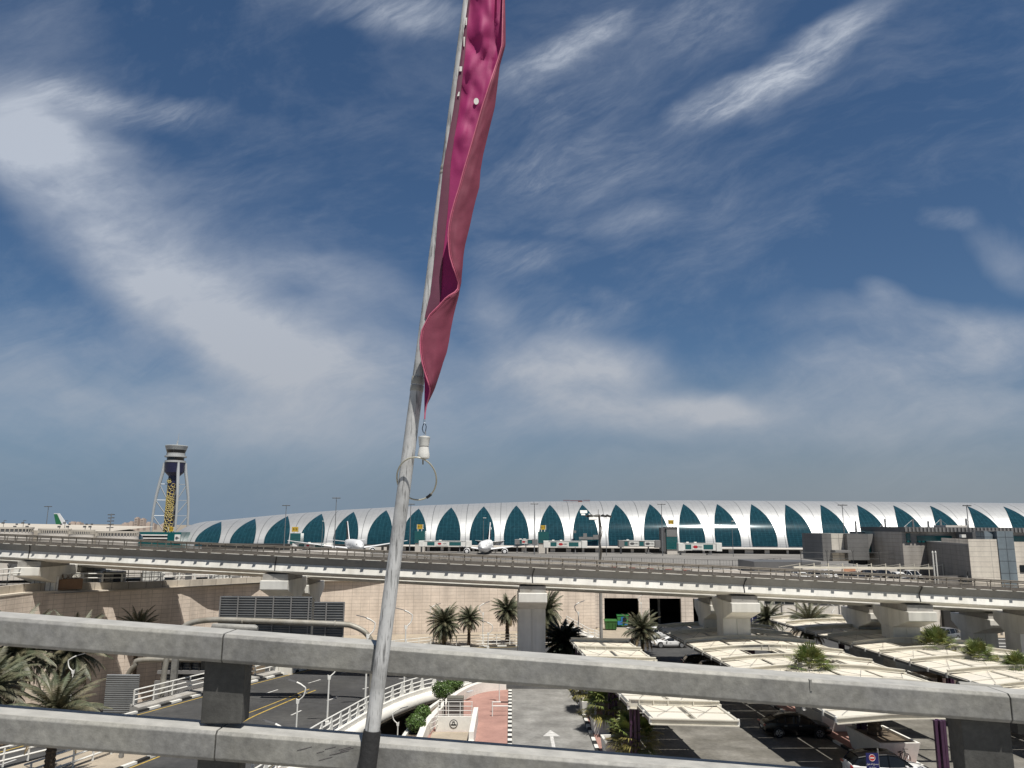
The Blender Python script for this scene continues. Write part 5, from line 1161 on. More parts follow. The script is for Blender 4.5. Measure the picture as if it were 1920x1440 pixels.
# ================================================================ parking canopies
SK = -.06
def sxk(x, y): return x+SK*(y-46)
CH = 3.68
panel_n = 0
def canopy(label, x0, x1, beams, xc, double, holes=(), front=None, cols=(), cut=None):
    t = thing('parking_canopy', label, 'parking canopy', (sxk((x0+x1)/2, beams[0]), beams[0], 0), 'cream parking canopies')
    hw = max(x1-xc, xc-x0)
    def zarch(x): return CH+.42*(1-((x-xc)/hw)**2) if double else CH+.10*(x1-x)/(x1-x0)
    def beam(y, a, b):
        mb = MB(); n = 14; rings = []
        for i in range(n+1):
            x = lerp(a, b, i/n); k = 1-abs(x-xc)/hw; dep = (.24+.36*max(0, k)); z = zarch(x)+.32
            X = sxk(x, y); rings.append([(X, y-.11, z-dep), (X, y-.11, z-dep+.05), (X, y-.03, z-dep+.05), (X, y-.03, z-.05), (X, y-.11, z-.05), (X, y-.11, z), (X, y+.11, z), (X, y+.11, z-.05), (X, y+.03, z-.05), (X, y+.03, z-dep+.05), (X, y+.11, z-dep+.05), (X, y+.11, z-dep)])
        mb.loft(rings)
        for q in ([.42, .47, .56, .6] if double else [.01, .11, .27, .43, .71]):
            x = lerp(a, b, q); k = 1-abs(x-xc)/hw; X = sxk(x, y); z = zarch(x)+.32; dep = (.24+.36*max(0, k)); mb.bb((X-.03, y-.105, z-dep+.05), (X+.03, y+.105, z-.05))
        for x in (a, b): mb.lathe([(.05, -.1), (.13, -.1), (.13, .1), (.05, .1)], (sxk(x, y), y, zarch(x)+.02), 10)
        mb.build('beam', cream_f, t)
    def bay(ya, yb, a, b, skip):
        n = max(2, round((b-a)/2.75)); w_ = (b-a)/n
        for i in range(n):
            if i in skip: continue
            p, q = a+i*w_+(.20 if i else .02), a+(i+1)*w_-(.20 if i < n-1 else .02); mb = MB()
            for s0, s1 in ((0, .5), (.5, 1)):
                y0, y1 = lerp(ya, yb, s0)+.13+(.02 if s0 else 0), lerp(ya, yb, s1)-.13
                rows = []
                for (y, ) in ((y0,), (y1,)):
                    rows.append([(sxk(p, y), y, zarch(p)-.02), (sxk(q, y), y, zarch(q)-.02), (sxk(q, y), y, zarch(q)-.10), (sxk(p, y), y, zarch(p)-.10)])
                mb.loft(rows)
            o = mb.build('roof_panel', cream, t)
        mb = MB()
        for i in range(n+1):
            x = a+i*w_; z = zarch(x)
            for dx in (-.17, .17): mb.tube([(sxk(x+dx, ya+.1), ya+.1, z-.06), (sxk(x+dx, yb-.1), yb-.1, z-.06)], .03, 4)
            if 0 < i < n: mb.loft([[(sxk(x-.10, y), y, z-.24), (sxk(x+.10, y), y, z-.24), (sxk(x+.10, y), y, z-.4), (sxk(x-.10, y), y, z-.4)] for y in (ya+.1, yb-.1)])
        ym = (ya+yb)/2
        mb.loft([[(sxk(x, ym+.11), ym+.11, zarch(x)-.12), (sxk(x, ym-.11), ym-.11, zarch(x)-.12), (sxk(x, ym-.11), ym-.11, zarch(x)-.2), (sxk(x, ym+.11), ym+.11, zarch(x)-.2)] for x in (a, xc, b)])
        mb.build('purlin', frame_d if False else cream_f, t)
        for i in range(n):
            p, q = a+i*w_, a+(i+1)*w_
            if i in skip: continue
            for k in (0, 1):
                mb = MB(); mb.tube([(sxk(p+.3, ya+.3), ya+.3, zarch(p)+.06), (sxk((p+q)/2, ym), ym, zarch((p+q)/2)+.02), (sxk(p+.3 if k else q-.3, yb-.3), yb-.3, zarch(q)+.06)], .012, 3); mb.build('stay_wire', frame_d, t)
        for x, m_, nm in ((a, frame_d, 'gutter'), (b, cream_f, 'edge_tube')):
            mb = MB(); s = -.08 if x == a else .08
            if nm == 'gutter': mb.loft([[(sxk(x+s-.09, y), y, zarch(x)-.28), (sxk(x+s+.09, y), y, zarch(x)-.28), (sxk(x+s+.09, y), y, zarch(x)-.02), (sxk(x+s-.09, y), y, zarch(x)-.02)] for y in (ya, yb)])
            else: mb.tube([(sxk(x+s, ya), ya, zarch(x)-.02), (sxk(x+s, yb), yb, zarch(x)-.02)], .10, 8)
            mb.build(nm, m_, t)
            for y in (ya+.02, ym): mb = MB(); mb.box((sxk(x+s*2.2, y), y, zarch(x)-.13), (.14, .2, .34)); mb.build('bracket', kerb_w, t)
    for i, y in enumerate(beams): beam(y, x0, x1)
    for i in range(len(beams)-1): bay(beams[i], beams[i+1], x0+.15, x1-.15, holes[i] if i < len(holes) else ())
    if front:
        ya, xa, xb = front; bay(ya, beams[0], xa, xb, ())
        mb = MB(); y = ya-.06
        mb.loft([[(sxk(x, y), y-.1, zarch(x)-.36), (sxk(x, y), y-.1, zarch(x)-.30), (sxk(x, y), y+.0, zarch(x)-.30), (sxk(x, y), y, zarch(x)-.06), (sxk(x, y), y-.1, zarch(x)-.06), (sxk(x, y), y-.1, zarch(x)), (sxk(x, y), y+.08, zarch(x)), (sxk(x, y), y+.08, zarch(x)-.36)] for x in (xa-.2, (xa+xb)/2, xb+.2)])
        mb.build('front_beam', cream_f, t)
    for (x, y) in cols:
        X = sxk(x, y); mb = MB(); zt = zarch(x)-.2
        for dx, dy in ((-.24, 0), (0, -.12), (.24, 0), (0, .2)): mb.bb((X+dx-.085, y+dy-.11, 0), (X+dx+.085, y+dy+.11, zt))
        mb.build('column', purple, t, bevel=.02)
    return t
A_b = [50.9, 56.2, 61.6, 67.1, 72.6, 77.6]
canopy('nearest cream canopy row beside the lane, cantilevered from purple columns among fan palms', 7.8, 13.5, A_b, 8.1, False, front=(47.5, 8.5, 13.3), cols=[(8.2, 51.2), (8.2, 58.5), (8.2, 67.1), (8.2, 75)])
B_b = [51.2, 56.8, 62.2, 67.0, 72.0, 77.6, 83.0, 88.4]
canopy('middle cream canopy row sheltering the black saloon, with a fan palm growing through it', 18.95, 31.6, B_b, 25.2, True, holes=[(2, 3), (), (2,), (1,), (), (2,)], front=(47.9, 19.6, 25.6), cols=[(24.6, 55.4), (24.6, 65.3), (24.6, 75.6), (24.9, 46.9)])
C_b = [51.3, 56.8, 62.2, 67.2, 72, 77, 82, 87.2, 92.4, 97]
canopy('farther cream canopy row at right running back into the flyover shadow', 34.9, 47.2, C_b, 41.0, True, holes=[(), (), (2,), (2,), (1,), ()], cols=[(41, 51.5), (41, 62.4), (41, 72), (41, 82), (41, 92)])
# islands and planters
for xa in (24.9, 41.0):
    mb = MB(); mb.prism([(sxk(xa-1.3, 40), 40), (sxk(xa+1.3, 40), 40), (sxk(xa+1.3, 88), 88), (sxk(xa-1.3, 88), 88)], -.2, .13); structure(mb, 'parking_island', pink)
    for s in (-1.42, 1.42): kerb([Vector((sxk(xa+s, y), y, 0)) for y in (40, 60, 88)], seg=1.15, w=.22)
mb = MB(); mb.prism([(6.03, 40), (8.3, 40), (7.0, 76), (6.03, 76)], -.2, .13); structure(mb, 'planted_verge', pink)
def planter(x, y, lx, ly, h, label):
    X = sxk(x, y); rz = math.atan(-SK); t = thing('white_planter', label, 'planter', (X, y, .13), 'white tapered planters')
    mb = MB(); k = .84
    for (z0, z1) in ((0, h),):
        def rg(z, s, ins=0): c, sn = math.cos(rz), math.sin(rz); return [(X+(a*c-b*sn), y+(a*sn+b*c), z) for a, b in ((-(lx/2*s-ins), -(ly/2*s-ins)), (lx/2*s-ins, -(ly/2*s-ins)), (lx/2*s-ins, ly/2*s-ins), (-(lx/2*s-ins), ly/2*s-ins))]
        mb.loft([rg(.13, k), rg(h, 1), rg(h, 1, .16), rg(h-.22, 1, .16)])
    mb.build('box', white_wall, t); mb = MB(); mb.loft([rg(h-.21, 1, .17), rg(h-.13, .9, .17)]); mb.build('soil', soil, t)
    return t
planter(24.75, 61.6, 2.5, 5.0, 1.45, 'long white planter behind the bonnet of the black saloon')
planter(24.95, 53.6, 2.7, 4.4, 1.45, 'white planter with a stubby palm trunk and a bicycle leaning on it')
planter(24.6, 71, 2.4, 4, 1.4, 'white planter under the middle canopy row'); planter(41.0, 65.5, 2.5, 4.5, 1.4, 'white planter below the farther canopy row with a fan palm')
planter(41.0, 75.2, 2.5, 4.5, 1.4, 'white planter in the farther canopy row near the flyover'); planter(41.0, 56, 2.5, 4.2, 1.4, 'white planter at the near right of the farther canopy row')
for i, (px, py) in enumerate(((1104, 1344), (1127, 1382), (1094, 1318), (1150, 1425))):
    p = G(px, py); planter(p.x+.1-SK*(p.y-46), p.y+.9, 1.25, 1.7, 1.1, ['second nearest white planter beside the pale lane with a fan palm', 'white planter below the biggest fan palm beside the pale lane', 'farthest white planter beside the pale lane, under the upper rail', 'nearest planter at the lane corner hidden by a yellowing fan palm'][i])
# ================================================================ palms and shrubs
leaf_d = mat('date_palm_leaf', (.075, .088, .050), .55, 0, .45, 1.3, warm=(.14, .125, .075), wsc=.7)
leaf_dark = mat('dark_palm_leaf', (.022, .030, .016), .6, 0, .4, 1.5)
leaf_dry = mat('dry_palm_leaf', (.19, .14, .075), .7, 0, .35, 1.5)
leaf_f = mat('fan_palm_leaf', (.10, .145, .035), .5, 0, .4, 1.5, warm=(.17, .17, .045), wsc=1.1)
leaf_fy = mat('yellow_fan_leaf', (.21, .185, .05), .55, 0, .3, 2)
trunk_m = mat('palm_trunk', (.085, .062, .042), .9, 0, .4, 4, .5, 14)
shrub_m = mat('shrub_leaf', (.055, .105, .020), .5, 0, .45, 5, warm=(.085, .14, .03), wsc=3)
def frond(mb, o, az, el, ln, droop, r, nl=22, ll=.55, w=.045, m=0, twist=.5):
    # arched rachis with paired leaflets
    h = Vector((math.cos(az), math.sin(az), 0)); side = Vector((-math.sin(az), math.cos(az), 0)); pts = []
    p = Vector(o); a = el; st = ln/nl
    for i in range(nl+1):
        pts.append(p.copy()); p = p+(h*math.cos(a)+Vector((0, 0, math.sin(a))))*st; a -= droop/nl*(.5+1.2*i/nl)
    mb.tube(pts[::3]+[pts[-1]], [.035]*(len(pts[::3]))+[.01], 3, m=m, caps=False)
    for i in range(3, nl+1):
        t = (pts[i]-pts[i-1]).normalized(); up = t.cross(side).normalized()*-1; f = i/nl
        l = ll*(math.sin(math.pi*min(1, .22+.74*f)))*r.uniform(.85, 1.12)
        for s in (-1, 1):
            d = (side*s*.74+t*.62+up*(twist*.55*r.uniform(.5, 1.3))+Vector((0, 0, -.16))).normalized()
            q = pts[i]; e = q+d*l; wv = t*w
            mb.add([q-wv, q+wv, e+Vector((0, 0, -.05*l))], [(0, 1, 2)], m)
def date_palm(name, label, seed, n=46, ln=2.6, trunk=2.6, tr=.22, leaf=None, nl=20, ll=.55, w=.05, dry=8, up=1.35, low=-.75):
    r = random.Random(seed); t = thing(name, label, 'palm tree', (0, 0, 0)); mb = MB(); o = Vector((0, 0, trunk))
    for i in range(n):
        f = i/n; el = lerp(up, low, f**.85)+r.uniform(-.12, .12)
        frond(mb, o+Vector((0, 0, -.25*f)), i*2.39996+r.uniform(-.2, .2), el, ln*r.uniform(.82, 1.1)*(1-.12*f), lerp(.75, 1.0, f)*r.uniform(.7, 1.2), r, nl, ll, w, m=(1 if i >= n-dry else 0))
    mb.build('crown', [leaf or leaf_d, leaf_dry if leaf is None else leaf], t)
    mb = MB(); pr = []
    k = max(6, int(trunk/.14))
    for i in range(k+1):
        z = -.3+(trunk+.25)*i/k; pr.append((tr*(1.15-.25*i/k)*(1.12 if i % 2 else .9)*(1.35 if i > k-3 else 1), z))
    mb.lathe(pr, n=9); mb.build('trunk', trunk_m, t)
    return t
def fan_palm(name, label, seed, n=30, ln=.95, fr=.85, trunk=1.1, yellow=.3):
    r = random.Random(seed); t = thing(name, label, 'palm tree', (0, 0, 0)); mb = MB()
    for i in range(n):
        f = i/n; az = i*2.39996+r.uniform(-.3, .3); el = lerp(1.4, -.35, f)+r.uniform(-.12, .12); L_ = ln*r.uniform(.75, 1.1)
        h = Vector((math.cos(az)*math.cos(el), math.sin(az)*math.cos(el), math.sin(el))); o = Vector((0, 0, trunk-.2*f)); e = o+h*L_-Vector((0, 0, .08*L_))
        m = 1 if f > 1-yellow and r.random() < .75 else 0
        mb.tube([o, e], .016, 3, m=m, caps=False)
        sd = Vector((-math.sin(az), math.cos(az), 0)); nr = h.cross(sd).normalized(); nb = 17
        for k in range(nb):
            a = lerp(-1.6, 1.6, k/(nb-1)); d = (h*math.cos(a)+sd*math.sin(a)).normalized()
            l = fr*(1-.32*abs(a)/1.45)*r.uniform(.85, 1.08); wv = (d.cross(nr)).normalized()*.046
            mid = e+d*l*.62; tip = e+d*l+Vector((0, 0, -.20*l*r.uniform(.5, 1.5)))
            mb.add([e, mid-wv, tip, mid+wv], [(0, 1, 2, 3)], m)
    mb.build('crown', [leaf_f, leaf_fy], t)
    mb = MB(); mb.lathe([(.2, -.3), (.19, trunk*.5), (.17, trunk)], n=9); mb.build('trunk', trunk_m, t)
    return t
P1 = date_palm('date_palm', 'x', 1, n=84, trunk=2.6, ln=2.5, w=.042, ll=.62, nl=28, dry=16, low=-1.0)
P2 = date_palm('date_palm', 'x', 2, n=58, trunk=3.5, ln=2.0, tr=.19, dry=8, low=-.8, w=.04, ll=.55, nl=26)
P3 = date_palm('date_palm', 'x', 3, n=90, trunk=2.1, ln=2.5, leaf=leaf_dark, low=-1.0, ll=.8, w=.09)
P4 = date_palm('date_palm', 'x', 4, n=70, trunk=3.2, ln=3.0, dry=14, low=-.75, nl=32, w=.045, ll=.65)
P5 = date_palm('date_palm', 'x', 5, n=92, trunk=7.2, ln=3.9, tr=.28, dry=24, low=-1.3, nl=34, ll=.72, w=.06)
P6 = date_palm('date_palm', 'x', 6, n=22, trunk=.3, ln=1.7, dry=4, low=.1)
def palm(proto, px, py, z, sc_, label, grp, rz=0, pt=None):
    g = pt or G(px, py, z); place(proto, USED, (g.x, g.y, g.z if pt is None else pt.z), rz, sc_, label, grp)
WG = 'date palms in front of the beige wall'
palm(P1, 832, 1212, 0, 1.12, 'bushy date palm in front of the beige wall, leftmost of those right of the flagpole', WG, .3)
palm(P2, 879, 1212, 0, .98, 'small slim date palm second from left at the beige wall', WG, 1.1)
palm(P2, 951, 1208, 0, 1.22, 'date palm just left of the square white-capped pier', WG, 2.3)
palm(P1, 1026, 1206, 0, (1.0, 1.0, 1.55), 'date palm peeping out right behind the square white-capped pier', WG, 3.3)
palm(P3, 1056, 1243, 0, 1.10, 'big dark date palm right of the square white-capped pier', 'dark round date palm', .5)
palm(P4, 1205, 1228, 0, .92, 'date palm in front of the garage opening beside the white cars', 'date palms at the forecourt', .8)
palm(P6, 1294, 1196, 0, .95, 'low trunkless date palm below the third garage opening', 'date palms at the forecourt', .2)
palm(P4, 1441, 1205, 0, .95, 'left one of two date palms in front of the office strip windows', 'date palms at the office', 2.2)
palm(P4, 1521, 1224, 0, 1.08, 'right one of two date palms in front of the office, with tall dark trunk', 'date palms at the office', 4.1)
palm(P6, 1478, 1212, 0, .9, 'low scrubby date palm between the two office palms', 'date palms at the forecourt', 1.2)
LG = 'date palms at lower left'
q = A(260, 1172, 86); palm(P5, 0, 0, 0, (.72, .72, .8), 'dark date palm whose top shows above the upper rail under the flyover shadow', LG, .4, Vector((q.x, 86, q.z-.8*7.2-.6)))
q = A(28, 1222, 63); palm(P5, 0, 0, 0, 1.05, 'large shaggy date palm at the far left edge with hanging dry fronds', LG, 1.4, Vector((q.x, 63, q.z-1.05*7.2)))
q = A(135, 1218, 66); palm(P5, 0, 0, 0, .95, 'shaggy date palm with yellowing fronds left of the pale louvred screen', LG, 2.9, Vector((q.x, 66, q.z-.95*7.2)))
q = A(-25, 1290, 56); palm(P5, 0, 0, 0, .9, 'green date palm cut by the left edge of the photo', LG, 5.2, Vector((q.x, 56, q.z-.9*7.2)))
P7 = date_palm('date_palm', 'x', 9, n=60, trunk=7.0, ln=3.5, tr=.32, dry=5, low=-.3, nl=36, ll=.62, w=.045)
q = A(104, 1335, 46.5); palm(P7, 0, 0, 0, .86, 'nearest date palm with thick dark trunk rising past the lower rail', LG, .9, Vector((q.x, 46.5, q.z-.86*7.0)))
F1 = fan_palm('fan_palm', 'x', 11, n=38, trunk=.95, ln=.85, fr=1.05, yellow=.22); F2 = fan_palm('fan_palm', 'x', 12, n=42, trunk=1.2, ln=1.05, fr=1.15, yellow=.42); F3 = fan_palm('fan_palm', 'x', 13, n=34, trunk=3.4, ln=1.0, fr=1.25, yellow=.3)
FG = 'fan palms along the lane'
g = G(1108, 1340); palm(F1, 0, 0, 0, 1.2, 'fan palm with orange-tinged leaves second back beside the pale lane', FG, .3, Vector((g.x+.1, g.y+.9, .9)))
g = G(1135, 1380); palm(F1, 0, 0, 0, 1.3, 'largest green fan palm beside the purple columns of the near canopy', FG, 1.9, Vector((g.x+.35, g.y+1.0, .8)))
g = G(1196, 1440); palm(F2, 0, 0, 0, 1.05, 'low spreading fan palm with yellow fringe above the lower rail', FG, .6, Vector((g.x, g.y+1.2, .2)))
CG = 'fan palms through the canopies'
for px, py, s, lab in ((1525, 1262, 1.08, 'fan palm growing through the middle canopy row'), (1763, 1222, 1.12, 'broad fan palm in front of the silver car, through the farther canopy'), (1842, 1243, .95, 'smaller fan palm through the farther canopy, right of the broad one'), (1916, 1262, .8, 'fan palm cut by the right edge above the farther canopy')):
    g = G(px, py, 3.8); palm(F3, 0, 0, 0, s, lab, CG, s*7, Vector((g.x, g.y+.5, 3.8-s*3.1)))
SP = date_palm('stubby_palm', 'x', 15, n=16, trunk=1.9, ln=1.7, tr=.42, dry=4, low=0)
palm(SP, 0, 0, 0, 1.0, 'stubby palm with thick dark trunk in the white planter near the bicycle', None, 1.0, Vector((sxk(24.75, 54), 54.0, 1.2)))
def shrub(px, py, z, rx, rz_, label, seed, grp):
    g = G(px, py, z); r = random.Random(seed); t = thing('green_shrub', label, 'shrub', g, grp); mb = MB()
    for i in range(2600):
        d = Vector((r.gauss(0, 1), r.gauss(0, 1), r.gauss(0, 1))).normalized(); k = r.random()**.28
        b = 1+.22*mnoise.noise(d*2.3+Vector((seed, 0, 0)))+.12*mnoise.noise(d*6)
        p = g+Vector((d.x*rx*k*b, d.y*rx*k*b, rz_+d.z*rz_*k*b)); n = (d+Vector((r.gauss(0, .5), r.gauss(0, .5), r.gauss(0, .5)))).normalized()
        a = n.orthogonal().normalized(); c = n.cross(a); s = r.uniform(.05, .10); w_ = r.uniform(0, 6.3); u = a*math.cos(w_)+c*math.sin(w_); v = n.cross(u)
        mb.add([p-u*s, p+v*s*.5, p+u*s, p-v*s*.5], [(0, 1, 2, 3)])
    mb.build('foliage', shrub_m, t)
    mb = MB(); mb.tube([g-Vector((0, 0, .2)), g+Vector((0, 0, rz_))], [.08, .04], 6); mb.build('stem', trunk_m, t)
SG = 'clipped green shrubs in the curved planter'
shrub(830, 1310, .5, .95, .72, 'wide green shrub in the planter beside the white bridge railing', 31, SG)
shrub(851, 1298, .5, .85, .72, 'farthest green shrub at the top of the curved planter', 32, SG)
shrub(792, 1351, .5, .62, .55, 'small green shrub upper one of the pair by the dark underpass', 33, SG)
shrub(780, 1373, .5, .72, .62, 'round green shrub lowest in the planter just above the lower rail', 34, SG)
shrub(1484, 1223, 0, 1.1, .6, 'dusty low shrub below the date palms by the office', 36, None)
# ================================================================ vehicles
def paint(name, col, rough=.22, metal=.3): return mat(name, col, rough, metal, .04, .5, spec=.7)
p_black = paint('black_car_paint', (.008, .008, .009)); p_white = paint('white_car_paint', (.72, .72, .71), .25, 0); p_silver = paint('silver_car_paint', (.30, .31, .33), .28, .6); p_dark = paint('charcoal_car_paint', (.03, .032, .036))
def wheel(t, x, y, r, sg, detail=True):
    Mx = Matrix.Rotation(R(90), 3, 'X'); mb = MB(); mb.lathe([(r*.62, -.11), (r*.95, -.11), (r, -.07), (r, .07), (r*.95, .11), (r*.62, .11)], (x, y, r), 20, M=Mx); w_ = mb.build('wheel', rubber, t, smooth=30)
    if not detail: return
    mb = MB(); yo = y+sg*.115; mb.lathe([(r*.66, -.012), (r*.66, .012)], (x, y+sg*.07, r), 20, M=Mx, m=1)
    for k in range(5):
        a = 2*math.pi*k/5; c, s = math.cos(a), math.sin(a)
        mb.add([(x+c*.05-s*.04, yo, r+s*.05+c*.04), (x+c*r*.62-s*.055, yo, r+s*r*.62+c*.055), (x+c*r*.62+s*.055, yo, r+s*r*.62-c*.055), (x+c*.05+s*.04, yo, r+s*.05-c*.04)], [(0, 1, 2, 3), (3, 2, 1, 0)])
    mb.lathe([(r*.70, -.01), (r*.70, .01), (r*.62, .012), (r*.62, -.012)], (x, yo, r), 20, M=Mx); mb.build('rim', [chrome, black], w_)
def car(name, label, cat, pt, roofm, style='sedan', detail=True, group=None):
    t = thing(name, label, cat, (0, 0, 0), group)
    if style == 'sedan':
        st = [(-2.42, .66, .42, .72), (-2.36, .80, .30, .93), (-2.0, .90, .22, 1.02), (-1.45, .925, .19, 1.01), (-.4, .925, .18, .97), (.7, .925, .18, .95), (1.2, .92, .19, .93), (1.8, .90, .21, .86), (2.25, .82, .26, .74), (2.4, .66, .36, .62)]
        gh = [(-2.05, .70, .60, 1.0, 1.015), (-1.55, .80, .62, .99, 1.22), (-.95, .85, .62, .97, 1.40), (-.25, .86, .62, .96, 1.455), (.35, .86, .61, .95, 1.42), (.9, .83, .60, .93, 1.20), (1.35, .78, .62, .92, .94)]; wx = (-1.45, 1.42); r = .33; bp = (-.9, -.02, .02); zs = 1.455
    elif style == 'suv':
        st = [(-2.3, .70, .45, .95), (-2.25, .84, .32, 1.08), (-1.9, .93, .25, 1.10), (-1.0, .95, .22, 1.08), (0, .95, .22, 1.05), (.8, .95, .22, 1.05), (1.3, .94, .24, 1.03), (1.85, .92, .26, .96), (2.25, .84, .32, .84), (2.38, .68, .42, .70)]
        gh = [(-2.22, .76, .64, 1.08, 1.12), (-1.85, .84, .66, 1.08, 1.52), (-1.1, .87, .67, 1.06, 1.66), (-.2, .88, .67, 1.04, 1.70), (.35, .87, .66, 1.03, 1.65), (.85, .84, .64, 1.03, 1.38), (1.28, .80, .66, 1.02, 1.05)]; wx = (-1.42, 1.45); r = .37; bp = (-1.2, -.15, .0); zs = 1.70
    else:
        st = [(-2.2, .66, .42, .68), (-2.1, .84, .28, .86), (-1.7, .93, .20, .90), (-.9, .94, .16, .84), (.2, .94, .15, .80), (1.0, .95, .17, .82), (1.6, .93, .18, .78), (2.05, .82, .22, .64), (2.25, .62, .32, .50)]
        gh = [(-1.75, .66, .56, .88, .90), (-1.1, .76, .56, .86, 1.12), (-.35, .80, .55, .84, 1.24), (.2, .80, .54, .82, 1.20), (.6, .78, .54, .80, 1.02), (1.05, .72, .56, .80, .82)]; wx = (-1.3, 1.35); r = .34; bp = (-.5,); zs = 1.24
    def ring(x, w_, zb, zt):
        zm = lerp(zb, zt, .55); return [(x, w_*.86, zb), (x, w_*.98, lerp(zb, zt, .2)), (x, w_, zm), (x, w_*.955, zt-.05), (x, w_*.80, zt), (x, w_*.35, zt+.025), (x, -w_*.35, zt+.025), (x, -w_*.80, zt), (x, -w_*.955, zt-.05), (x, -w_, zm), (x, -w_*.98, lerp(zb, zt, .2)), (x, -w_*.86, zb)]
    mb = MB(); mb.loft([ring(*s) for s in st]); mb.build('body', pt, t, smooth=50)
    mb = MB(); mb.loft([[(x, wb, zb-.03), (x, wt, zt-.02), (x, -wt, zt-.02), (x, -wb, zb-.03)] for x, wb, wt, zb, zt in gh]); mb.build('windows', carglass, t, smooth=30)
    mb = MB(); g2 = [g for g in gh if g[4] > (1.15 if style == 'sedan' else 1.45 if style == 'suv' else 1.0)]
    mb.loft([[(x, wt+.015, zt-.06), (x, wt-.05, zt+.02), (x, 0, zt+.05), (x, -wt+.05, zt+.02), (x, -wt-.015, zt-.06)] for x, wb, wt, zb, zt in g2], closed=False, caps=False); mb.build('roof', roofm, t, smooth=60)
    for s in (-1, 1):
        mb = MB()
        for i in range(len(gh)-1):
            a, b = gh[i], gh[i+1]; mb.tube([(a[0], s*(a[2]+.015), a[4]-.03), (b[0], s*(b[2]+.015), b[4]-.03)], .04, 5)
        for bx in bp[:2]:
            k = next(i for i in range(len(gh)-1) if gh[i+1][0] >= bx); f = (bx-gh[k][0])/(gh[k+1][0]-gh[k][0]); a = [lerp(gh[k][j], gh[k+1][j], f) for j in range(5)]
            mb.tube([(bx, s*(a[1]+.012), a[3]), (bx, s*(a[2]+.012), a[4]-.03)], .045, 4)
        mb.build('pillar', roofm if style == 'suv' else pt, t)
    for x in wx:
        for s in (-1, 1):
            mb = MB(); mb.lathe([(r*1.18, -.02), (r*1.18, .02)], (x, s*.918, r*1.02), 20, M=Matrix.Rotation(R(90), 3, 'X')); mb.build('wheel_arch', black, t)
            wheel(t, x, s*.85, r, s, detail)
    f = st[-2]; b = st[1]
    for s in (-1, 1):
        mb = MB(); mb.box((f[0]-.02, s*f[1]*.80, f[3]-.07), (.26, .36, .11), rz=-s*R(25)); mb.build('headlight', lampglass, t)
        mb = MB(); mb.box((b[0]-.02, s*b[1]*.80, b[3]-.10), (.14, .34, .12), rz=s*R(15)); mb.build('taillight', red_lens, t)
        mb = MB(); mb.box((gh[-2][0]-.05, s*(.98), gh[-2][3]+.06), (.14, .2, .13)); mb.build('mirror', pt, t)
        if detail:
            for hx in (.1, -.95): 
                mb = MB(); mb.box((hx, s*.945, st[4][3]-.16), (.2, .03, .03)); mb.build('door_handle', chrome if pt is not p_black else chrome, t)
    mb = MB(); mb.box((st[-1][0]+.0, 0, st[-1][2]+.12), (.06, .9, .16)); mb.build('grille', black, t)
    mb = MB(); mb.box((st[0][0]-.0, 0, lerp(st[0][2], st[0][3], .55)), (.04, .52, .12)); mb.build('number_plate', kerb_w, t)
    return t
def put(t, x, y, z, rz): t.location = (x, y, z); t.rotation_euler = (0, 0, rz); return t
put(car('parked_car', 'black saloon parked under the middle canopy, seen from its side', 'car', p_black, p_black), 20.75, 59.0, .01, R(-2))
put(car('parked_car', 'white car with dark roof cut by the bottom edge behind the blue sign', 'car', p_white, p_black, 'suv'), 22.4, 48.7, .01, R(-2))
put(car('parked_car', 'white sports coupe on the forecourt road by the canopy corner', 'car', p_white, p_white, 'coupe'), 19.9, 99.6, .01, R(184))
put(car('parked_car', 'white car partly hidden behind the date palm at the garage', 'car', p_white, p_white, 'suv'), 20.0, 106.5, .01, R(40))
put(car('parked_car', 'silver off-roader driving past the bollards by the dark entrance', 'car', p_silver, p_silver, 'suv'), 58.0, 106.3, .01, R(205))
put(car('parked_car', 'black high-sided car under the middle canopy edge, farthest of three', 'car', p_black, p_black, 'suv'), 20.3, 83.4, .01, R(-4))
put(car('parked_car', 'black car second of three behind the upper rail under the canopy edge', 'car', p_black, p_black, 'suv'), 20.9, 79.6, .01, R(-4))
put(car('parked_car', 'black saloon with curved roofline just above the upper rail, nearest of three', 'car', p_black, p_black), 20.9, 76.2, .01, R(-4))
put(car('parked_car', 'dark car in shade under the farther canopy row', 'car', p_dark, p_dark), 35.5, 66.5, .01, R(175))
put(car('parked_car', 'dark off-roader in shade behind it under the farther canopy row', 'car', p_dark, p_dark, 'suv'), 35.6, 71.8, .01, R(175))
put(car('parked_car', 'white car between the flyover piers beside the truck', 'car', p_white, p_white), 51.0, 106.2, .01, R(180))
put(car('parked_car', 'white car glimpsed between the two office palms', 'car', p_white, p_white, 'sedan', False), 44.6, 111.6, .14, R(178))
CARS = [(p_white, 'sedan'), (p_silver, 'suv'), (p_white, 'suv'), (p_black, 'sedan'), (p_dark, 'sedan'), (p_dark, 'suv'), (p_black, 'suv'), (p_white, 'sedan'), (p_white, 'suv')]
CL = ['white saloon first from left in the car port', 'silver car second from left in the car port', 'white high car third from left in the car port', 'black saloon fourth in the car port row', 'charcoal saloon fifth in the car port, by the orange board', 'charcoal high car sixth in the car port row', 'black high car seventh in the car port row', 'white saloon eighth in the car port before the dark glass', 'white high car last at the right end of the car port']
for i, (m, s_) in enumerate(CARS):
    x = (CPX[i]+CPX[i+1])/2; put(car('parked_car', CL[i], 'car', m, m, s_, False, 'cars parked in the car port'), x, 129.6, 6.21, R(-90))
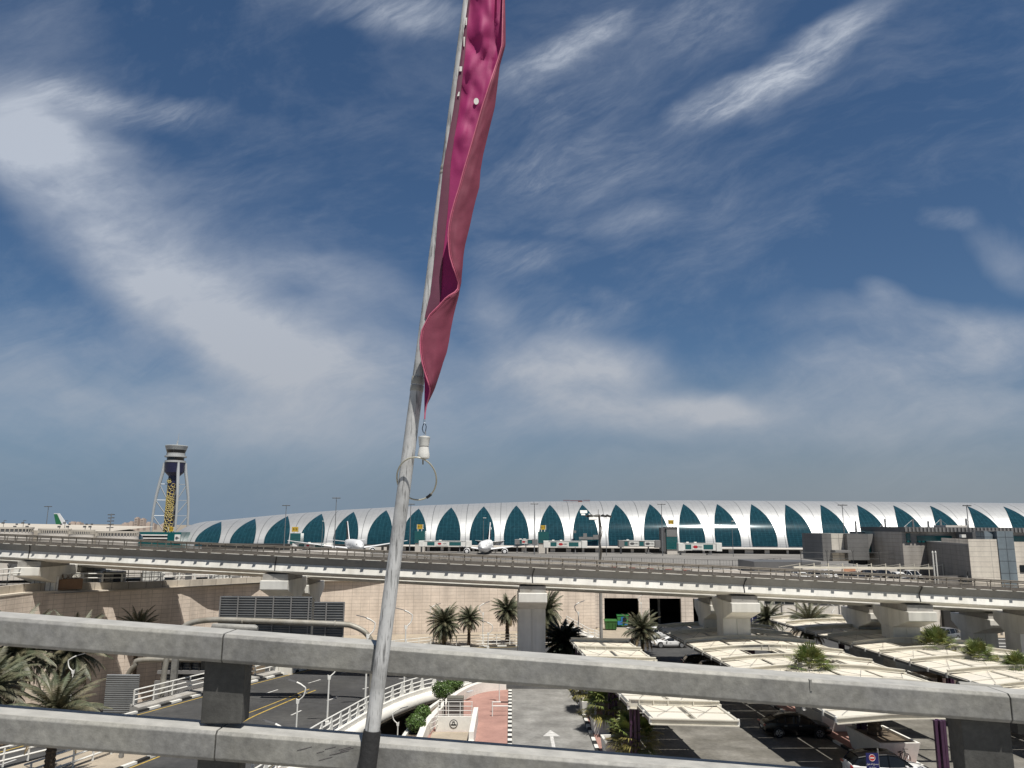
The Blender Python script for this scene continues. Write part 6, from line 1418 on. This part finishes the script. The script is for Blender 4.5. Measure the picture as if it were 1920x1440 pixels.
# white truck
t = thing('truck', 'white box-cab truck beside the flyover pier in front of the office', 'truck', (0, 0, 0))
mb = MB(); mb.loft([[(x, -1.05, z0), (x, 1.05, z0), (x, 1.05, z1), (x, -1.05, z1)] for x, z0, z1 in ((-.95, .75, 2.75), (.35, .75, 2.78), (.75, .75, 2.0), (.85, .55, 1.4), (.88, .55, .9))]); mb.build('cab', p_white, t)
mb = MB(); mb.add([(.40, -.95, 2.66), (.40, .95, 2.66), (.755, .98, 1.98), (.755, -.98, 1.98)], [(3, 2, 1, 0), (0, 1, 2, 3)])
for s in (-1, 1): mb.add([(-.5, s*1.06, 1.75), (.5, s*1.06, 1.75), (.25, s*1.06, 2.5), (-.5, s*1.06, 2.5)], [(0, 1, 2, 3), (3, 2, 1, 0)])
mb.xf(Matrix.Translation((.012, 0, .004))); mb.build('windows', carglass, t)
mb = MB(); mb.box((-2.6, 0, .75), (4.4, .9, .25)); mb.build('chassis', black, t)
mb = MB(); mb.box((-3.0, 0, 1.95), (4.0, 2.2, 2.1)); mb.build('cargo_box', office_white, t, bevel=.04)
for x in (0, -3.2):
    for s in (-1, 1): wheel(t, x, s*.92, .45, s, False)
put(t, 49.7, 112.2, .14, R(184))
# dumpsters
def dumpster(label, px, py, m, w_, h, art=False):
    g = G(px, py); t = thing('dumpster', label, 'dumpster', g)
    mb = MB(); mb.loft([[(g.x-w_/2+.1, g.y-.55, .15), (g.x+w_/2-.1, g.y-.55, .15), (g.x+w_/2-.1, g.y+.55, .15), (g.x-w_/2+.1, g.y+.55, .15)], [(g.x-w_/2, g.y-.7, h), (g.x+w_/2, g.y-.7, h), (g.x+w_/2, g.y+.7, h), (g.x-w_/2, g.y+.7, h)]][::-1]); mb.build('bin', m, t)
    mb = MB(); mb.loft([[(g.x-w_/2-.05, g.y-.75, h+.01), (g.x+w_/2+.05, g.y-.75, h+.01), (g.x+w_/2+.05, g.y+.75, h+.12), (g.x-w_/2-.05, g.y+.75, h+.12)], [(g.x-w_/2-.05, g.y-.75, h+.06), (g.x+w_/2+.05, g.y-.75, h+.06), (g.x+w_/2+.05, g.y+.75, h+.2), (g.x-w_/2-.05, g.y+.75, h+.2)]][::-1]); mb.build('lid', m, t)
    mb = MB()
    for q in (-.42, -.14, .14, .42): mb.box((g.x+w_*q, g.y-.70, h*.55), (.07, .1, h*.8), M=Matrix.Rotation(R(6), 3, 'X'))
    if not art: mb.build('ribs', m, t)
    if art:
        mb = MB()
        for (q0, z0, q1, z1) in ((-.5, .15, -.05, .55), (-.2, .5, .1, .9), (.1, .12, .4, .3)): mb.add([(g.x+w_*q0+.05, g.y-.755, h*z0+.1), (g.x+w_*q1, g.y-.755, h*z0+.1), (g.x+w_*q1, g.y-.755, h*z1), (g.x+w_*q0+.05, g.y-.755, h*z1)], [(0, 1, 2, 3)])
        mb.build('painted_blue', blue, t)
        mb = MB(); mb.lathe([(.33, -.01), (.33, .01)], (g.x+.25, g.y-.765, h*.68), 14, M=Matrix.Rotation(R(90), 3, 'X')); mb.build('painted_spot', black, t)
    for s in (-1, 1):
        mb = MB(); mb.lathe([(.12, -.05), (.12, .05)], (g.x+s*w_*.35, g.y-.4, .12), 10, M=Matrix.Rotation(R(90), 3, 'X')); mb.build('wheel', rubber, t)
dumpster('dark green ribbed dumpster in front of the first garage opening', 1145, 1181, green, 1.75, 1.25)
dumpster('dumpster painted with blue and green shapes at the first garage opening', 1167, 1175, mat('bright_green_paint', (.05, .25, .07), .5), 1.7, 1.65, True)
for i, px in enumerate((1166, 1180)):
    g = G(px, 1217); t = thing('waste_bin', ['black waste bin left of a pair at the road below the garage', 'black waste bin right of a pair at the road below the garage'][i], 'bin', g, 'black bins')
    mb = MB(); mb.box((g.x, g.y, .55), (.85, .8, 1.1), taper=1.12); mb.build('body', black, t, bevel=.04)
    mb = MB(); mb.box((g.x, g.y, 1.14), (.98, .95, .08)); mb.build('lid', black, t)
# bollards and barrier fence
for i, px in enumerate((1768, 1775, 1782.5, 1790, 1798, 1806, 1821, 1835, 1864, 1879)):
    g = G(px, [1181, 1181.5, 1182, 1183, 1185, 1189, 1190, 1191, 1191, 1191][i], .13); mb = MB(); mb.lathe([(.19, 0), (.19, .95), (.22, .97), (.22, 1.08), (.12, 1.14)], g, 12)
    tag(mb.build('bollard', conc_d, org=g, smooth=30), 'stout round grey bollard in the row before the dark entrance', 'bollard', 'bollards at the entrance')
white_railing('road_guard', 'white tubular guard rail along the road at right behind the fan palms', 'railing', [Vector((x, 99.2, 0)) for x in (54, 64, 76, 90)], 1.25, (1, .62, .3), .05, 2.6)
white_railing('road_guard', 'pale low guard rail in front of the office palms between canopies', 'railing', [Vector((x, 90.5, 0)) for x in (31, 38, 44)], 1.1, (1, .66, .33), .05, 2.2)
# no-entry sign
g = A(1635, 1440, 46.5); pz = g.z; t = thing('no_entry_sign', 'navy blue no entry sign on a thin post at the bottom edge', 'sign', (g.x+.36, 46.5, 0))
mb = MB(); mb.tube([(g.x+.42, 46.56, 0), (g.x+.42, 46.56, pz+1.0)], .045, 8); mb.build('post', galv, t)
a, b = A(1625, 1442, 46.5), A(1646, 1412, 46.5); cxs = (a.x+b.x)/2
mb = MB(); mb.bb((a.x, 46.46, a.z-.2), (b.x, 46.50, b.z)); bd = mb.build('board', navy, t)
dz = b.z-.24; Mx = Matrix.Rotation(R(90), 3, 'X')
mb = MB(); mb.lathe([(.185, -.006), (.185, .006)], (cxs-.02, 46.45, dz), 28, M=Mx); mb.build('red_disc', red, bd)
mb = MB(); mb.tube([(cxs-.02+.172*math.cos(k*math.pi/16), 46.44, dz+.172*math.sin(k*math.pi/16)) for k in range(33)], .011, 5, caps=False); mb.box((cxs-.02, 46.438, dz), (.24, .006, .065)); mb.build('disc_marks', kerb_w, bd)
off = -WL[bd.name]
try: text_mesh('lettering', '\ufe8d\ufedf\ufeaa\ufea7\ufeee\ufedd'[::-1]+' '+'\ufee3\ufee4\ufee8\ufeee\ufec9'[::-1], .125, kerb_w, bd, Matrix.Translation(Vector((cxs-.02, 46.452, b.z-.57))+off) @ FACE_CAM, .002)
except Exception as ex: print('arabic', ex)
text_mesh('lettering', 'No Entry', .105, kerb_w, bd, Matrix.Translation(Vector((cxs-.02, 46.452, b.z-.76))+off) @ FACE_CAM, .002)
# bicycle leaning on the planter
t = thing('bicycle', 'dark bicycle leaning against the end of a white planter', 'bicycle', (0, 0, 0))
Mx = Matrix.Rotation(R(90), 3, 'X')
for x in (-.5, .52):
    mb = MB(); mb.tube([(x+.33*math.cos(k*math.pi/12), 0, .35+.33*math.sin(k*math.pi/12)) for k in range(25)], .022, 6, caps=False); wl = mb.build('wheel', rubber, t)
    mb = MB()
    for k in range(8): mb.tube([(x, 0, .35), (x+.32*math.cos(k*math.pi/4), 0, .35+.32*math.sin(k*math.pi/4))], .006, 3)
    mb.build('spokes', chrome, wl)
mb = MB()
for a, b in (((-.5, .35), (-.08, .33)), ((-.5, .35), (-.2, .8)), ((-.08, .33), (-.2, .85)), ((-.08, .33), (.36, .8)), ((-.2, .78), (.36, .84)), ((.34, .95), (.52, .35))): mb.tube([(a[0], 0, a[1]), (b[0], 0, b[1])], .022, 6)
mb.build('frame', black, t); mb = MB(); mb.tube([(.30, -.28, 1.0), (.34, 0, .98), (.30, .28, 1.0)], .018, 6); mb.build('handlebar', black, t)
mb = MB(); mb.box((-.22, 0, .90), (.26, .13, .06)); mb.build('saddle', black, t)
t.location = (sxk(25.0, 51.2), 51.15, .13); t.rotation_euler = (R(-8), 0, R(35))
# ================================================================ foreground: steel rails, flagpole, banner
RY = 3.0
def rz_(x): return 14.306-.066*x            # underside-to-top reference: front top edge of the upper rail
def rail_section(t, xa, xb, zo, h=.105, d=.15):
    mb = MB(); ch = .012; rings = []
    for x in (xa, xb):
        z = rz_(x)+zo
        rings.append([(x, RY+ch, z), (x, RY, z-ch), (x, RY, z-h+ch), (x, RY+ch, z-h), (x, RY+d-ch, z-h), (x, RY+d, z-h+ch), (x, RY+d, z-ch), (x, RY+d-ch, z)])
    mb.loft(rings); mb.build('rail', galv, t, bevel=.003)
t = thing('guard_rail', 'grey galvanised box guard rail with two bars crossing the whole foreground', 'guard rail', (0, RY, 13.0))
edges = [-4.2, -1.083, 1.862, 5.0]
for zo in (0.012, -.332):
    for a, b in zip(edges, edges[1:]): rail_section(t, a+.0022, b-.0022, zo)
for x, w_ in ((-1.085, .155), (1.79, .185)):
    mb = MB(); z = rz_(x); mb.bb((x-w_/2, RY+.05, 12.9), (x+w_/2, RY+.135, z-.33-.095)); mb.bb((x-w_/2, RY+.05, z-.318), (x+w_/2, RY+.135, z-.094)); mb.build('post', galv_dark, t, bevel=.004)  # post steel darkened to stand for the shade below the upper bar
    mb = MB(); mb.bb((x-.03, RY+.15, z-.30), (x+.03, RY+.26, z-.05)); mb.build('bracket', galv_dark, t)
mb = MB(); x = A(1520, 1285, RY).x; mb.bb((x-.004, RY-.003, rz_(x)-.03), (x+.004, RY+.02, rz_(x)+.010)); mb.build('weld_bead', galv, t)
mb = MB(); rr = random.Random(9)
for k in range(9):
    x = rr.uniform(-.80, -.60); z = rz_(x)-.332-rr.uniform(.03, .075); l = rr.uniform(.02, .07); mb.tube([(x, RY-.0006, z), (x+l, RY-.0006, z+l*.25)], .0009, 4)
mb.build('scratches', mat('scratch_grey', (.10, .09, .09), .7), t)
for i, (px0, px1, py) in enumerate(((398, 483, 1178), (1797, 1880, 1287))):
    a, b = A(px0, py-2, 3.42), A(px1, py+(1 if i == 0 else 6), 3.42); t = thing('tube_fitting', ['short grey cylindrical fitting behind the guard rail above the left post', 'short grey cylindrical fitting behind the guard rail above the right post'][i], 'fitting', (a.x, 3.42, a.z), 'tube fittings on the rail posts')
    mb = MB(); mb.tube([a, a.lerp(b, .04), b-(b-a)*.06, b], [.014, .0165, .0165, .011], 16); mb.build('body', galv, t, smooth=30)
    mb = MB(); m_ = a.lerp(b, .45); mb.bb((m_.x-.02, 3.15, m_.z-.12), (m_.x+.02, 3.41, m_.z-.012)); mb.build('bracket', galv_dark, t)
# ---------------------------------------------------------------- flagpole
PY = 2.945
def pc(px, py, dy=0.0): return A(px, py, PY+dy)
pole_m = mat('weathered_white_pole', (.56, .56, .555), .55, .1, .08, 2.0, warm=(.36, .36, .355), wsc=9)
nt = pole_m.node_tree; N = nt.nodes; L = nt.links
def streaks(m, sx_, sz_, lo, hi, dark):
    nt = m.node_tree; N = nt.nodes; L = nt.links
    g = N.new('ShaderNodeNewGeometry'); mp = N.new('ShaderNodeMapping'); mp.inputs['Scale'].default_value = (sx_, sx_, sz_); mp.inputs['Rotation'].default_value = (0, R(-6), 0); L.new(g.outputs['Position'], mp.inputs[0])
    n = N.new('ShaderNodeTexNoise'); n.inputs['Scale'].default_value = 1; n.inputs['Detail'].default_value = 6; n.inputs['Roughness'].default_value = .62; L.new(mp.outputs[0], n.inputs[0])
    mr = N.new('ShaderNodeMapRange'); L.new(n.outputs['Fac'], mr.inputs[0])
    for i, v in enumerate((lo, hi, 1, dark)): mr.inputs[1+i].default_value = v
    b = N['Principled BSDF']; src = b.inputs['Base Color'].links[0].from_socket; s = N.new('ShaderNodeVectorMath'); s.operation = 'SCALE'; L.new(src, s.inputs[0]); L.new(mr.outputs[0], s.inputs['Scale']); L.new(s.outputs[0], b.inputs['Base Color'])
streaks(pole_m, 110, 7, .55, .63, .38); streaks(pole_m, 240, 18, .58, .66, .5)
B0, B1 = pc(698, 1369), pc(877, 0)
ax = (B1-B0).normalized()
def pl(py): # point on the pole axis at a picture height
    lo, hi = -.4, 1.3
    for _ in range(40):
        m_ = (lo+hi)/2; q = B0.lerp(B1, m_)-Vector((0, 0, CZ)); yv = 720-FP*q.dot(UP)/q.dot(FW)
        if yv > py: lo = m_
        else: hi = m_
    return B0.lerp(B1, (lo+hi)/2)
t = thing('flagpole', 'leaning weathered white flagpole rising from a black socket in front of the rails', 'flagpole', (B0.x, B0.y, 12.9))
mb = MB(); mb.tube([B0-ax*.25, pl(1200), pl(960), pl(716)], [.0275, .027, .0258, .0252], 20); mb.build('lower_tube', pole_m, t, smooth=30)
mb = MB(); mb.tube([pl(716), pl(320)], [.0236, .0216], 20); mb.build('middle_tube', pole_m, t, smooth=30)
mb = MB(); mb.tube([pl(320), pl(0), pl(-160)], [.0205, .0195, .0185], 20); mb.build('upper_tube', pole_m, t, smooth=30)
band = mat('pole_band', (.33, .32, .29), .55, 0, .12, 4)
mb = MB()
for p0, p1, r_ in ((734, 723, .0268), (721, 707, .0262), (329, 323, .0228), (321, 312, .0222)): mb.tube([pl(p0), pl(p0-1), pl(p1+1), pl(p1)], [r_-.001, r_, r_, r_-.001], 20)
mb.build('joint_band', band, t, smooth=30)
mb = MB(); mb.tube([B0-ax*1.2, B0-ax*.02, B0], [.034, .0325, .031], 24); mb.build('socket', mat('black_socket', (.02, .02, .021), .75, 0, .3, 8, .2, 60), t, smooth=30)
# ---------------------------------------------------------------- banner cloth, wind-twisted around its own edge
mag = mat('magenta_cloth', (.31, .012, .115), .7, 0, .10, 5, .05, 300); dusty = mat('dusty_pink_cloth_back', (.185, .030, .060), .75, 0, .12, 5, .05, 300); hem_m = mat('pink_hem', (.46, .10, .17), .65, 0, .2, 40); slv = mat('plum_sleeve_cloth', (.125, .030, .062), .75, 0, .15, 6)
ROWS = [(-70, 886, 946, 949), (-20, 877, 944, 948), (0, 874, 943, 947), (45, 868, 942, 948), (85, 862, 941, 948), (110, 859, 934, 941), (125, 857, 929, 937), (160, 851, 917, 933), (200, 845, 904, 928), (245, 839, 891, 917), (290, 833, 878, 906), (320, 828, 869, 901), (350, 823, 861, 899), (375, 819, 853, 892), (400, 816, 846, 886), (420, 813, 842, 882), (440, 810, 840, 877), (460, 807, 841, 872), (480, 804, 843, 869), (500, 802, 849, 867.5), (515, 800, 855, 866), (530, 798, 859.5, 865), (542, 796, 858, 862.5), (550, 795, 851, 861), (556, 795, 838, 860), (570, 795, 826, 856), (590, 795, 806, 851), (605, 795, 798, 848), (620, 795, 791, 845), (640, 795, 787.5, 842), (660, 795, 788.5, 838), (680, 795, 791.5, 831), (700, 795.5, 797, 825), (715, 796, 802, 820), (730, 796, 807, 815), (745, 796, 804, 808), (760, 796, 799.5, 800.5), (775, 795.5, 797, 797.6), (786, 795.5, 796.4, 796.8)]
import bisect
def rowat(py):
    for a, b in zip(ROWS, ROWS[1:]):
        if py <= b[0]: f = (py-a[0])/(b[0]-a[0]); f2 = f; return [lerp(a[k], b[k], f2) for k in range(4)]
    return list(ROWS[-1])
SL = [(-70, 888), (0, 878), (200, 851), (305, 832), (400, 822), (480, 815), (550, 807), (590, 797), (620, 793), (660, 792), (715, 796), (786, 795.5)]
SR = [(-70, 892), (0, 881.5), (45, 876), (100, 872), (200, 861), (305, 845), (400, 839), (480, 830), (550, 827), (572, 823), (590, 806), (606, 798)]
pys = [-70+6*i for i in range(143)]+[786]
inner, outer, hemp = [], [], []
NI, NO = 18, 14
for py in pys:
    _, xs_, xh, xf = rowat(py); xs_ = min(tab(py, SL), xf-.5)
    fold = max(0.0, min(1.0, (xf-xh)/14.0)); ri, ro = [], []
    for i in range(NI+1):
        f = i/NI; x = lerp(xs_, xf, f)
        puff = 0
        if py < 330: 
            q = Vector((f*2.3+py*.004, py*.016-f*1.2, .3)); puff = .036*mnoise.noise(q*1.0)+.011*mnoise.noise(q*2.3+Vector((3, 1, 0)))-.016*max(0, .35-abs(mnoise.noise(q*1.5+Vector((7, 2, 1)))*2.2))-.014*max(0, math.sin(math.pi*f))
            puff *= math.sin(math.pi*min(1, f*1.35))**.7 if f < .74 else (1-f)/.26
            puff *= max(0, min(1, (330-py)/90.0))
        ri.append(pc(x, py, -.018-.035*f*f+puff))
    for i in range(NO+1):
        f = i/NO; x = lerp(xf, xh, f)
        wv = .007*mnoise.noise(Vector((f*1.6, py*.021, 5.2)))+.0035*mnoise.noise(Vector((f*4, py*.05, 1.2)))
        ro.append(pc(x, py, -.053-.003*fold-.034*fold*math.sin(math.pi*.62*f)+wv*math.sin(math.pi*f)*fold-.004*f))
    inner.append(ri); outer.append(ro); hemp.append(ro[-1]+Vector((0, -.0012, 0)))
t = thing('feather_banner', 'pink feather banner twisted by wind and hanging along the flagpole', 'banner', pl(300))
mb = MB(); mb.loft(inner, closed=False, caps=False); mb.build('cloth_front', mag, t, smooth=80)
mb = MB(); mb.loft(outer, closed=False, caps=False); mb.build('cloth_back', dusty, t, smooth=80)
mb = MB(); mb.tube(hemp[4:], .0028, 6); mb.tube([p+Vector((.0065, -.0006, 0)) for p in hemp[4:130]], .0008, 5); mb.build('hem', hem_m, t, smooth=True)
rows = []
for py in range(-70, 604, 9):
    l0, w0 = pc(tab(py, SL), py, -.0255), pc(tab(py, SR), py, -.026); m0 = l0.lerp(w0, .5)+Vector((0, -.0035, 0)); rows.append([l0+Vector((0, .004, 0)), l0, m0, w0, w0+Vector((0, .006, 0))])
mb = MB(); mb.loft(rows, closed=False, caps=False); mb.build('sleeve', slv, t, smooth=True)
def on_cloth(px, py, d):
    i = min(range(len(pys)), key=lambda k: abs(pys[k]-py)); r_ = inner[i]; x = pc(px, py, -.03).x; k = min(range(len(r_)), key=lambda k: abs(r_[k].x-x)); p = pc(px, py, -.03); yy_ = min(q.y for q in r_[max(0, k-1):k+2]); return A(px, py, yy_-d)
c = on_cloth(893, 190, .0012); mb = MB(); mb.lathe([(.0001, 0), (.0105, .0), (.0105, .001)], c, 18, M=Matrix.Rotation(R(90), 3, 'X') @ Matrix.Diagonal((1, 1.42, 1))); mb.build('print_dot', kerb_w, t)
for px, py, w_, h in ((863.5, 129, 4.5, 9), (859, 176, 4, 8), (870, 78, 1.8, 18), (874, 40, 2, 14)):
    c = on_cloth(px+1, py, .0); k = .0255+.0035; q = lambda x, y: pc(x, y, -.034)
    mb = MB(); mb.add([q(px-w_/2, py+h/2), q(px+w_/2, py+h/2), q(px+w_/2+1, py-h/2), q(px-(w_/2 if py != 176 else -1), py-h/2)], [(0, 1, 2, 3)]); mb.build('print_mark', kerb_w, t)
# ---------------------------------------------------------------- counterweight, clip and ring
yo = -.04
def wc(px, py, dy=0.0): return pc(px, py, yo+dy)
t = thing('banner_weight', 'white hourglass weight hanging from the banner by a metal clip', 'weight', wc(795, 790))
top, bot = wc(795.5, 819), wc(794, 860); hh = (top-bot).length; v = (top-bot).normalized(); Q = v.to_track_quat('Z', 'Y').to_matrix()
wt = mat('worn_white_plastic', (.66, .65, .61), .55, 0, .12, 30, .1, 200)
mb = MB(); mb.lathe([(.016, 0), (.0222, .003), (.0232, .010), (.0215, .022), (.0182, .040), (.0178, hh*.53)], bot, 22, M=Q); mb.lathe([(.0182, hh*.565), (.0192, hh*.62), (.0220, hh*.93), (.0228, hh*.95), (.0225, hh), (.015, hh+.002)], bot, 22, M=Q); mb.build('body', wt, t, smooth=50)
mb = MB(); mb.lathe([(.0172, hh*.525), (.0172, hh*.57)], bot, 22, M=Q); mb.build('groove', grey_panel, t)
mb = MB(); mb.tube([wc(795.5, 793), wc(793.2, 798), wc(791.8, 804), wc(793.5, 810), wc(795.5, 813), wc(798, 809), wc(799.2, 800), wc(797.6, 794), wc(795.5, 793)], .0018, 6)
mb.build('clip', mat('clip_steel', (.06, .075, .10), .35, .7), t)
mb = MB(); mb.tube([wc(797, 808), wc(798.5, 812), wc(797, 817), wc(795, 819), wc(794.5, 815)], .0022, 6); mb.tube([wc(795.6, 784), wc(797.3, 787), wc(796.5, 793), wc(794.6, 792), wc(795, 786)], .0014, 6); mb.build('eyelet', chrome, t)
mb = MB(); mb.tube([wc(793, 859), wc(793, 871)], .0028, 6); mb.build('bottom_hook', mat('brass_hook', (.25, .20, .12), .5, .4), t)
c = pc(781.5, 898, 0); rr_ = 36.5/FP*(PY/math.cos(R(3)))*1.005
t = thing('wire_ring', 'thin pale plastic wire ring looped round the flagpole below the white weight', 'ring', c)
pts = []
for k in range(49):
    a = math.pi*2*k/48; pts.append(c+Vector((rr_*math.cos(a)*1.0, -.055*math.sin(a)-.004, rr_*1.03*math.sin(a))))
mb = MB(); mb.tube(pts, .0031, 8, caps=False); mb.build('wire', mat('yellowed_plastic', (.42, .40, .32), .35, 0, .12, 20), t, smooth=True)
mb = MB()
for a0, a1 in ((-62, -46),):
    q = [c+Vector((rr_*math.cos(R(lerp(a0, a1, i/6))), -.055*math.sin(R(lerp(a0, a1, i/6)))-.004, rr_*1.03*math.sin(R(lerp(a0, a1, i/6))))) for i in range(7)]
    mb.tube(q, .0056, 10)
mb.build('connector', black, t, smooth=30)
# ================================================================ tidy: drop empties' stray values
bpy.context.view_layer.update()
